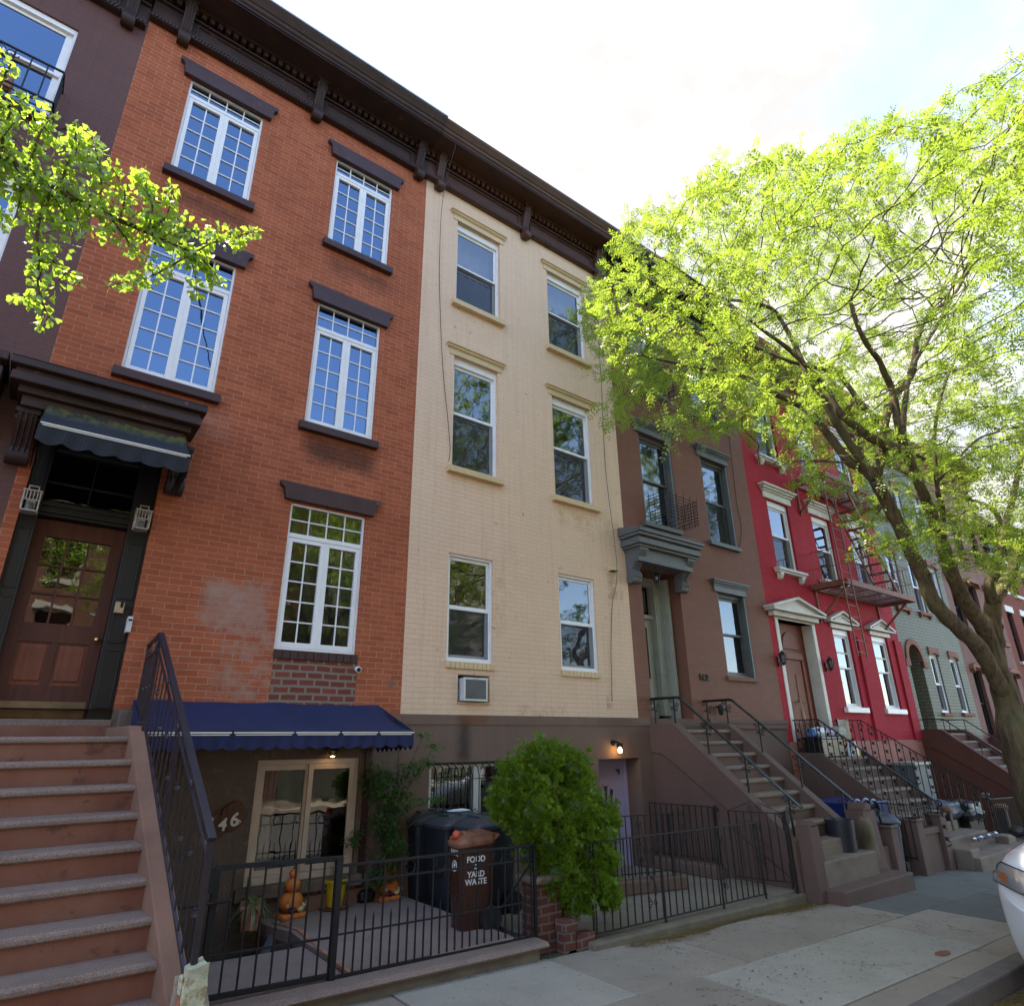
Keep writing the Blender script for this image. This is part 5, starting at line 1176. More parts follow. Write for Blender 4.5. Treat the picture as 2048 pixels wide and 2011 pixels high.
# brick pillar
PL=thing('brick_pillar',(4.78,-2.38,0),'short old brick pillar with a rounded stone cap at the end of the black garden fence','pillar')
pa,pb_=P(1074,1800,-2.24).x,P(1124,1800,-2.24).x; m=MB(); m.box(pa,pb_,-2.24,-1.98,-.05,P(1100,1747,-2.24).z-.07); m.build('shaft',M['pillarbrick'],PL,bevel=.01); m=MB(); zc_=P(1100,1747,-2.24).z; m.box(pa-.06,pb_+.04,-2.29,-1.94,zc_-.075,zc_); m.build('cap',M['granite'],PL,bevel=.03)
t=thing('brick_planter_edge',(5.1,-2.4,0),'low stepped brick edging at the foot of the brick pillar','edging')
m=MB(); qa,qb,qc=P(1128,1860,-2.4).x,P(1153,1860,-2.4).x,P(1188,1870,-2.4).x; m.box(qa,qb,-2.4,-2.28,-.05,.17); m.box(qb,qc,-2.42,-2.28,-.06,.12); m.build('bricks',M['pillarbrick'],t,bevel=.008)
m=MB(); m.box(qa-.01,qb+.01,-2.415,-2.27,.165,.27); m.build('brick_cap',M['pillarbrick'],t,bevel=.008)
# ------------------------------------------------------------------ 144 areaway
struct(MB().box(4.96,9.2,-2.40,.5,-.4,.0).build('areaway_paving',M['area_conc']))
m=MB(); m.hexa([(5.2,-2.52,-.3),(9.25,-2.52,-.4),(9.25,-2.28,-.4),(5.2,-2.28,-.3)],[(5.2,-2.52,.045),(9.25,-2.52,-.03),(9.25,-2.28,-.03),(5.2,-2.28,.045)]); o=m.build('areaway_curb',M['copestone'],bevel=.02); tag(o,'long worn brownish curb stone below the low scrolled iron fence','curb')
F2=thing('low_fence',(6.9,-2.4,0),'low thin brown black iron fence with scroll ornaments in front of the cream house','fence')
y=-2.4; x0,x1=5.30,8.50; zt_=lambda x:.935-.012*(x-5.3); zb=lambda x:.085-.012*(x-5.3)
m=MB(); m.bar((x0,y,zt_(x0)),(x1,y,zt_(x1)),.03,.014); m.bar((x0,y,zb(x0)),(x1,y,zb(x1)),.022,.012)
for x in (5.32,6.45,7.55,8.47): m.bar((x,y,-.05),(x,y,zt_(x)),.02)
n=27
for i in range(n): x=x0+.06+(x1-x0-.12)*i/(n-1); m.bar((x,y,zb(x)),(x,y,zt_(x)),.0125)
m.build('bars',M['iron2'],F2)
def heart(m,x,y,zc,s=1.,pl='xz'):
    for sg in (-1,1):
        for up in (-1,1):
            pts=[]
            for k in range(15):
                f=k/14; q=PI*.5-PI*1.5*f; pts.append((sg*(.012+.055*math.sin(PI*f)*s),up*(.02+.20*f*s)))
            pts=[(x+a,y,zc+b) if pl=='xz' else (x,y+a,zc+b) for a,b in pts]; m.tube(pts,.006,4)
            c=(x+sg*.030*s,y,zc+up*.225*s) if pl=='xz' else (x,y+sg*.03*s,zc+up*.225*s)
            m.spiral(c,.032*s,1.2,.006,pl,sgn=-sg*up,start=PI/2*up)
    return m
for x in (6.25,7.60): m=MB(); heart(m,x,y-.008,.50,1.15); m.lathe([(0,.03),(.018,.0),(0,-.03)],(x,y-.01,.5),8); m.build('scroll',M['iron2'],F2)
GT=thing('areaway_gate',(9.0,-2.1,.1),'half open thin iron gate with a scrolled peak beside the brown stoop','gate')
a=Vector((8.92,-2.42,0)); b=Vector((8.78,-1.62,0)); 
a=Vector((9.12,-2.42,0)); b=Vector((8.90,-1.66,0))
def gp(f,z): v=a.lerp(b,f); return (v.x,v.y,z)
m=MB(); m.bar(gp(0,.10),gp(1,.10),.014); m.bar(gp(0,.96),gp(1,.96),.014)
for i in range(8): m.bar(gp(i/7,.06 if i in (0,7) else .10),gp(i/7,.96),.016 if i in(0,7) else .0115)
m.bar(gp(0,.14),gp(1,.75),.012); m.bar(gp(1,.96),gp(.55,1.10),.010); m.bar(gp(0,.96),gp(.45,1.10),.010)
for f,s in ((.42,1),(.58,-1)):
    c=gp(f,1.02); m.spiral((c[0],c[1],c[2]),.05,1.4,.006,'yz',sgn=s)
heart(m,*gp(.5,.55)[:2],.55,1.,'yz'); m.build('leaf',M['iron2'],GT); m=MB(); m.bar((9.14,-2.45,-.03),(9.14,-2.45,1.0),.03); m.bar((9.2,-2.36,-.03),(9.2,-2.36,.95),.02); m.bar((9.14,-2.45,.97),(8.98,-2.45,.93),.02); m.box(9.09,9.16,-2.48,-2.40,.84,.98); m.build('post',M['iron2'],GT)
# inner rails around the basement steps
def inner_rail(label,p0,p1,zt_,n,pl):
    t=thing('area_railing',p0,label,'railing','thin iron railings around the basement entry'); m=MB(); p0,p1=Vector(p0),Vector(p1)
    m.bar(p0+Vector((0,0,zt_)),p1+Vector((0,0,zt_)),.02,.014); m.bar(p0+Vector((0,0,.12)),p1+Vector((0,0,.12)),.014)
    for i in range(n+1): q=p0.lerp(p1,i/n); m.bar(q+Vector((0,0,.08)),q+Vector((0,0,zt_)),.012)
    m.bar(p1,p1+Vector((0,0,zt_)),.035,.035); m.spiral((p1.x+(.05 if pl=='xz' else 0),p1.y-(.05 if pl=='yz' else 0),p1.z+zt_-.02),.05,1.3,.01,pl)
    q=p0.lerp(p1,.5); heart(m,q.x,q.y,zt_*.6+q.z,1.,pl); m.build('bars',M['iron2'],t)
inner_rail('thin iron area railing left of the basement entry, in front of the lilac door',(6.95,-1.02,.12),(7.97,-1.30,.12),.84,10,'xz')
inner_rail('thin iron area railing right of the lilac door, along the stoop wall',(8.98,-.05,.12),(9.12,-1.24,.12),.85,11,'yz')
t=thing('basement_step',(8.0,-1.2,0),'low brownstone kerb wall left of the basement entry, under a thin railing','step wall')
m=MB(); m.hexa([(6.9,-1.10,0),(8.12,-1.42,0),(8.16,-1.22,0),(6.95,-.92,0)],[(6.9,-1.10,.17),(8.12,-1.42,.17),(8.16,-1.22,.17),(6.95,-.92,.17)]); m.build('wall',M['stucco144'],t,bevel=.02)
t=thing('basement_step',(9.0,-.7,0),'low brownstone kerb wall against the brown stoop, under a thin railing','step wall')
m=MB(); m.box(8.93,9.19,-1.34,-.02,.0,.17); m.build('wall',M['stucco144'],t,bevel=.02)

# ================================================================== brown house stoop 142
def stoop(name,label,xa,xb,ztop,ylast,n,rise,run,land,cw,cmat,tmat,x_in=0,panel=True,cap=None):
    """xa..xb outer faces; cheek walls cw wide; landing depth land; treads descend to y=-(land+n*run)"""
    t=thing(name,((xa+xb)/2,-1.2,0),label,'stoop')
    m=MB(); ia,ib=xa+cw,xb-cw; gzm=gz((xa+xb)/2)
    for k in range(n):
        z=ztop-k*rise; yf=-(land+k*run); yb=.0 if k==0 else yf+run+.03
        q=MB(); q.prism([(yb,z-.06),(yb,z),(yf+.02,z),(yf,z-.02),(yf,z-.05),(yf+.01,z-.06)],'x',ia,ib); q.build('tread',tmat,t,bevel=.006)
        zlow=z-rise; m.box(ia,ib,yf+.03,yf+.07+run,zlow-.0,z-.06)
        m.box(ia,ib,yf+.04,0,gzm-.5,zlow) if k==n-1 else None
    m.build('risers',cmat,t)
    for s,(c0,c1) in enumerate(((xa,ia),(ib,xb))):
        yl=ylast; zt0=ztop+.10; slope=rise/run
        ye=-(land-.05); zl=zt0-slope*(-(yl-ye))
        m=MB(); m.prism([(0,zt0),(ye,zt0),(yl,zl),(yl,gzm-.4),(0,gzm-.4)],'x',c0,c1); w=m.build('cheek_wall',cmat,t,bevel=.012)
        if panel and s==0:
            m=MB(); off=.48; pts=[(-.03,zt0-off),(ye+.32,zt0-off),(yl+.15,zl-off+.23)]
            m.tube([(c0-.004,p[0],p[1]) for p in pts],.014,5)
            m.prism([(-.0,zt0),(ye,zt0),(yl,zl),(yl,zl-off+.1),(ye+.3,zt0-off),(0,zt0-off)],'x',c0-.025,c0+.01); m.build('string_panel',cmat,w,bevel=.006)
    return t
S142=stoop('stoop','brown plastered stoop with glossy black handrails leading to the brown house door',9.2,10.98,2.13,-2.50,8,.195,.235,.60,.20,M['stucco142'],M['stepstone'])
# lower flared steps + newels
m=MB(); z0=gz(10.4)
for k,(z,yf) in enumerate(((.545,-2.50),(.34,-2.72))): m.box(9.5,11.05 if k else 10.78,yf,-2.2,-.45,z)
m.build('lower_steps',M['stepstone'],S142,bevel=.02)
m=MB(); m.box(9.42,11.55,-2.98,-2.3,z0-.2,z0+.20); m.build('bottom_step',M['stucco142'],S142,bevel=.02)
def newel(t,x0,x1,y0,y1,zb,zt_,mat,w2=0):
    m=MB(); ex=.04
    m.hexa([(x0-ex,y0-ex,zb),(x1+ex,y0-ex,zb),(x1+ex,y1+ex,zb),(x0-ex,y1+ex,zb)],[(x0,y0,zt_),(x1,y0,zt_),(x1,y1,zt_),(x0,y1,zt_)])
    xc=(x0+x1)/2; w=(x1-x0)/2; arc=[(xc+w*math.cos(R(a))*.62,zt_+w*.55*math.sin(R(a))) for a in range(0,181,15)]
    m.prism([(x1,zt_)]+arc+[(x0,zt_)],'y',y0,y1); return m.build('newel',mat,t,bevel=.012)
newel(S142,9.30,9.55,-2.68,-2.46,-.14,.80,M['stucco142']); newel(S142,11.26,11.66,-2.52,-2.24,-.05,.86,M['stucco142'])
def rail142(x,label,yend=-2.62):
    t=thing('handrail',(x,-1.5,1.8),label,'railing','glossy black handrails of the brown stoop')
    y1,z1=-.64,2.665; ye,ze=yend,1.04
    m=MB(); m.tube([(x,.02,z1),(x,y1+.06,z1),(x,y1,z1-.01),(x,y1-.06,z1-.05),(x,ye,ze)],.024,8); m.tube([(x,.02,z1),(x,y1+.06,z1),(x,y1-.06,z1-.05),(x,ye,ze)],.016,6); m.build('rail',M['glossblack'],t,smooth=True)
    sl=(ze-z1)/(ye-y1)
    for k,yy in enumerate((-.08,-.52,-1.15,-1.80,-2.44)):
        m=MB()
        zt_=z1 if yy>y1 else z1+(yy-y1)*sl; zb_=2.22 if yy>-.6 else 2.23+(yy+.55)*.83
        m.bar((x,yy,zb_),(x,yy,zt_),.022)
        for sg in (-1,1):
            m.spiral((x,yy+sg*.065,zt_-.09+sg*.03),.045,1.3,.007,'yz',sgn=sg); m.spiral((x,yy+sg*.045,zt_-.19+sg*.02),.032,1.3,.006,'yz',sgn=-sg)
        m.build('baluster',M['iron'],t)
    return t
rail142(9.3,'glossy black handrail on the left side of the brown stoop, nearest the camera'); rail142(10.85,'glossy black handrail on the right side of the brown stoop')
t=thing('cylinder_planter',(11.05,-2.3,.4),'tall black cylindrical pot standing on the lower step of the brown stoop','pot'); 
pA=P(1663,1634,-2.42); pB=P(1699,1704,-2.42); m=MB(); xc=(pA.x+P(1690,1634,-2.42).x)/2; rr_=(P(1690,1634,-2.42).x-pA.x)/2
m.lathe([(0,.0),(rr_*.9,.0),(rr_,.48),(rr_*.88,.48),(rr_*.8,.40),(0,.40)],(xc,-2.42,.30),24); m.build('pot',M['bin'],t,smooth=True)
# dry grass draping the right newel
V=[];Fq=[]
for i in range(420):
    x=11.08+rng.uniform(-.04,.10); y_=-2.66+rng.uniform(-.03,.15); z=.80-rng.uniform(0,.25); l=rng.uniform(.15,.4); dx=rng.uniform(-.02,.05); o=len(V)
    V+=[(x,y_,z),(x+.004,y_,z),(x+dx+.004,y_-.02,z-l),(x+dx,y_-.02,z-l)]; Fq.append((o,o+1,o+2,o+3))
o=np_mesh('dry_grass',np.array(V),np.array(Fq),M['dry']); tag(o,'dried straw hanging beside the right newel post of the brown stoop','grass')
# ================================================================== forecourt wall and gate of the red house
FW=thing('forecourt_wall',(13,-2.45,0),'low brown plastered forecourt wall with square piers before the red house','wall')
m=MB()
def pier(x0,x1,zt_,zb): m.box(x0,x1,-2.58,-2.32,zb,zt_); m.box(x0-.02,x1+.02,-2.60,-2.30,zt_-.05,zt_)
pier(11.98,12.22,.60,-.4); m.box(11.72,11.98,-2.50,-2.36,-.4,.30)
pier(12.98,13.24,.62,-.4); pier(14.0,14.26,.64,-.4); m.box(13.24,14.0,-2.50,-2.36,-.4,.33); m.box(13.24,14.0,-2.54,-2.32,.33,.43); m.build('wall',M['stucco142'],FW,bevel=.015)
def ironfence(name,label,pts,zt_,zb,step,mat,cat='fence',spike=True,group=None,rad=.012):
    t=thing(name,tuple(pts[0]),label,cat,group); m=MB()
    for a_,b_ in zip(pts[:-1],pts[1:]):
        a_,b_=Vector(a_),Vector(b_); n=max(2,int((b_-a_).length/step))
        m.bar(a_+Vector((0,0,zt_)),b_+Vector((0,0,zt_)),.022,.018); m.bar(a_+Vector((0,0,zb)),b_+Vector((0,0,zb)),.02)
        for i in range(n+1):
            q=a_.lerp(b_,i/n); m.bar(q+Vector((0,0,zb-.05)),q+Vector((0,0,zt_+(.0))),rad)
            if spike: m.tube([q+Vector((0,0,zt_)),q+Vector((0,0,zt_+.09))],[.009,.001],4)
    m.build('bars',mat,t); return t
ironfence('forecourt_gate','black iron gate leaf beside the blue grey bin of the red house',[(12.92,-2.5,-.1),(12.85,-1.7,-.1)],.95,.12,.09,M['iron'],'gate')
ironfence('wall_railing','black spiked railing standing on the low forecourt wall of the red house',[(13.24,-2.42,.43),(14.0,-2.42,.43)],.34,.04,.07,M['iron'],'railing',rad=.01)
# ================================================================== red house stoop
S140=stoop('stoop','wide worn stone stoop with ornate cast iron railings before the red house',13.95,16.0,1.56,-1.75,6,.205,.26,.62,.06,M['stucco142'],M['stepstone'],panel=False)
m=MB()
for k,(z,yf,xe_) in enumerate(((.34,-2.05,16.2),(.16,-2.45,16.5),(-.08,-2.95,17.1))): m.box(14.35,xe_,yf,-1.6,z-.30,z)
m.build('lower_steps',M['stepstone'],S140,bevel=.02); m=MB(); m.box(14.30,14.75,-2.85,-2.55,-.3,.04); m.build('step_block',M['stepstone'],S140,bevel=.03); m=MB(); m.box(16.6,17.05,-2.75,-2.5,-.1,.06); m.build('step_block',M['stepstone'],S140,bevel=.03)
def ornate(x,label,xe,ye=-2.55):
    t=thing('iron_railing',(x,-1.3,1.6),label,'railing','ornate cast iron railings of the red house stoop'); m=MB()
    P_=[(x,.0,2.34),(x,-.60,2.34),(xe,ye,.84)]
    for a_,b_ in zip(P_[:-1],P_[1:]): m.bar(a_,b_,.035,.022)
    a1=Vector(P_[1]); a2=Vector(P_[2]); n=17
    spots=[(Vector((x,-.05-.12*i,2.34)),1.56) for i in range(5)]+[(a1.lerp(a2,i/n),None) for i in range(n+1)]
    for i,(v,zb_) in enumerate(spots):
        zb_=zb_ if zb_ else max(v.z-.80,gz(15)+.0); m.bar((v.x,v.y,zb_),tuple(v),.016)
        if i%2==0:
            for zz in (.22,.42,.62):
                if v.z-zz>zb_+.05: m.blob((v.x,v.y-.05,v.z-zz),.012,.03,.03,6,4); m.bar((v.x,v.y-.10,v.z-zz-.04),(v.x,v.y,v.z-zz+.0),.010); m.bar((v.x,v.y-.10,v.z-zz+.02),(v.x,v.y,v.z-zz+.04),.010)
            m.tube([(v.x,v.y,v.z-.16),(v.x,v.y-.03,v.z-.07),(v.x,v.y-.07,v.z-.07),(v.x,v.y-.11,v.z-.16)],.009,4)
            m.tube([(v.x,v.y,v.z-.7),(v.x,v.y-.05,v.z-.74),(v.x,v.y-.10,v.z-.7)],.010,4)
    m.spiral((xe,ye-.05,.80),.06,1.3,.012,'yz'); m.build('railing',M['iron'],t); return t
ornate(14.0,'ornate cast iron railing on the left of the red house stoop',14.05); ornate(15.93,'ornate cast iron railing on the right of the red house stoop',16.9,-2.45)
ironfence('side_fence','long black spiked fence right of the red house stoop, cluttered with covered things behind it',[(17.05,-2.45,-.35),(20.4,-2.45,-.45)],1.05,.12,.11,M['iron'])
ironfence('side_fence','black spiked fence beyond the sage house stoop',[(22.9,-2.45,-.55),(25.4,-2.45,-.62)],1.05,.12,.12,M['iron'])
S138=stoop('stoop','tall dark red brownstone stoop with thin black handrails before the sage green house',20.6,22.45,2.04,-2.25,8,.205,.25,.62,.17,M['brownstone138'],M['copestone'])
for x,lb in ((20.78,'thin black handrail on the left cheek of the dark red stoop'),(22.3,'thin black handrail on the right cheek of the dark red stoop')):
    t=thing('handrail',(x,-1.2,2.2),lb,'railing','thin handrails of the dark red stoop'); m=MB()
    m.bar((x,0,2.41),(x,-.62,2.41),.03,.025); m.bar((x,-.62,2.41),(x,-2.2,1.07),.03,.025)
    for yy,zb_ in ((-.2,2.13),(-.6,2.13),(-1.35,1.5),(-2.1,.9)): m.bar((x,yy,zb_),(x,yy,2.41 if yy>-.62 else 2.41+(yy+.62)*.85),.018)
    m.build('rail',M['iron'],t)
ironfence('side_fence','black iron railing in front of the salmon brownstone',[(25.6,-2.3,-.65),(30.5,-2.3,-.8)],1.1,.12,.13,M['iron'])
stoop('stoop','brownstone stoop of the salmon house, behind the tree trunk',26.0,27.7,1.9,-2.2,8,.21,.25,.6,.17,M['brownstone138'],M['copestone'],panel=False)
struct(MB().box(11.0,13.95,-2.36,.4,-.8,-.22).build('forecourt_paving',M['area_conc'])); struct(MB().box(16.0,20.6,-2.40,.4,-.9,-.38).build('forecourt_paving_far',M['area_conc'])); struct(MB().box(22.45,60,-2.35,.4,-1.9,-.7).build('forecourt_paving_end',M['area_conc']))
# ================================================================== wheeled bins
def rrect(cx,cy,w,d,r,n=4):
    pts=[]
    for (sx,sy,a0) in ((1,1,0),(-1,1,90),(-1,-1,180),(1,-1,270)):
        for k in range(n+1): a=R(a0+90*k/n); pts.append((cx+sx*(w/2-r)+r*math.cos(a),cy+sy*(d/2-r)+r*math.sin(a)))
    return pts
def loft(m,rings):
    o=len(m.v); n=len(rings[0]); 
    for r in rings: m.v+=[tuple(p) for p in r]
    for j in range(len(rings)-1):
        for i in range(n): m.f.append((o+j*n+i,o+j*n+(i+1)%n,o+(j+1)*n+(i+1)%n,o+(j+1)*n+i))
    m.f.append(tuple(o+i for i in reversed(range(n)))); m.f.append(tuple(o+(len(rings)-1)*n+i for i in range(n)))
def wheelie(name,x,y,z,w,d,h,rot,bm,lm,label,group=None,cat='wheeled bin',latch=False,handle=True,txt=False):
    t=thing(name,(0,0,0),label,cat,group)
    m=MB(); rings=[]
    for zz,k,rr in ((0,.80,.05),(.03,.83,.06),(h*.5,.92,.06),(h*.86,.985,.06),(h*.87,1.03,.06),(h*.90,1.04,.06)):
        rings.append([(px,py,zz) for px,py in rrect(0,0,w*k,d*k,rr)])
    loft(m,rings); m.box(-w*.30,w*.30,-d*.5-.005,-d*.46,h*.38,h*.40); m.bar((-w*.22,-d*.47,h*.52),(w*.22,-d*.47,h*.52),.02)
    for sx in(-1,1): m.bar((sx*w*.36,d*.40,.10),(sx*w*.36,d*.46,h*.86),.03,.03)
    m.build('body',bm,t,smooth=True,bevel=.004)
    m=MB(); rings=[]
    for zz,k,dy in ((h*.885,1.06,0),(h*.925,1.09,0),(h*.935,1.07,0),(h*.965,.98,0),(h*.995,.82,.0),(h*1.01,.55,.0)):
        rings.append([(px,py+dy+(.02 if k<1 else 0),zz+.03*(py/d)) for px,py in rrect(0,0,w*k,d*k,.08)])
    loft(m,rings)
    m.prism([(-w*.27,h*.985),(w*.27,h*.985),(w*.22,h*1.018),(-w*.22,h*1.018)],'y',-d*.30,-d*.12); m.prism([(-w*.30,h*.99),(w*.30,h*.99),(w*.26,h*1.025),(-w*.26,h*1.025)],'y',d*.0,d*.34)
    if handle:
        m.tube([(-w*.42,d*.48,h*.93),(-w*.42,d*.62,h*.97),(w*.42,d*.62,h*.97),(w*.42,d*.48,h*.93)],.017,6)
    m.build('lid',lm,t,smooth=True)
    if latch:
        m=MB(); m.blob((0,-d*.42,h*.99),.055,.045,.045,12,8); m.box(-.09,-.03,-d*.50,-d*.40,h*.94,h*.97); m.ring((0,-d*.45,h*1.0),.028,.014,'xz',12); m.build('latch',M['orangered'],t,smooth=True)
    for sx in(-1,1):
        m=MB(); m.cyl((sx*w*.46,d*.36,.115),(sx*w*.46+sx*.05,d*.36,.115),.115,n=20); m.cyl((sx*w*.46+sx*.045,d*.36,.115),(sx*w*.46+sx*.056,d*.36,.115),.05,n=12); m.build('wheel',M['rubber'],t,smooth=True)
    t.location=(x,y,z); t.rotation_euler=(0,0,rot); return t
# fronts of the bins face left (towards the stoop), i.e. local -y -> world -x
for (x,y,lb) in ((4.70,-.02,'black wheeled bin of the trio, furthest back by the leafy climber'),(4.74,-.62,'black wheeled bin of the trio, in the middle'),(4.82,-1.16,'black wheeled bin of the trio, nearest the fence and partly behind the brown bin')):
    wheelie('wheeled_bin',x-.02,y+.0,.14,.50,.62,.98 if y>-1 else 1.0,R(-90+3*math.sin(y*9)),M['bin'],M['binlid'],lb,'black wheeled bins beside the terrace')
fb=wheelie('food_waste_bin',4.22,-1.72,.17,.32,.42,.89,R(-97),M['brownbin'],M['orangelid'],'slim brown food and yard waste bin with orange latch and white lettering',None,'food waste bin',latch=True)
# lettering on its right-hand side (local +x... the side that faces the street)
Rm=Matrix.Rotation(PI/2,4,'Z')@XZ
for i,(s_,sz) in enumerate((('FOOD',.076),('&',.064),('YARD',.076),('WASTE',.076))):
    text_obj('lettering',s_,sz,M['letters'],Matrix.Translation((.158,-.02,.66-.068*i))@Rm,fb,.0015,bold=.0018)
text_obj('emblem','NYC',.085,M['letters'],Matrix.Translation((.03,-.209,.72))@XZ,fb,.001)
m=MB(); m.ring((0.03,-.206,.60),.048,.005,'xz',18); m.tube([(.03,-.206,.56),(.03,-.206,.63)],.004,4); m.tube([(.03,-.206,.59),(.048,-.206,.615)],.004,4); m.tube([(.03,-.206,.59),(.012,-.206,.615)],.004,4); m.build('emblem',M['letters'],fb)
t=thing('plastic_bag',(5.0,-1.45,1.1),'crumpled white sheet of plastic on the lid of the furthest black bin','bag')
m=MB(); m.add([(4.72,-.50,1.14),(5.0,-.56,1.15),(5.02,-.36,1.155),(4.86,-.30,1.15),(4.74,-.36,1.145),(4.80,-.44,1.165),(4.92,-.45,1.17)],[(0,1,6,5),(1,2,6),(2,3,6),(3,4,5,6),(4,0,5)]); m.build('sheet',M['whitebag'],t)
t=thing('blue_bag',(5.05,-2.1,.6),'small blue plastic bag tucked between the brick pillar and the evergreen','bag'); pb=P(1070,1707,-1.9)
rock((pb.x,-1.9,pb.z),(.13,.10,.07),11,M['bluebag'],t,'bag',.3)
# ================================================================== pumpkins
def pumpkin_stack(x,y,z,label,rot=0):
    t=thing('pumpkin_stack',(0,0,0),label,'ornament','stacked pumpkin ornaments on the terrace')
    m=MB(); m.box(-.135,.135,-.105,.105,0,.05); m.build('base',M['pumpkin'],t,bevel=.015)
    for (zc,r,h) in ((.145,.125,.105),(.30,.082,.075),(.405,.045,.05)):
        mm=MB(); mm.blob((0,0,zc),r,r,h,32,12,lambda d,ph,th:(1-.085*abs(math.cos(4*ph))**6*0-.09*(1-abs(math.sin(4*ph+.3))**.5))*(1-.12*abs(d.z)**6)); mm.build('pumpkin',M['pumpkin'],t,smooth='all')
    mm=MB(); mm.tube([(0,0,.44),(.005,0,.47),(.015,0,.50)],[.012,.009,.006],6); mm.build('stem',M['cheek'],t,smooth=True)
    mm=MB()
    for i in range(9): a=R(-100+random.uniform(-25,25)); mm.blob((-.03+random.uniform(-.035,.035),-.105+random.uniform(-.01,.02),.07+random.uniform(0,.04)),.016,.016,.016,8,6)
    mm.build('grapes',M['grape'],t,smooth=True)
    mm=MB(); mm.blob((.06,-.10,.08),.032,.028,.024); mm.blob((.095,-.085,.10),.02,.02,.035); mm.blob((.04,-.095,.11),.016,.014,.028)
    for k in range(5): a=R(200+k*35); mm.tube([(.10,-.09,.10),(.10+.05*math.cos(k),-.10,.12+.03*math.sin(k*2))],[.008,.003],5)
    for k in range(6): mm.blob((-.08+.012*math.cos(k),-.095,.13+.012*math.sin(k)),.010,.006,.010,6,4)
    mm.build('gourds',M['gourd'],t,smooth=True)
    t.location=(x,y,z); t.rotation_euler=(0,0,rot); return t
pumpkin_stack(3.03,-.02+.16-.08,.20,'orange pumpkin stack ornament between the spider plant and the yellow pot',R(8)); bpy.data.objects['pumpkin_stack'].location=(P(580,1820,-.14).x,-.14,.20)
pumpkin_stack(P(776,1780,-.09).x,-.09,.20,'orange pumpkin stack ornament near the black bins, right of the yellow pot',R(5))
bpy.data.objects['pumpkin_stack'].scale=(1.04,)*3
_px=P(669,1800,-.08).x
t=thing('flower_pot',(_px,-.04,.2),'yellow glazed pot on a dark saucer with a sparse young plant','pot')
m=MB(); m.lathe([(.0,0),(.085,.0),(.125,.24),(.155,.245),(.16,.275),(.15,.28),(.135,.275),(.125,.245),(.11,.22),(0,.22)],(_px,-.08,.225),28); m.build('pot',M['yellow'],t,smooth=True)
m=MB(); m.lathe([(0,0),(.16,.0),(.175,.025),(.165,.025),(.155,.012),(0,.01)],(_px,-.08,.203),28); m.build('saucer',M['riser'],t,smooth=True); m=MB(); m.lathe([(0,0),(.122,.0),(0,.012)],(_px,-.08,.455),20); m.build('soil',M['soil'],t)
def leafy(V,Fq,base,dirv,ln,w,curl=.3,seg=4,side=None):
    base=np.array(base,float); d=np.array(dirv,float); d/=np.linalg.norm(d); s=np.cross(d,[0,0,1.]) if side is None else np.array(side,float)
    if np.linalg.norm(s)<1e-5: s=np.array([1.,0,0])
    s/=np.linalg.norm(s); o=len(V)
    for k in range(seg+1):
        f=k/seg; p=base+d*ln*f+np.array([0,0,-1.])*curl*ln*f*f; ww=w*(math.sin(PI*(.12+.86*f))**.7)/2
        V.append(p-s*ww); V.append(p+s*ww)
    for k in range(seg): Fq.append((o+2*k,o+2*k+1,o+2*k+3,o+2*k+2))
V=[];Fq=[]
for i in range(26):
    a=rng.uniform(0,6.28); st=np.array((_px+rng.uniform(-.06,.06),-.08+rng.uniform(-.06,.06),.46)); h=rng.uniform(.05,.26)
    leafy(V,Fq,st+[0,0,h],(math.cos(a),math.sin(a),.4),.07,.025,.4)
    leafy(V,Fq,st,(rng.uniform(-.15,.15),rng.uniform(-.15,.15),1),h,.004,0)
np_mesh('plant',np.array(V),np.array(Fq),M['grassy'],t)
t=thing('window_box_planter',(2.72,.0,.2),'long terracotta planter with trailing spider plant at the edge of the sunken well','planter')
m=MB(); 
def tub(m,c,ax,w,l,h,k=.82):
    a=Vector((math.cos(ax),math.sin(ax),0)); b=Vector((-a.y,a.x,0)); c=Vector(c)
    q=[(1,1),(-1,1),(-1,-1),(1,-1)]; lo=[c+a*l/2*k*i+b*w/2*k*j for i,j in q]; hi=[c+a*l/2*i+b*w/2*j+Vector((0,0,h)) for i,j in q]
    hi2=[c+a*(l/2+.015)*i+b*(w/2+.015)*j+Vector((0,0,h)) for i,j in q]; hi3=[v+Vector((0,0,.035)) for v in hi2]; m.hexa(lo,hi); m.hexa(hi2,hi3); return a,b
_tx=P(502,1810,-.22).x
tub(m,(_tx,-.22,.20),R(74),.19,.52,.19); m.build('box',M['terracotta'],t,bevel=.008)
V=[];Fq=[]
for i in range(170):
    u=rng.uniform(-.24,.24); a=R(74); bx,by=_tx+math.cos(a)*u,-.22+math.sin(a)*u; q=rng.uniform(0,6.28); up=rng.uniform(.2,1.3)
    leafy(V,Fq,(bx,by,.41),(math.cos(q),math.sin(q),up),rng.uniform(.12,.34),.010,rng.uniform(.5,1.3),6)
for i in range(24): 
    u=rng.uniform(-.05,.12); leafy(V,Fq,(_tx-.02+u*.2,-.14+u,.41),(rng.uniform(-.12,.12),rng.uniform(-.1,.1),1),rng.uniform(.12,.30),.012,.1,3)
np_mesh('spider_plant',np.array(V),np.array(Fq),M['grassy'],t)
t=thing('cloth',(2.85,.0,.35),'dark grey folded cloth lying behind the terracotta planter','cloth'); rock((2.93,.02,.28),(.13,.10,.10),21,M['cloth'],t,'fold',.4)
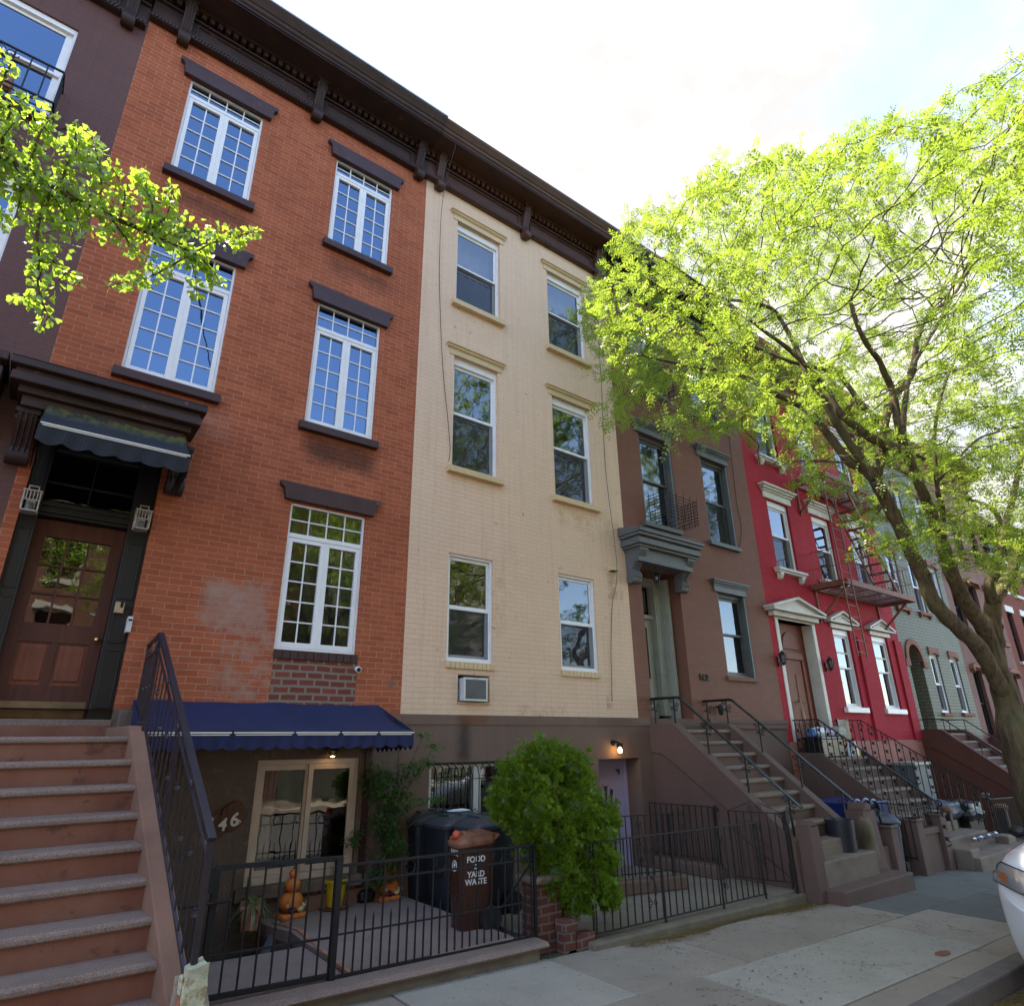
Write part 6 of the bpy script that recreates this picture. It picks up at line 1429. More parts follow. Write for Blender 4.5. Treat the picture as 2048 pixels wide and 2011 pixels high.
t=thing('metal_bracket',(2.66,-.45,.2),'dark flat metal strap hanging over the edge of the sunken well','strap'); m=MB(); m.bar((2.70,-.38,.21),(2.52,-.50,-.06),.10,.012); m.bar((2.70,-.38,.21),(2.78,-.33,.21),.03,.01); m.build('strap',M['cloth'],t)
t=thing('black_bag',(3.95,.0,.25),'small black plastic bag slumped right of the yellow pot','bag'); rock((3.84,-.02,.27),(.12,.09,.075),31,M['blackbag'],t,'bag',.3)
t=thing('boundary_slab',(3.2,-.06,.2),'grey stone slab lying along the foot of the wall below the glass doors','slab'); m=MB(); m.box(2.95,4.2,-.045,-.013,.19,.36); m.build('slab',M['cheek'],t,bevel=.01)
t=thing('hose',(2.0,-.5,0),'thin pale cable looping out of the sunken stair well','hose'); m=MB(); m.tube([(1.72,-.7,-.5),(1.80,-.68,-.2),(1.86,-.66,-.02),(1.80,-.62,.06),(1.70,-.60,.02)],.008,5); m.build('loop',M['pewter'],t)
# ================================================================== evergreen shrub
def sprays(centers,normals,size,nb,V,F):
    """little flattened fans of scale leaves"""
    for c,nv in zip(centers,normals):
        nv=nv/np.linalg.norm(nv); side=np.cross(nv,rng.normal(size=3)); side/=np.linalg.norm(side)+1e-9
        s=size*rng.uniform(.7,1.3)
        for k in range(nb):
            a=(k-(nb-1)/2)*.42+rng.uniform(-.12,.12); d=nv*math.cos(a)+side*math.sin(a); p=c+d*s*.15; w=np.cross(d,np.cross(nv,side)); 
            wv=np.cross(d,nv) if abs(a)<.05 else (side*math.cos(a)-nv*math.sin(a)); wv=wv/(np.linalg.norm(wv)+1e-9)*s*.085
            o=len(V); V+= [p-wv*.4,p+wv*.4,p+d*s*.5+wv,p+d*s*.95,p+d*s*.5-wv]; F.append((o,o+1,o+2,o+3,o+4))
BS=thing('evergreen_shrub',(5.2,-2.05,0),'dense bright green arborvitae shrub leaning over the iron fence beside the brick pillar','shrub')
bl=[]      # lobes: px, py, radius m, depth y
for (px_,py_,r,yy) in ((1085,1520,.26,-2.05),(1040,1560,.27,-2.0),(1140,1545,.27,-2.05),(1060,1620,.34,-2.1),(1150,1620,.34,-2.15),(1010,1600,.20,-2.0),(1200,1640,.24,-2.1),(1100,1680,.36,-2.1),(1175,1700,.30,-2.2),(1110,1745,.28,-2.15),(1180,1760,.27,-2.25),(1210,1720,.17,-2.3),(1215,1790,.14,-2.35),(1150,1790,.20,-2.25),(1085,1770,.16,-2.1),(1010,1620,.13,-1.9)):
    q=P(px_,py_,yy); bl.append((np.array(q),r*.92))
C=[];Nn=[]
for c,r in bl:
    n=int(21000*r*r)+200; u=rng.normal(size=(n,3)); u/=np.linalg.norm(u,axis=1)[:,None]; rad=r*(rng.uniform(.62,1.06,n))
    bump=1+.24*np.sin(u[:,0]*7+c[0]*9)*np.sin(u[:,1]*6+c[2]*7)+.20*np.sin(u[:,2]*9+u[:,0]*5)
    pts=c+u*(rad*bump)[:,None]; up=u+np.array([0,0,.75])+rng.normal(size=(n,3))*.28
    C.append(pts);Nn.append(up)
C=np.concatenate(C);Nn=np.concatenate(Nn)
V=[];Fq=[]; sprays(C,Nn,.046,5,V,Fq)
np_mesh('foliage',np.array(V),np.array(Fq),M['ever'],BS)
m=MB(); m.tube([(5.13,-2.1,-.05),(5.15,-2.1,.4),(5.2,-2.12,.9),(5.22,-2.1,1.4)],[.06,.055,.05,.02],8); m.tube([(5.15,-2.1,.35),(5.35,-2.15,.7),(5.5,-2.2,1.0)],[.035,.03,.015],6)
for c,r in bl: m.tube([(5.2,-2.1,.8),tuple(c)],[.02,.006],5)
m.build('trunk',M['bark'],BS,smooth=True)
# dark inner blobs added so that light does not pass straight through
m=MB()
for c,r in bl: m.blob(tuple(c),r*.55,r*.55,r*.6,10,8)
m.build('light_blocking_core',M['vine'],BS,smooth=True)
# ================================================================== leafy climber by the awning
CL=thing('climbing_shrub',(4.05,-.1,.2),'loose leafy green climber against the wall right of the glass doors','shrub')
V=[];Fq=[]; m=MB()
def leafcloud(cx,cy,cz,rx,ry,rz,n,sz,V,Fq):
    for i in range(n):
        u=rng.normal(size=3); u/=np.linalg.norm(u); r=rng.uniform(.2,1)**.5; p=np.array((cx,cy,cz))+u*r*np.array((rx,ry,rz)); q=rng.uniform(0,6.28)
        leafy(V,Fq,p,(math.cos(q),math.sin(q)*.8-.3,rng.uniform(-.5,.5)),sz*rng.uniform(.7,1.3),sz*.42,.35,3)
for (px_,py_,yy,rx,rz,n) in ((770,1570,-.2,.25,.22,420),(800,1600,-.25,.2,.2,300),(770,1640,-.2,.22,.2,380),(745,1560,-.15,.16,.25,220),(820,1540,-.3,.2,.14,200),(850,1520,-.45,.12,.08,70),(870,1490,-.45,.09,.05,40),(848,1468,-.42,.07,.04,30),(850,1600,-.4,.16,.05,60),(790,1700,-.25,.2,.2,260),(760,1750,-.2,.2,.15,200),(700,1680,-.12,.10,.06,50),(715,1668,-.12,.06,.08,40),(880,1595,-.45,.1,.03,25)):
    q=P(px_,py_,yy); leafcloud(q.x,q.y,q.z,rx,.16,rz,n,.062,V,Fq); m.tube([(4.05+rng.uniform(-.1,.1),-.1,.2),(4.0,-.12,(.2+q.z)/2),(q.x,q.y,q.z)],[.012,.009,.003],5)
np_mesh('foliage',np.array(V),np.array(Fq),M['vine'],CL); m.build('stems',M['bark'],CL,smooth=True)
# ================================================================== things around the red house stoop
pb=P(1580,1560,-.35)
t=thing('storage_crate',(14.9,-.4,1.56),'black storage crate heaped with bags on the landing of the red house','crate')
m=MB(); m.box(14.15,15.10,-.52,-.12,1.57,1.95); m.box(14.12,15.13,-.55,-.09,1.93,1.99); m.build('crate',M['blackbag'],t,bevel=.02)
t=thing('grocery_bags',(14.5,-.35,2),'crumpled white and lilac grocery bags on top of the black crate','bags')
rock((14.42,-.33,2.08),(.22,.15,.11),41,M['whitebag'],t,'bag',.3); rock((14.85,-.30,2.07),(.18,.14,.09),42,M['lilac'],t,'bag',.3); rock((14.2,-.3,2.07),(.1,.12,.09),43,M['bluebag'],t,'bag',.3)
t=thing('folding_chair',(15.5,-.3,1.6),'black folding chair piled with grey clothes on the red house landing','chair')
m=MB(); m.box(15.25,15.75,-.40,-.36,1.95,2.35); m.box(15.25,15.72,-.42,-.05,1.92,1.96); 
for x in (15.27,15.73): m.bar((x,-.40,1.58),(x,-.1,1.95),.025); m.bar((x,-.08,1.58),(x,-.40,1.95),.025); m.bar((x,-.38,1.95),(x,-.38,2.38),.025)
m.build('frame',M['blackbag'],t); t=thing('clothes',(15.3,-.3,2.1),'heap of grey green clothes on the folding chair','clothes'); rock((15.33,-.33,2.09),(.2,.14,.13),44,M['greygreen'],t,'heap',.3)
t=thing('bottles',(15.6,-.4,1.6),'cluster of bright plastic bottles at the edge of the red house landing','bottles')
for i,(x,c,h) in enumerate(((15.30,'white',.3),(15.42,'bluebag',.26),(15.52,'yellow',.24),(15.62,'white',.32),(15.70,'yellow',.12))):
    m=MB(); m.lathe([(0,0),(.045,0),(.045,h*.6),(.018,h*.8),(.018,h),(0,h)],(x,-.52,1.57),12); m.build('bottle',M[c],t,smooth=True)
t=thing('long_pole',(14.6,.1,2.2),'thin pale pole leaning against the red brown door','pole'); m=MB(); m.bar(tuple(P(1612,1440,-.2)),tuple(P(1598,1392,.3)),.03); m.build('pole',M['tan'],t)
t=thing('condenser_unit',(17.2,-.5,.0),'dark barred unit with a white top standing under the red house windows','air conditioner')
q=P(1811,1524,-.9); m=MB(); m.box(q.x-.42,q.x+.42,-1.25,-.75,-.2,q.z-.04); m.build('body',M['acgrill'],t,bevel=.02); m=MB(); m.box(q.x-.46,q.x+.46,-1.29,-.71,q.z-.04,q.z+.02); m.build('top',M['greygreen'],t,bevel=.01); m=MB(); m.box(q.x+.60,q.x+.68,-.95,-.87,-.2,q.z); m.build('post',M['offwhite'],t)
t=wheelie('recycling_bin',0,0,0,.56,.64,1.0,R(-60),M['greybin'],M['greybin'],'blue grey wheeled bin with a white label behind the forecourt wall of the red house')
qb=P(1768,1675,-2.05); t.location=(12.66,-2.12,-.30); t.scale=(.95,.95,.98)
m=MB(); m.box(.12,.13,0,0,0,0)
text_obj('label','RT',.10,M['iron'],Matrix.Translation((.285,-.06,.72))@Rm,t,.001); m=MB(); m.box(.280,.284,-.16,.05,.67,.78); m.build('sticker',M['letters'],t)
t=thing('blue_tub',(12,-1.6,.2),'royal blue plastic tub half hidden behind the right handrail of the brown stoop','tub')
q=P(1690,1605,-1.5); m=MB(); m.hexa([(q.x-.45,-1.9,-.25),(q.x+.55,-1.9,-.25),(q.x+.55,-1.1,-.25),(q.x-.45,-1.1,-.25)],[(q.x-.55,-2.0,q.z+.05),(q.x+.65,-2.0,q.z+.05),(q.x+.65,-1.0,q.z+.05),(q.x-.55,-1.0,q.z+.05)]); m.build('tub',M['bluebin'],t,bevel=.02)
t=thing('bicycle_wheel_rack',(12,-2.3,.6),'glossy black scrolled iron hoops between the newel post and the square pier','rack')
m=MB(); qx=P(1730,1610,-2.3)
for dx,r in ((-.28,.20),(.02,.20),(.28,.17)):
    m.tube([(qx.x+dx+r*math.cos(R(a)),-2.3,qx.z+r*math.sin(R(a))-.1) for a in range(0,181,15)],.028,6); m.spiral((qx.x+dx-.08,-2.32,qx.z-.05),.08,1.3,.014); m.spiral((qx.x+dx+.08,-2.32,qx.z-.12),.06,1.3,.012,sgn=-1)
    for s in(-1,1): m.bar((qx.x+dx+s*r,-2.3,-.2),(qx.x+dx+s*r,-2.3,qx.z-.1),.03)
m.build('hoops',M['glossblack'],t)
heap=[('tarp_covered_heap','low heap under a blue grey tarpaulin behind the spiked fence','tarp',(1870,1618,-1.6),(.5,.45,.20),'greybin'),
 ('covered_grill','large round thing under a beige grey cover behind the spiked fence','cover',(2000,1598,-1.4),(.36,.34,.15),'cheek'),
 ('white_sack','white bundled sack behind the railing of the red house stoop','sack',(1893,1618,-2.0),(.10,.10,.07),'cheek'),
 ('teal_bag','teal green bag hanging on the spiked fence','bag',(1972,1590,-2.0),(.12,.08,.07),'bluestone'),
 ('white_basket','white plastic basket behind the spiked fence below the beige cover','basket',(2002,1612,-1.9),(.14,.14,.07),'cheek'),
 ('dark_bundle','dark bundle of household things behind the spiked fence','bundle',(1920,1620,-1.8),(.55,.4,.22),'blackbag')]
for i,(nm,lb,ct,(a,b,yy),rr2,mt) in enumerate(heap):
    q=P(a,b,yy); t=thing(nm,(q.x,yy,gz(q.x)),lb,ct); rock((q.x,yy,q.z),rr2,50+i,M[mt],t,'cover',.35)
    if nm!='teal_bag': m=MB(); m.box(q.x-rr2[0]*.7,q.x+rr2[0]*.7,yy-rr2[1]*.7,yy+rr2[1]*.7,-.45,q.z); m.build('support',M['blackbag'],t,bevel=.03)
t=thing('glass_jars',(16.4,-2.6,.1),'row of small shiny jars on the low step beside the red house stoop','jars')
for i in range(7):
    q=P(1941+i*8+random.uniform(-2,2),1664+random.uniform(-8,3),-2.62); m=MB(); m.lathe([(0,0),(.05,0),(.055,.06),(.03,.08),(.03,.10),(0,.10)],(q.x,-2.62,.07),10); m.build('jar',M['frost'] if i%2 else M['chrome'],t,smooth=True)
# fallen catkins along the kerb
V=[];Fq=[]
for i in range(5200):
    x=5.6+rng.random()**.8*4.4; y_=-2.545-abs(rng.normal())*.07*(1+.6*math.sin(x*2.3)); 
    if rng.random()<.10: x=rng.uniform(5,12); y_=rng.uniform(-4.6,-2.6)
    a=rng.uniform(0,6.28); l=rng.uniform(.006,.018); w=l*.4; z=gz(x)+.006+rng.uniform(0,.008); o=len(V); c,s=math.cos(a),math.sin(a)
    V+=[(x-c*l-s*w,y_-s*l+c*w,z),(x+c*l-s*w,y_+s*l+c*w,z+.003),(x+c*l+s*w,y_+s*l-c*w,z),(x-c*l+s*w,y_-s*l-c*w,z+.002)]; Fq.append((o,o+1,o+2,o+3))
for i in range(2600):
    x=rng.uniform(6.3,10); y_=-5.22-abs(rng.normal())*.16; a=rng.uniform(0,6.28); l=rng.uniform(.008,.022); w=l*.4; z=gz(x)-.165+.006+rng.uniform(0,.01); o=len(V); c,s=math.cos(a),math.sin(a)
    V+=[(x-c*l-s*w,y_-s*l+c*w,z),(x+c*l-s*w,y_+s*l+c*w,z+.003),(x+c*l+s*w,y_+s*l-c*w,z),(x-c*l+s*w,y_-s*l-c*w,z+.002)]; Fq.append((o,o+1,o+2,o+3))
o=np_mesh('fallen_catkins',np.array(V),np.array(Fq),M['litter']); tag(o,'yellow brown fallen catkins along the curb and gutter','leaf litter',kind='stuff')
# grass tufts in the joints
V=[];Fq=[]
for i in range(900):
    x=rng.uniform(.9,4.7) if rng.random()<.6 else rng.uniform(9.2,10.4); y_=-2.46-abs(rng.normal())*.02
    leafy(V,Fq,(x,y_,gz(x)),(rng.uniform(-.6,.6),rng.uniform(-.8,.1),1),rng.uniform(.01,.04),.004,.5,2)
o=np_mesh('moss_and_weeds',np.array(V),np.array(Fq),M['vine']); tag(o,'tiny green weeds along the foot of the curb walls','weeds',kind='stuff')
# ================================================================== parked white car
CX,CY=7.50,-5.27        # front of bumper x, kerb-side face y
CAR=thing('parked_car',(9.3,-6.4,gz(9.3)-.165),'white parked minivan cut off by the right edge, headlamp facing the camera','car')
Lc,Wc_=4.9,1.94; KZ=1.34; z0=gz(CX+1)-.165
def section(x):
    """half profile points (offset from centre, z) at distance x from front"""
    f=x/Lc
    wid=Wc_/2*(1-.30*max(0,(.42-x)/.42)**2.2-.10*max(0,(x-4.3)/.45)**2)
    hood=.70+.29*(1-math.exp(-x/.42)) if x<1.45 else 0
    if x<1.35: top=.66+.36*(1-math.exp(-x/.5)) 
    elif x<2.15: top=.99+(x-1.35)/.8*.43
    elif x<3.2: top=1.42+.03*math.sin((x-2.15)/1.05*PI)
    elif x<4.1: top=1.42-(x-3.2)/.9*.36
    else: top=1.06-.06*(x-4.1)/.65
    belt=min(top,.66+.30*min(1,x/.8)+.0) if x<1.35 else min(top-.02,.95+.03*(x-1.35)/2)
    bot=.20+.05*max(0,(.3-x)/.3)
    roofw=wid*.76 if top>1.1 else wid*.86
    return [(o_,z_*KZ if z_>.3 else z_*1.05) for o_,z_ in [(0,top),(roofw*.6,top-.005),(roofw*.92,top-.035 if top>1.1 else top-.03),(wid*.93,belt+.01 if top>1.1 else top-.09),(wid*.985,belt-.10),(wid,.60),(wid*.985,.42),(wid*.94,bot),(wid*.6,bot-.02),(0,bot-.02)]]
xs=[0,.03,.08,.16,.28,.42,.6,.8,1.0,1.2,1.35,1.5,1.75,2.0,2.15,2.5,2.85,3.2,3.5,3.8,4.1,4.35,4.55,4.68,4.75]
yc=CY-Wc_/2
def car_pt(x,o_,z): return (CX+x+.16*max(0,1-x/.45)*(abs(z/KZ-.48)/.4)**2+.32*max(0,1-x/.5)*(abs(o_)/(Wc_/2))**3,yc+o_,z0+z)
m=MB(); rings=[]
def mk_ring(x,k=1.):
    s_=[(o_*k,.62+(z-.62)*k) for o_,z in section(x)]; r_=[car_pt(x,o_,z) for o_,z in s_]; return r_+[(p[0],2*yc-p[1],p[2]) for p in reversed(r_[1:-1])]
for k in (.15,.4,.65,.85): rings.append(mk_ring(0,k))
for x in xs: rings.append(mk_ring(x))
loft(m,rings); o=m.build('body',M['car'],CAR,smooth='all'); sm=o.modifiers.new('sub','SUBSURF'); sm.levels=1; sm.render_levels=2
def side_o(x,z):
    s_=section(x)[3:9]
    for (o1,z1),(o2,z2) in zip(s_[:-1],s_[1:]):
        if z2<=z<=z1: return o1+(o2-o1)*(z1-z)/(z1-z2+1e-9)
    return s_[0][0] if z>s_[0][1] else s_[-1][0]
for sg in (1,-1):
    nu,nv=16,5; grid_=[]
    for i in range(nu+1):
        u=i/nu; row=[]
        for j in range(nv+1):
            v=j/nv; z=KZ*(.715-.075*u+(.035+.12*min(1,u*3.2)-.03*u)*v)
            if u<.5: x=.50*(1-u/.5); o_=side_o(x,z)
            else: x=0; o_=side_o(0,z)-.30*(u-.5)/.5
            q=car_pt(x,o_,z); nrm=Vector((-1,0,0)).lerp(Vector((-.15,1,0)),max(0,1-u/.62)).normalized(); off=.016+.008*math.sin(PI*v)
            row.append((q[0]+nrm.x*off,yc+sg*(q[1]-yc+nrm.y*off),q[2]))
        grid_.append(row)
    vs=[p for r_ in grid_ for p in r_]; fs=[(i*(nv+1)+j,(i+1)*(nv+1)+j,(i+1)*(nv+1)+j+1,i*(nv+1)+j+1) for i in range(nu) for j in range(nv)]
    m=MB(); m.add(vs,fs); hl=m.build('headlight',M['lamp_housing'],CAR,smooth='all')
    m=MB(); ed=[grid_[i][0] for i in range(nu+1)]+[grid_[nu][j] for j in range(1,nv+1)]+[grid_[i][nv] for i in range(nu-1,-1,-1)]+[grid_[0][0]]; m.tube(ed,.006,5); m.build('rim',M['dark'],hl,smooth=True)
    lx=grid_[11][2]; dn=Vector((-.9,sg*.43,0))
    m=MB(); c0=Vector(lx); m.tube([c0+dn*.004,c0+dn*.02,c0+dn*.022,c0+dn*.006],[.062,.060,.045,.042],22); m.build('reflector_ring',M['chrome'],hl,smooth=True); m=MB(); m.blob(tuple(c0+dn*.006),.034,.034,.036,16,10); m.build('projector',M['mesh_dark'],hl,smooth=True)
    m=MB(); m.add([grid_[i][j] if False else tuple(Vector(grid_[i][j])+Vector((-.004,sg*.006,0))) for i in range(4,7) for j in range(1,4)],[(i*3+j,(i+1)*3+j,(i+1)*3+j+1,i*3+j+1) for i in range(2) for j in range(2)]); m.build('indicator',M['amber'],hl,smooth='all')
    q=car_pt(.0,side_o(0,.55)-.06,.55); m=MB(); m.blob((q[0]+.01,yc+sg*(q[1]-yc),q[2]),.035,.11,.085,16,10); m.build('fog_lamp_recess',M['dark'],CAR,smooth=True)
m=MB(); 
for z,h in ((.50,.07),(.36,.10)): m.box(CX-.012+.02,CX+.2,yc-.42,yc+.42,z0+(z-h/2)*KZ,z0+(z+h/2)*KZ)
m.build('grille',M['dark'],CAR,bevel=.01)
m=MB()   # glass house patches just proud of the body
def gl(x0,x1,za0,za1,zb0,zb1,o0,o1): pass
for sg in (1,-1):
    for xa,xb in ((1.75,2.55),(2.62,3.45)):
        pa,pb_,pc,pd=[],[],[],[]
        def sp(x,t): s_=section(x); a,b=s_[3],s_[2]; return (CX+x,yc+sg*(a[0]+(b[0]-a[0])*t+.006),z0+a[1]+(b[1]-a[1])*t)
        m.add([sp(xa if xa>1.8 else 1.95,.12),sp(xb,.12),sp(xb-.02,.88),sp(max(xa,2.15),.88)],[(0,1,2,3)])
sA,sB=section(1.42),section(2.10); m.add([(CX+1.42,yc-.66,z0+sA[0][1]+.012),(CX+1.42,yc+.66,z0+sA[0][1]+.012),(CX+2.10,yc+.55,z0+sB[0][1]+.012),(CX+2.10,yc-.55,z0+sB[0][1]+.012)],[(0,1,2,3)])
sA,sB=section(3.25),section(4.0); m.add([(CX+3.25,yc-.55,z0+sA[0][1]+.012),(CX+3.25,yc+.55,z0+sA[0][1]+.012),(CX+4.0,yc+.62,z0+sB[0][1]+.012),(CX+4.0,yc-.62,z0+sB[0][1]+.012)],[(0,1,2,3)])
m.build('windows',M['carglass'],CAR,fix=False)
for sg in (1,-1):
    for xw in (.92,3.72):
        m=MB(); yo=yc+sg*(Wc_/2-.02); m.lathe([(.0,-.10),(.24,-.10),(.315,-.09),(.325,-.03),(.325,.03),(.30,.055),(.0,.055)],(0,0,0),28); m.xf(Matrix.Translation((CX+xw,yo-sg*.10,z0+.325))@Matrix.Rotation(-sg*PI/2,4,'X')); wl=m.build('wheel',M['rubber'],CAR,smooth=True)
        m=MB(); m.lathe([(0,.02),(.05,.03),(.06,.0),(.20,.01),(.215,.03),(.22,.0)],(0,0,0),24)
        for k in range(10): a=2*PI*k/10; m.bar((.05*math.cos(a),.05*math.sin(a),.035),(.205*math.cos(a),.205*math.sin(a),.03),.035,.012)
        m.xf(Matrix.Translation((CX+xw,yo-sg*.04,z0+.325))@Matrix.Rotation(-sg*PI/2,4,'X')); m.build('rim',M['chrome'],wl,smooth=True)
    m=MB(); m.blob((CX+1.72,yc+sg*(Wc_/2+.08),z0+1.25),.04,.085,.06,12,8); m.bar((CX+1.74,yc+sg*(Wc_/2-.06),z0+1.18),(CX+1.72,yc+sg*(Wc_/2+.06),z0+1.2),.04); m.build('door_mirror',M['blackwood'],CAR,smooth=True)
    m=MB(); 
    for xx_ in (1.62,2.60,3.5): m.bar((CX+xx_,yc+sg*(Wc_/2+.001),z0+.36),(CX+xx_,yc+sg*(Wc_/2*.985+.0),z0+1.0),.008,.004)
    m.build('door_seam',M['dark'],CAR)
# ================================================================== big locust tree at the kerb
def pth(pxs,ys,y0=None):
    n=len(pxs); out=[]
    for i,(a,b) in enumerate(pxs):
        f=i/(n-1); y=ys[0]+(ys[1]-ys[0])*f; out.append(P(a,b,y))
    return out
TY=-4.62
base=P(2046,1600,TY)
limbs=[]   # (points, r0, r1)
trunk=[Vector((base.x+1.1,TY,gz(12.8)-.1)),Vector((base.x+.85,TY,gz(12.8)+.35)),Vector((base.x+.45,TY,gz(12.8)+1.15)),P(2046,1530,TY),P(2027,1470,TY),P(2014,1400,TY),P(1998,1345,TY)]
limbs.append((trunk,.40,.27))
limbs.append(([P(2012,1395,TY)]+pth([(1960,1298),(1929,1266),(1900,1239),(1874,1212),(1858,1185),(1846,1150),(1834,1128),(1811,1076),(1787,1029),(1771,997),(1750,960)],(TY,-4.45)),.12,.088))
limbs.append((pth([(1752,962),(1730,938),(1698,922),(1664,878),(1627,833),(1596,807),(1548,786),(1501,759),(1455,742),(1400,735),(1350,725),(1290,712)],(-4.45,-3.0)),.088,.016))
limbs.append((pth([(1750,958),(1730,925),(1708,899),(1674,846),(1648,799),(1622,759),(1603,720),(1590,690),(1568,650),(1542,616),(1490,602),(1438,595),(1381,555),(1330,520)],(-4.45,-3.6)),.08,.015))
limbs.append((pth([(1752,955),(1762,900),(1769,846),(1785,796),(1821,754),(1829,715),(1840,659),(1870,620),(1906,592),(1935,540),(1965,470),(1996,408)],(-4.45,-5.6)),.085,.02))
limbs.append((pth([(1769,846),(1729,817),(1703,780),(1674,746),(1638,736),(1601,728),(1560,715),(1500,690),(1430,680),(1360,650)],(-4.5,-3.3)),.055,.014))
limbs.append(([P(1998,1350,TY)]+pth([(1975,1270),(1953,1235),(1927,1195),(1905,1150),(1892,1110),(1881,1077),(1866,1037),(1852,1000),(1837,963),(1821,923),(1807,888),(1797,850),(1790,806),(1782,772),(1769,746),(1758,720),(1735,690),(1715,650),(1700,600)],(TY,-4.9)),.13,.03))
limbs.append((pth([(1810,900),(1770,888),(1742,875),(1711,851),(1682,828),(1660,790),(1640,760),(1580,700),(1540,670),(1500,640)],(-4.75,-4.2)),.085,.02))
limbs.append((pth([(1806,880),(1806,838),(1811,799),(1821,741),(1850,690),(1880,640),(1900,580)],(-4.8,-5.2)),.06,.02))
limbs.append((pth([(1887,1075),(1886,1040),(1884,1010),(1876,986),(1871,929),(1869,884),(1871,850),(1880,800),(1900,740),(1925,690)],(-4.7,-5.3)),.05,.018))
limbs.append((pth([(1874,965),(1890,945),(1918,913),(1958,876),(2000,862),(2040,850),(2090,830)],(-4.9,-5.6)),.03,.01))
limbs.append(([P(1998,1350,TY)]+pth([(1990,1290),(1986,1240),(1985,1200)],(TY,-4.75)),.13,.115))
limbs.append((pth([(1985,1205),(1979,1169),(1990,1138),(1996,1107),(2008,1073),(2014,1037),(2025,1000),(2035,950),(2045,900),(2050,850)],(-4.75,-5.3)),.09,.04))
limbs.append((pth([(1985,1205),(2000,1180),(2016,1156),(2028,1129),(2041,1092),(2055,1060),(2080,1000),(2110,930)],(-4.75,-5.2)),.11,.06))
limbs.append((pth([(2006,1055),(1995,1030),(1984,1018),(1969,1007),(1946,1000),(1920,985)],(-4.9,-4.6)),.05,.015))
limbs.append((pth([(2006,1052),(2030,1058),(2055,1062),(2100,1060)],(-4.9,-5.1)),.05,.03))
limbs.append((pth([(1850,1155),(1820,1175),(1780,1195),(1740,1230)],(-4.5,-4.2)) if False else pth([(1811,1076),(1780,1085),(1745,1105),(1710,1118),(1680,1120)],(-4.5,-4.0)),.022,.007))
limbs.append((pth([(1700,925),(1650,922),(1600,921),(1560,925),(1520,930)],(-4.3,-3.7)),.02,.006))
LT=thing('street_tree',tuple(trunk[0]),'big kerbside locust tree with fresh yellow green leaves spreading in front of the houses','tree')
def smooth_path(pts,r0,r1,sub=3):
    V=[Vector(p) for p in pts]; out=[]; 
    for i in range(len(V)-1):
        p0=V[max(i-1,0)];p1=V[i];p2=V[i+1];p3=V[min(i+2,len(V)-1)]
        for k in range(sub):
            s=k/sub; out.append(.5*((2*p1)+(p2-p0)*s+(2*p0-5*p1+4*p2-p3)*s*s+(3*p1-p0-3*p2+p3)*s**3))
    out.append(V[-1]); n=len(out); return out,[r0+(r1-r0)*(i/(n-1))**.8 for i in range(n)]
m=MB(); nodes=[]
for li,(pts,r0,r1) in enumerate(limbs):
    o_,rr=smooth_path(pts,r0,r1)
    if li==0:
        rr=[.23*(1+.35*max(0,1-i/3)) *(1-.015*i) for i in range(len(o_))]
    rr=[q*(1+.07*math.sin(i*2.1+li)) for i,q in enumerate(rr)]
    m.tube(o_,rr,14 if r0>.08 else 8)
    if r0>.1:
        for _ in range(3): i=random.randrange(2,len(o_)-2); m.blob(tuple(o_[i]+Vector((random.uniform(-1,1),random.uniform(-1,0),random.uniform(-.3,.3)))*rr[i]*.8),rr[i]*.45,rr[i]*.45,rr[i]*.5,8,6)
    if li>0: nodes+= [(p,rr[i]) for i,p in enumerate(o_) if rr[i]<.11]
trunk_mb=m
# --- crown: attractors inside the crown volume, kept inside the outline seen in the photograph
poly=[(1165,575),(1150,640),(1170,690),(1165,730),(1212,760),(1212,838),(1290,850),(1350,905),(1430,880),(1500,915),(1560,925),(1590,985),(1650,1010),(1660,1060),(1700,1130),(1760,1080),(1850,1095),(1940,1110),(2300,1500),(2300,-250),(2048,135),(1960,145),(1925,190),(1870,205),(1800,215),(1740,245),(1680,250),(1640,300),(1600,310),(1560,290),(1450,305),(1410,345),(1370,370),(1350,410),(1255,405),(1245,460),(1215,480),(1190,520)]
PX=np.array([p[0] for p in poly],float);PY=np.array([p[1] for p in poly],float)
def inpoly(x,y):
    c=np.zeros(x.shape,bool); j=len(PX)-1
    for i in range(len(PX)):
        cond=((PY[i]>y)!=(PY[j]>y))&(x<(PX[j]-PX[i])*(y-PY[i])/(PY[j]-PY[i]+1e-9)+PX[i]); c^=cond; j=i
    return c
def projn(A):
    d=A-np.array(CAM); z=d@np.array(_w); return 1024+FPX*(d@np.array(_r))/z, 1005-FPX*(d@np.array(_u))/z, z
def crown_pts(n):
    A=np.column_stack([rng.uniform(4.5,19,n),rng.uniform(-9.2,-.45,n),rng.uniform(4.2,14.5,n)])
    c=np.array((11.6,-4.7,8.6)); q=((A-c)/np.array((7.2,4.9,5.4)))
    k=(np.abs(q)**2.4).sum(1); ok=k<1
    shellness=rng.random(n)<(.25+.75*np.clip(k,0,1)); ok&=shellness
    px,py,z=projn(A); ok&=(z>.5)&inpoly(px,py)
    # sparse in the lower part over the red facade; open in the middle where limbs show
    low=np.clip((py-880)/140,0,1)*(px<2000); ok&=rng.random(n)>low*.8
    lf=np.clip((py-800)/60,0,1)*(px<1700); ok&=rng.random(n)>lf*.45
    ok&=~((A[:,1]<-5.0)&(py>560)&(px>1450)&(px<2060)&(rng.random(n)<.85)); ok&=~((px>1560)&(py>620)&(rng.random(n)<.35))
    return A[ok]
att=crown_pts(60000)[:5200]
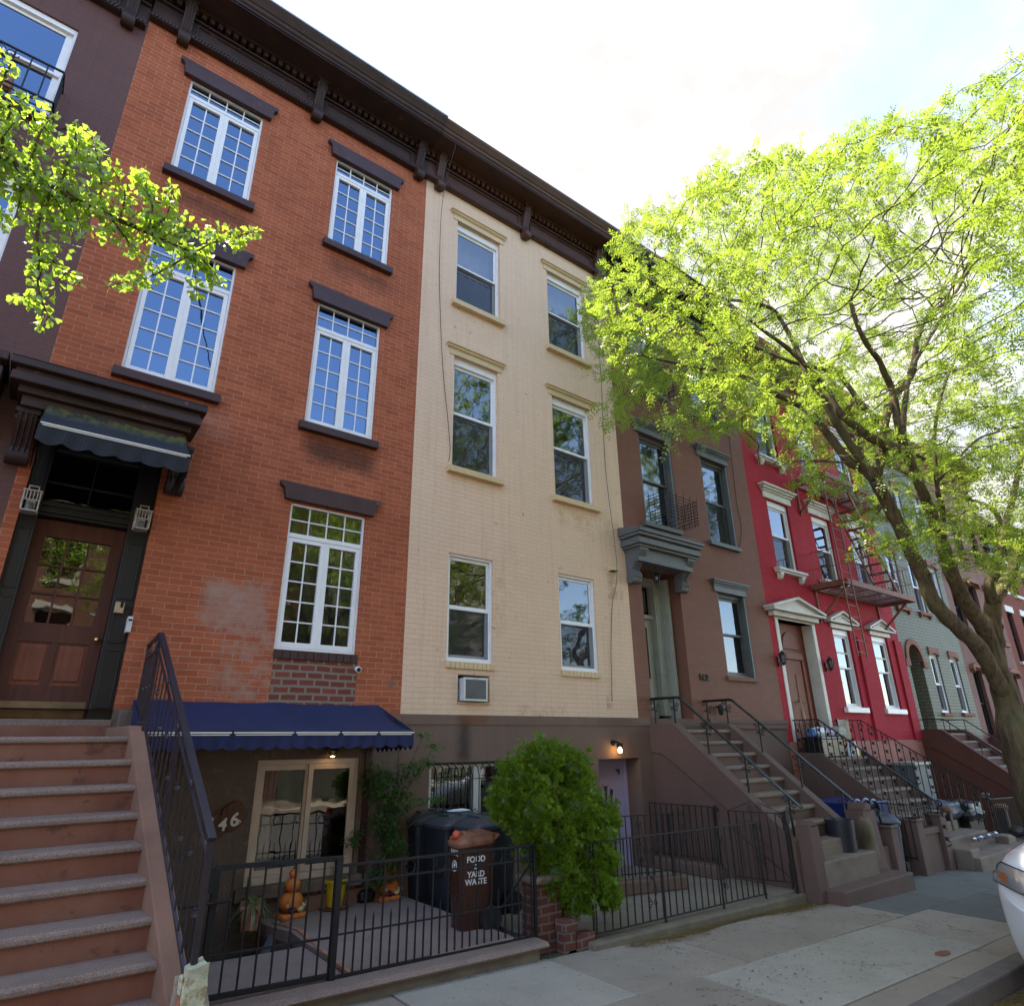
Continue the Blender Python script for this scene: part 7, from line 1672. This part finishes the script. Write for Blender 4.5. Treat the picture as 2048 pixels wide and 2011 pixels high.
# lumpiness
h=np.sin(att[:,0]*2.1+1)*np.sin(att[:,1]*2.3+2)*np.sin(att[:,2]*2.6); att=att[h>-.42]
NP=[np.array(p) for p,_ in nodes]; PR=[-1]*len(NP); RR=[r for _,r in nodes]; n0=len(NP)
STEP=.21; KILL=.30
pos=np.array(NP); 
near=np.zeros(len(att),int); nd=np.full(len(att),1e9)
def upd(i0):
    global near,nd
    for s in range(i0,len(pos),400):
        blk=pos[s:s+400]; D=((att[:,None,:]-blk[None])**2).sum(2); j=D.argmin(1); dm=D[np.arange(len(att)),j]; b=dm<nd; nd[b]=dm[b]; near[b]=j[b]+s
upd(0)
for it in range(75):
    alive=nd>KILL**2
    if alive.sum()<10: break
    a=att[alive]; nn=near[alive]; d=a-pos[nn]; d/=np.linalg.norm(d,axis=1)[:,None]+1e-9
    u,inv=np.unique(nn,return_inverse=True); S=np.zeros((len(u),3)); np.add.at(S,inv,d); cnt=np.bincount(inv)
    ln=np.linalg.norm(S,axis=1); good=ln>1e-3; S=S[good]/ln[good][:,None]; u=u[good]
    S+=rng.normal(size=S.shape)*.22+np.array([0,0,.05]); S/=np.linalg.norm(S,axis=1)[:,None]
    new=pos[u]+S*STEP; i0=len(pos); PR+=list(u); pos=np.vstack([pos,new]); att=att[alive]; near=near[alive]; nd=nd[alive]; upd(i0)
    if len(pos)>16000: break
nN=len(pos); child=[[] for _ in range(nN)]
for i in range(n0,nN): child[PR[i]].append(i)
rad=np.zeros(nN)
for i in range(nN-1,n0-1,-1):
    s=sum(rad[c]**2.3 for c in child[i]); rad[i]=(s+.0022**2.3)**(1/2.3)
done=set(); tw=trunk_mb
for i in range(n0,nN):
    if PR[i]>=n0 and not (max(child[PR[i]],key=lambda c:rad[c])!=i): continue
    chain=[PR[i],i]; c=i
    while child[c]: c=max(child[c],key=lambda q:rad[q]); chain.append(c)
    rr=[min(rad[i]*1.0,.04)]+[min(rad[k],.04) for k in chain[1:]]
    tw.tube([pos[k] for k in chain],[max(r,.0028) for r in rr],5 if rad[i]>.012 else 3,False)
tw.build('trunk',M['bark'],LT,smooth='all',fix=False)
# --- compound leaves (numpy)
tips=[i for i in range(n0,nN) if rad[i]<.0085]
print('crown nodes',nN,'leaf nodes',len(tips))
def leaf_cloud(pos_,dirs,nper,L_,nl,lw,droop):
    k=len(pos_)*nper; Pz=np.repeat(pos_,nper,0)+rng.normal(size=(k,3))*.045; Dd=np.repeat(dirs,nper,0)+rng.normal(size=(k,3))*.85; Dd[:,2]-=droop; Dd/=np.linalg.norm(Dd,axis=1)[:,None]
    up=np.array([0,0,1.])+rng.normal(size=(k,3))*.4; S=np.cross(Dd,up); S/=np.linalg.norm(S,axis=1)[:,None]+1e-9; Un=np.cross(S,Dd)
    ln=L_*rng.uniform(.65,1.25,k); Vs=[]
    for j in range(nl):
        f=(j//2+1)/(nl//2+.5); sg=1 if j%2 else -1
        if j==nl-1: sg=0; f=1.
        c=Pz+Dd*(ln*f)[:,None]-np.array([0,0,1.])*(ln*.25*f*f)[:,None]
        ld=(S*sg*.85+Dd*(.55 if sg else 1.)+Un*rng.uniform(-.5,.1,(k,1))); ld/=np.linalg.norm(ld,axis=1)[:,None]
        l2=(lw*rng.uniform(.8,1.25,k)*(1-.35*abs(f-.5)))[:,None]; wv=np.cross(ld,Un); wv/=np.linalg.norm(wv,axis=1)[:,None]+1e-9
        Vs.append(np.stack([c,c+ld*l2*.45+wv*l2*.2,c+ld*l2,c+ld*l2*.45-wv*l2*.2],1))
    A=np.stack(Vs,1).reshape(-1,3); return A
tp=pos[tips]; td=np.array([pos[i]-pos[PR[i]] for i in tips]); td/=np.linalg.norm(td,axis=1)[:,None]
hw=np.sin(tp[:,0]*3.1+.7)*np.sin(tp[:,1]*3.7+1.9)*np.sin(tp[:,2]*3.4+.3)+rng.normal(size=len(tp))*.25
wn=np.clip(np.round(LPN*(1+1.5*hw)),0,None).astype(int); ix=np.repeat(np.arange(len(tp)),wn); A=leaf_cloud(tp[ix],td[ix],1,.18,9,.060,.15)
Fx=np.arange(len(A)).reshape(-1,4); print('leaflets',len(Fx))
np_mesh('crown',A,Fx,M['leaf'],LT)
# the same kind of tree across the street (reflected in the window panes) 
for k,(x,y,rz,lb) in enumerate(((5.0,-16.9,2.2,'locust tree on the far pavement opposite the cream house'),(12.5,-17.0,.6,'locust tree on the far pavement opposite the brown house'))):
    c=copy_tree(LT,None,(x,y,LT.location.z),lb,rz); c['group']='street trees'
LT['group']='street trees'
# ================================================================== ginkgo branch reaching in from the left
GK=thing('ginkgo_tree',(-4.2,-4.6,gz(-4)),'ginkgo tree whose leafy branch reaches in from the left edge','tree')
GY=-4.15
def Z1(x,y,yy=GY): return P(x/2.719,y/2.719,yy)
gl_=[([Z1(-900,700,-4.85),Z1(-400,760,-4.45),Z1(0,840),Z1(150,940),Z1(290,1020),Z1(500,1130),Z1(680,1210),Z1(800,1260),Z1(950,1330),Z1(1060,1375)],.035,.008),
 ([Z1(285,1030),Z1(225,1150),Z1(200,1280),Z1(212,1400),Z1(205,1530),Z1(230,1640),Z1(268,1720,-4.05)],.013,.004),
 ([Z1(1050,1380),Z1(1130,1330),Z1(1200,1305),Z1(1310,1275),Z1(1410,1258,-4.05)],.008,.003),
 ([Z1(1060,1375),Z1(1120,1430),Z1(1170,1490),Z1(1205,1550,-4.20)],.007,.003),
 ([Z1(1010,1395),Z1(920,1450),Z1(820,1500),Z1(700,1525),Z1(575,1560,-4.25)],.008,.003),
 ([Z1(525,1135),Z1(548,1040),Z1(545,930),Z1(520,820),Z1(505,720,-4.00)],.010,.003),
 ([Z1(800,1260),Z1(830,1130),Z1(790,1010),Z1(760,920,-4.00)],.008,.003),
 ([Z1(800,1260),Z1(900,1180),Z1(930,1080),Z1(925,1000,-4.05)],.007,.003),
 ([Z1(950,1330),Z1(1010,1240),Z1(1030,1160,-4.15)],.006,.003),
 ([Z1(150,940),Z1(190,800),Z1(230,700),Z1(300,620,-4.05)],.012,.004),
 ([Z1(0,840),Z1(30,680),Z1(90,560),Z1(180,520,-4.25)],.012,.004),
 ([Z1(-60,800),Z1(-30,560),Z1(20,420),Z1(60,350,-4.25)],.012,.004),
 ([Z1(0,840),Z1(-30,1000),Z1(-20,1150),Z1(0,1220,-4.35)],.010,.003),
 ([Z1(600,1180),Z1(690,1300),Z1(750,1370,-4.05)],.007,.003),([Z1(400,1085),Z1(420,1180),Z1(450,1240,-4.25)],.006,.003),
 ([Z1(205,1420),Z1(300,1430),Z1(380,1500),Z1(440,1540,-4.05)],.006,.003),([Z1(330,1040),Z1(360,900),Z1(430,780),Z1(400,700,-4.20)],.009,.003),
 ([Z1(650,1200),Z1(680,1060),Z1(640,960),Z1(600,900,-4.15)],.008,.003),([Z1(1055,1385),Z1(1050,1450),Z1(1065,1530),Z1(1070,1620,-4.20)],.004,.002),
 ([Z1(100,900),Z1(110,1050),Z1(90,1160),Z1(70,1200,-4.15)],.007,.003),([Z1(240,990),Z1(330,1130),Z1(380,1230),Z1(395,1280,-4.25)],.006,.003)]
m=MB(); m.tube([(-4.2,-4.6,-.2),(-4.15,-4.6,1.5),(-4.0,-4.5,3.5),(-3.9,-4.4,6),(-3.8,-4.4,9)],[.22,.17,.15,.11,.04],12)
q=Z1(-900,700,-4.85); m.tube([(-4.0,-4.5,3.9),((q.x-4.0)/2,-4.2,(q.z+4.0)/2+.1),tuple(q)],[.07,.05,.035],8)
spurs=[]
for pts,r0,r1 in gl_:
    o_,rr=smooth_path(pts,r0,r1,4); m.tube(o_,rr,6,False)
    for i in range(len(o_)-1):
        seg=o_[i+1]-o_[i]; nsp=max(1,int(seg.length/.022))
        if rr[i]>.03: continue
        for k in range(nsp): spurs.append((o_[i]+seg*(k/nsp),seg.normalized(),rr[i]))
# side twigs
ex=[]
for (p,d,r) in list(spurs):
    if r>.004 and random.random()<.42:
        v=Vector((random.uniform(-1,1),random.uniform(-.8,.8),random.uniform(-1,1))); v=(v-d*v.dot(d)*.5).normalized(); l=random.uniform(.05,.16)*(1.3 if r>.010 else 1)
        q=p+v*l; m.tube([p,p+v*l*.5+Vector((0,0,.01)),q],[.004,.003,.002],4,False)
        for k in range(4): ex.append((p.lerp(q,.35+.65*k/3),v,.003))
for i in range(40):      # crown further back, out of frame
    a=random.uniform(0,6.28); b=Vector((-3.9+math.cos(a)*random.uniform(.6,1.6),-5.0+math.sin(a)*random.uniform(.5,1.5),random.uniform(5,9.5))); m.tube([(-3.9,-4.4,b.z-.8),tuple(b)],[.02,.006],4,False)
    for k in range(14): ex.append((Vector((-3.9,-4.4,b.z-.8)).lerp(b,.3+.05*k)+Vector((random.uniform(-.15,.15),)*3),Vector((0,0,1)),.003))
m.build('trunk',M['bark'],GK,smooth='all',fix=False)
V=[];Fq=[]
fan=[(0,0),(-.52,.62),(-.50,.84),(-.28,.97),(-.04,.86),(.04,.86),(.28,.97),(.50,.84),(.52,.62)]
for (p,d,r) in spurs+ex:
    for k in range(random.choice((2,3,3,4)) if r<.02 else 2):
        st=Vector((random.gauss(0,1),random.gauss(0,.9),random.gauss(.15,.8))).normalized(); base=p+st*random.uniform(.010,.040)
        dr=(st+Vector((0,0,-.75))+Vector((random.uniform(-.4,.4),random.uniform(-.4,.4),0))).normalized(); sd=dr.cross(Vector((random.gauss(0,1),random.gauss(0,1),random.gauss(0,1)))).normalized(); nn=sd.cross(dr)
        s=random.uniform(.029,.048); o=len(V)
        for (a,b) in fan: V.append(tuple(base+sd*a*s+dr*b*s+nn*(a*a*.35+.08*math.sin(a*6))*s*random.uniform(.6,1.2)))
        Fq.append(tuple(o+i for i in range(9)))
np_mesh('crown',np.array(V),np.array(Fq),M['ginkgo'],GK); print('ginkgo leaves',len(Fq))
# ================================================================== light, sky, camera
SUN_EL,SUN_AZ=R(63),R(-38)     # sun stands behind the terrace (towards +y), a little to the left
sd=Vector((math.sin(SUN_AZ)*math.cos(SUN_EL),math.cos(SUN_AZ)*math.cos(SUN_EL),math.sin(SUN_EL)))
sun=bpy.data.lights.new('sun','SUN'); sun.energy=2.7; sun.angle=R(.5); sun.color=(1.,.95,.86)
so=bpy.data.objects.new('sun',sun); COL.objects.link(so); so.rotation_euler=(-sd).to_track_quat('-Z','Y').to_euler()
W_=bpy.data.worlds.new('World'); bpy.context.scene.world=W_; W_.use_nodes=True; nt=W_.node_tree
for n in list(nt.nodes): nt.nodes.remove(n)
out=nt.nodes.new('ShaderNodeOutputWorld'); bg=nt.nodes.new('ShaderNodeBackground'); L(nt,bg.outputs[0],out.inputs[0])
sky=nt.nodes.new('ShaderNodeTexSky'); sky.sky_type='NISHITA'; sky.sun_disc=False; sky.sun_elevation=SUN_EL; sky.sun_rotation=SUN_AZ; sky.dust_density=.4; sky.ozone_density=2.5
tc=nt.nodes.new('ShaderNodeTexCoord'); sp=nt.nodes.new('ShaderNodeSeparateXYZ'); L(nt,tc.outputs['Generated'],sp.inputs[0])
mp=N(nt,'ShaderNodeMapping',i_Scale=(1.,1.,2.0)); L(nt,tc.outputs['Generated'],mp.inputs[0])
n1=noise(nt,mp.outputs[0],2.1,7,.58)
# clouds lie over the terrace side (+y); the sky across the street stays clear blue
yb=N(nt,'ShaderNodeMapRange'); L(nt,sp.outputs[1],yb.inputs[0]); yb.inputs[1].default_value=-.45; yb.inputs[2].default_value=.25; yb.inputs[3].default_value=-.30; yb.inputs[4].default_value=.18
cm=ramp(nt,math_n(nt,'ADD',n1,yb.outputs[0]),[(.44,0.),(.66,1.)])
n2=noise(nt,mp.outputs[0],2.6,6,.55)
cc=nt.nodes.new('ShaderNodeMix'); cc.data_type='RGBA'; L(nt,ramp(nt,n2,[(.42,0.),(.64,1.)]),cc.inputs[0]); cc.inputs[6].default_value=(1.33,1.40,1.50,1); cc.inputs[7].default_value=(2.1,2.12,2.16,1)
mxs=nt.nodes.new('ShaderNodeMix'); mxs.data_type='RGBA'; L(nt,cm,mxs.inputs[0]); L(nt,sky.outputs[0],mxs.inputs[6]); L(nt,cc.outputs[2],mxs.inputs[7])
L(nt,mxs.outputs[2],bg.inputs[0]); bg.inputs[1].default_value=.12
cam=bpy.data.cameras.new('camera'); co=bpy.data.objects.new('camera',cam); COL.objects.link(co)
cam.sensor_fit='HORIZONTAL'; cam.sensor_width=36; cam.lens=FPX/2048*36; cam.clip_end=600; cam.clip_start=.05
Mc=Matrix((( _r.x,_u.x,-_w.x,CAM.x),(_r.y,_u.y,-_w.y,CAM.y),(_r.z,_u.z,-_w.z,CAM.z),(0,0,0,1))); co.matrix_world=Mc
sc=bpy.context.scene; sc.camera=co
vs=sc.view_settings; vs.view_transform='Standard'; vs.look='None'; vs.gamma=1; vs.use_curve_mapping=False; vs.exposure=EXPO; vs.use_white_balance=True; vs.white_balance_temperature=7200; vs.white_balance_tint=11
sc.render.engine='CYCLES'; c=sc.cycles; c.max_bounces=6; c.diffuse_bounces=3; c.glossy_bounces=3; c.transmission_bounces=4; c.transparent_max_bounces=12; c.caustics_reflective=False; c.caustics_refractive=False; c.sample_clamp_indirect=6
try: c.use_denoising=True
except Exception: pass
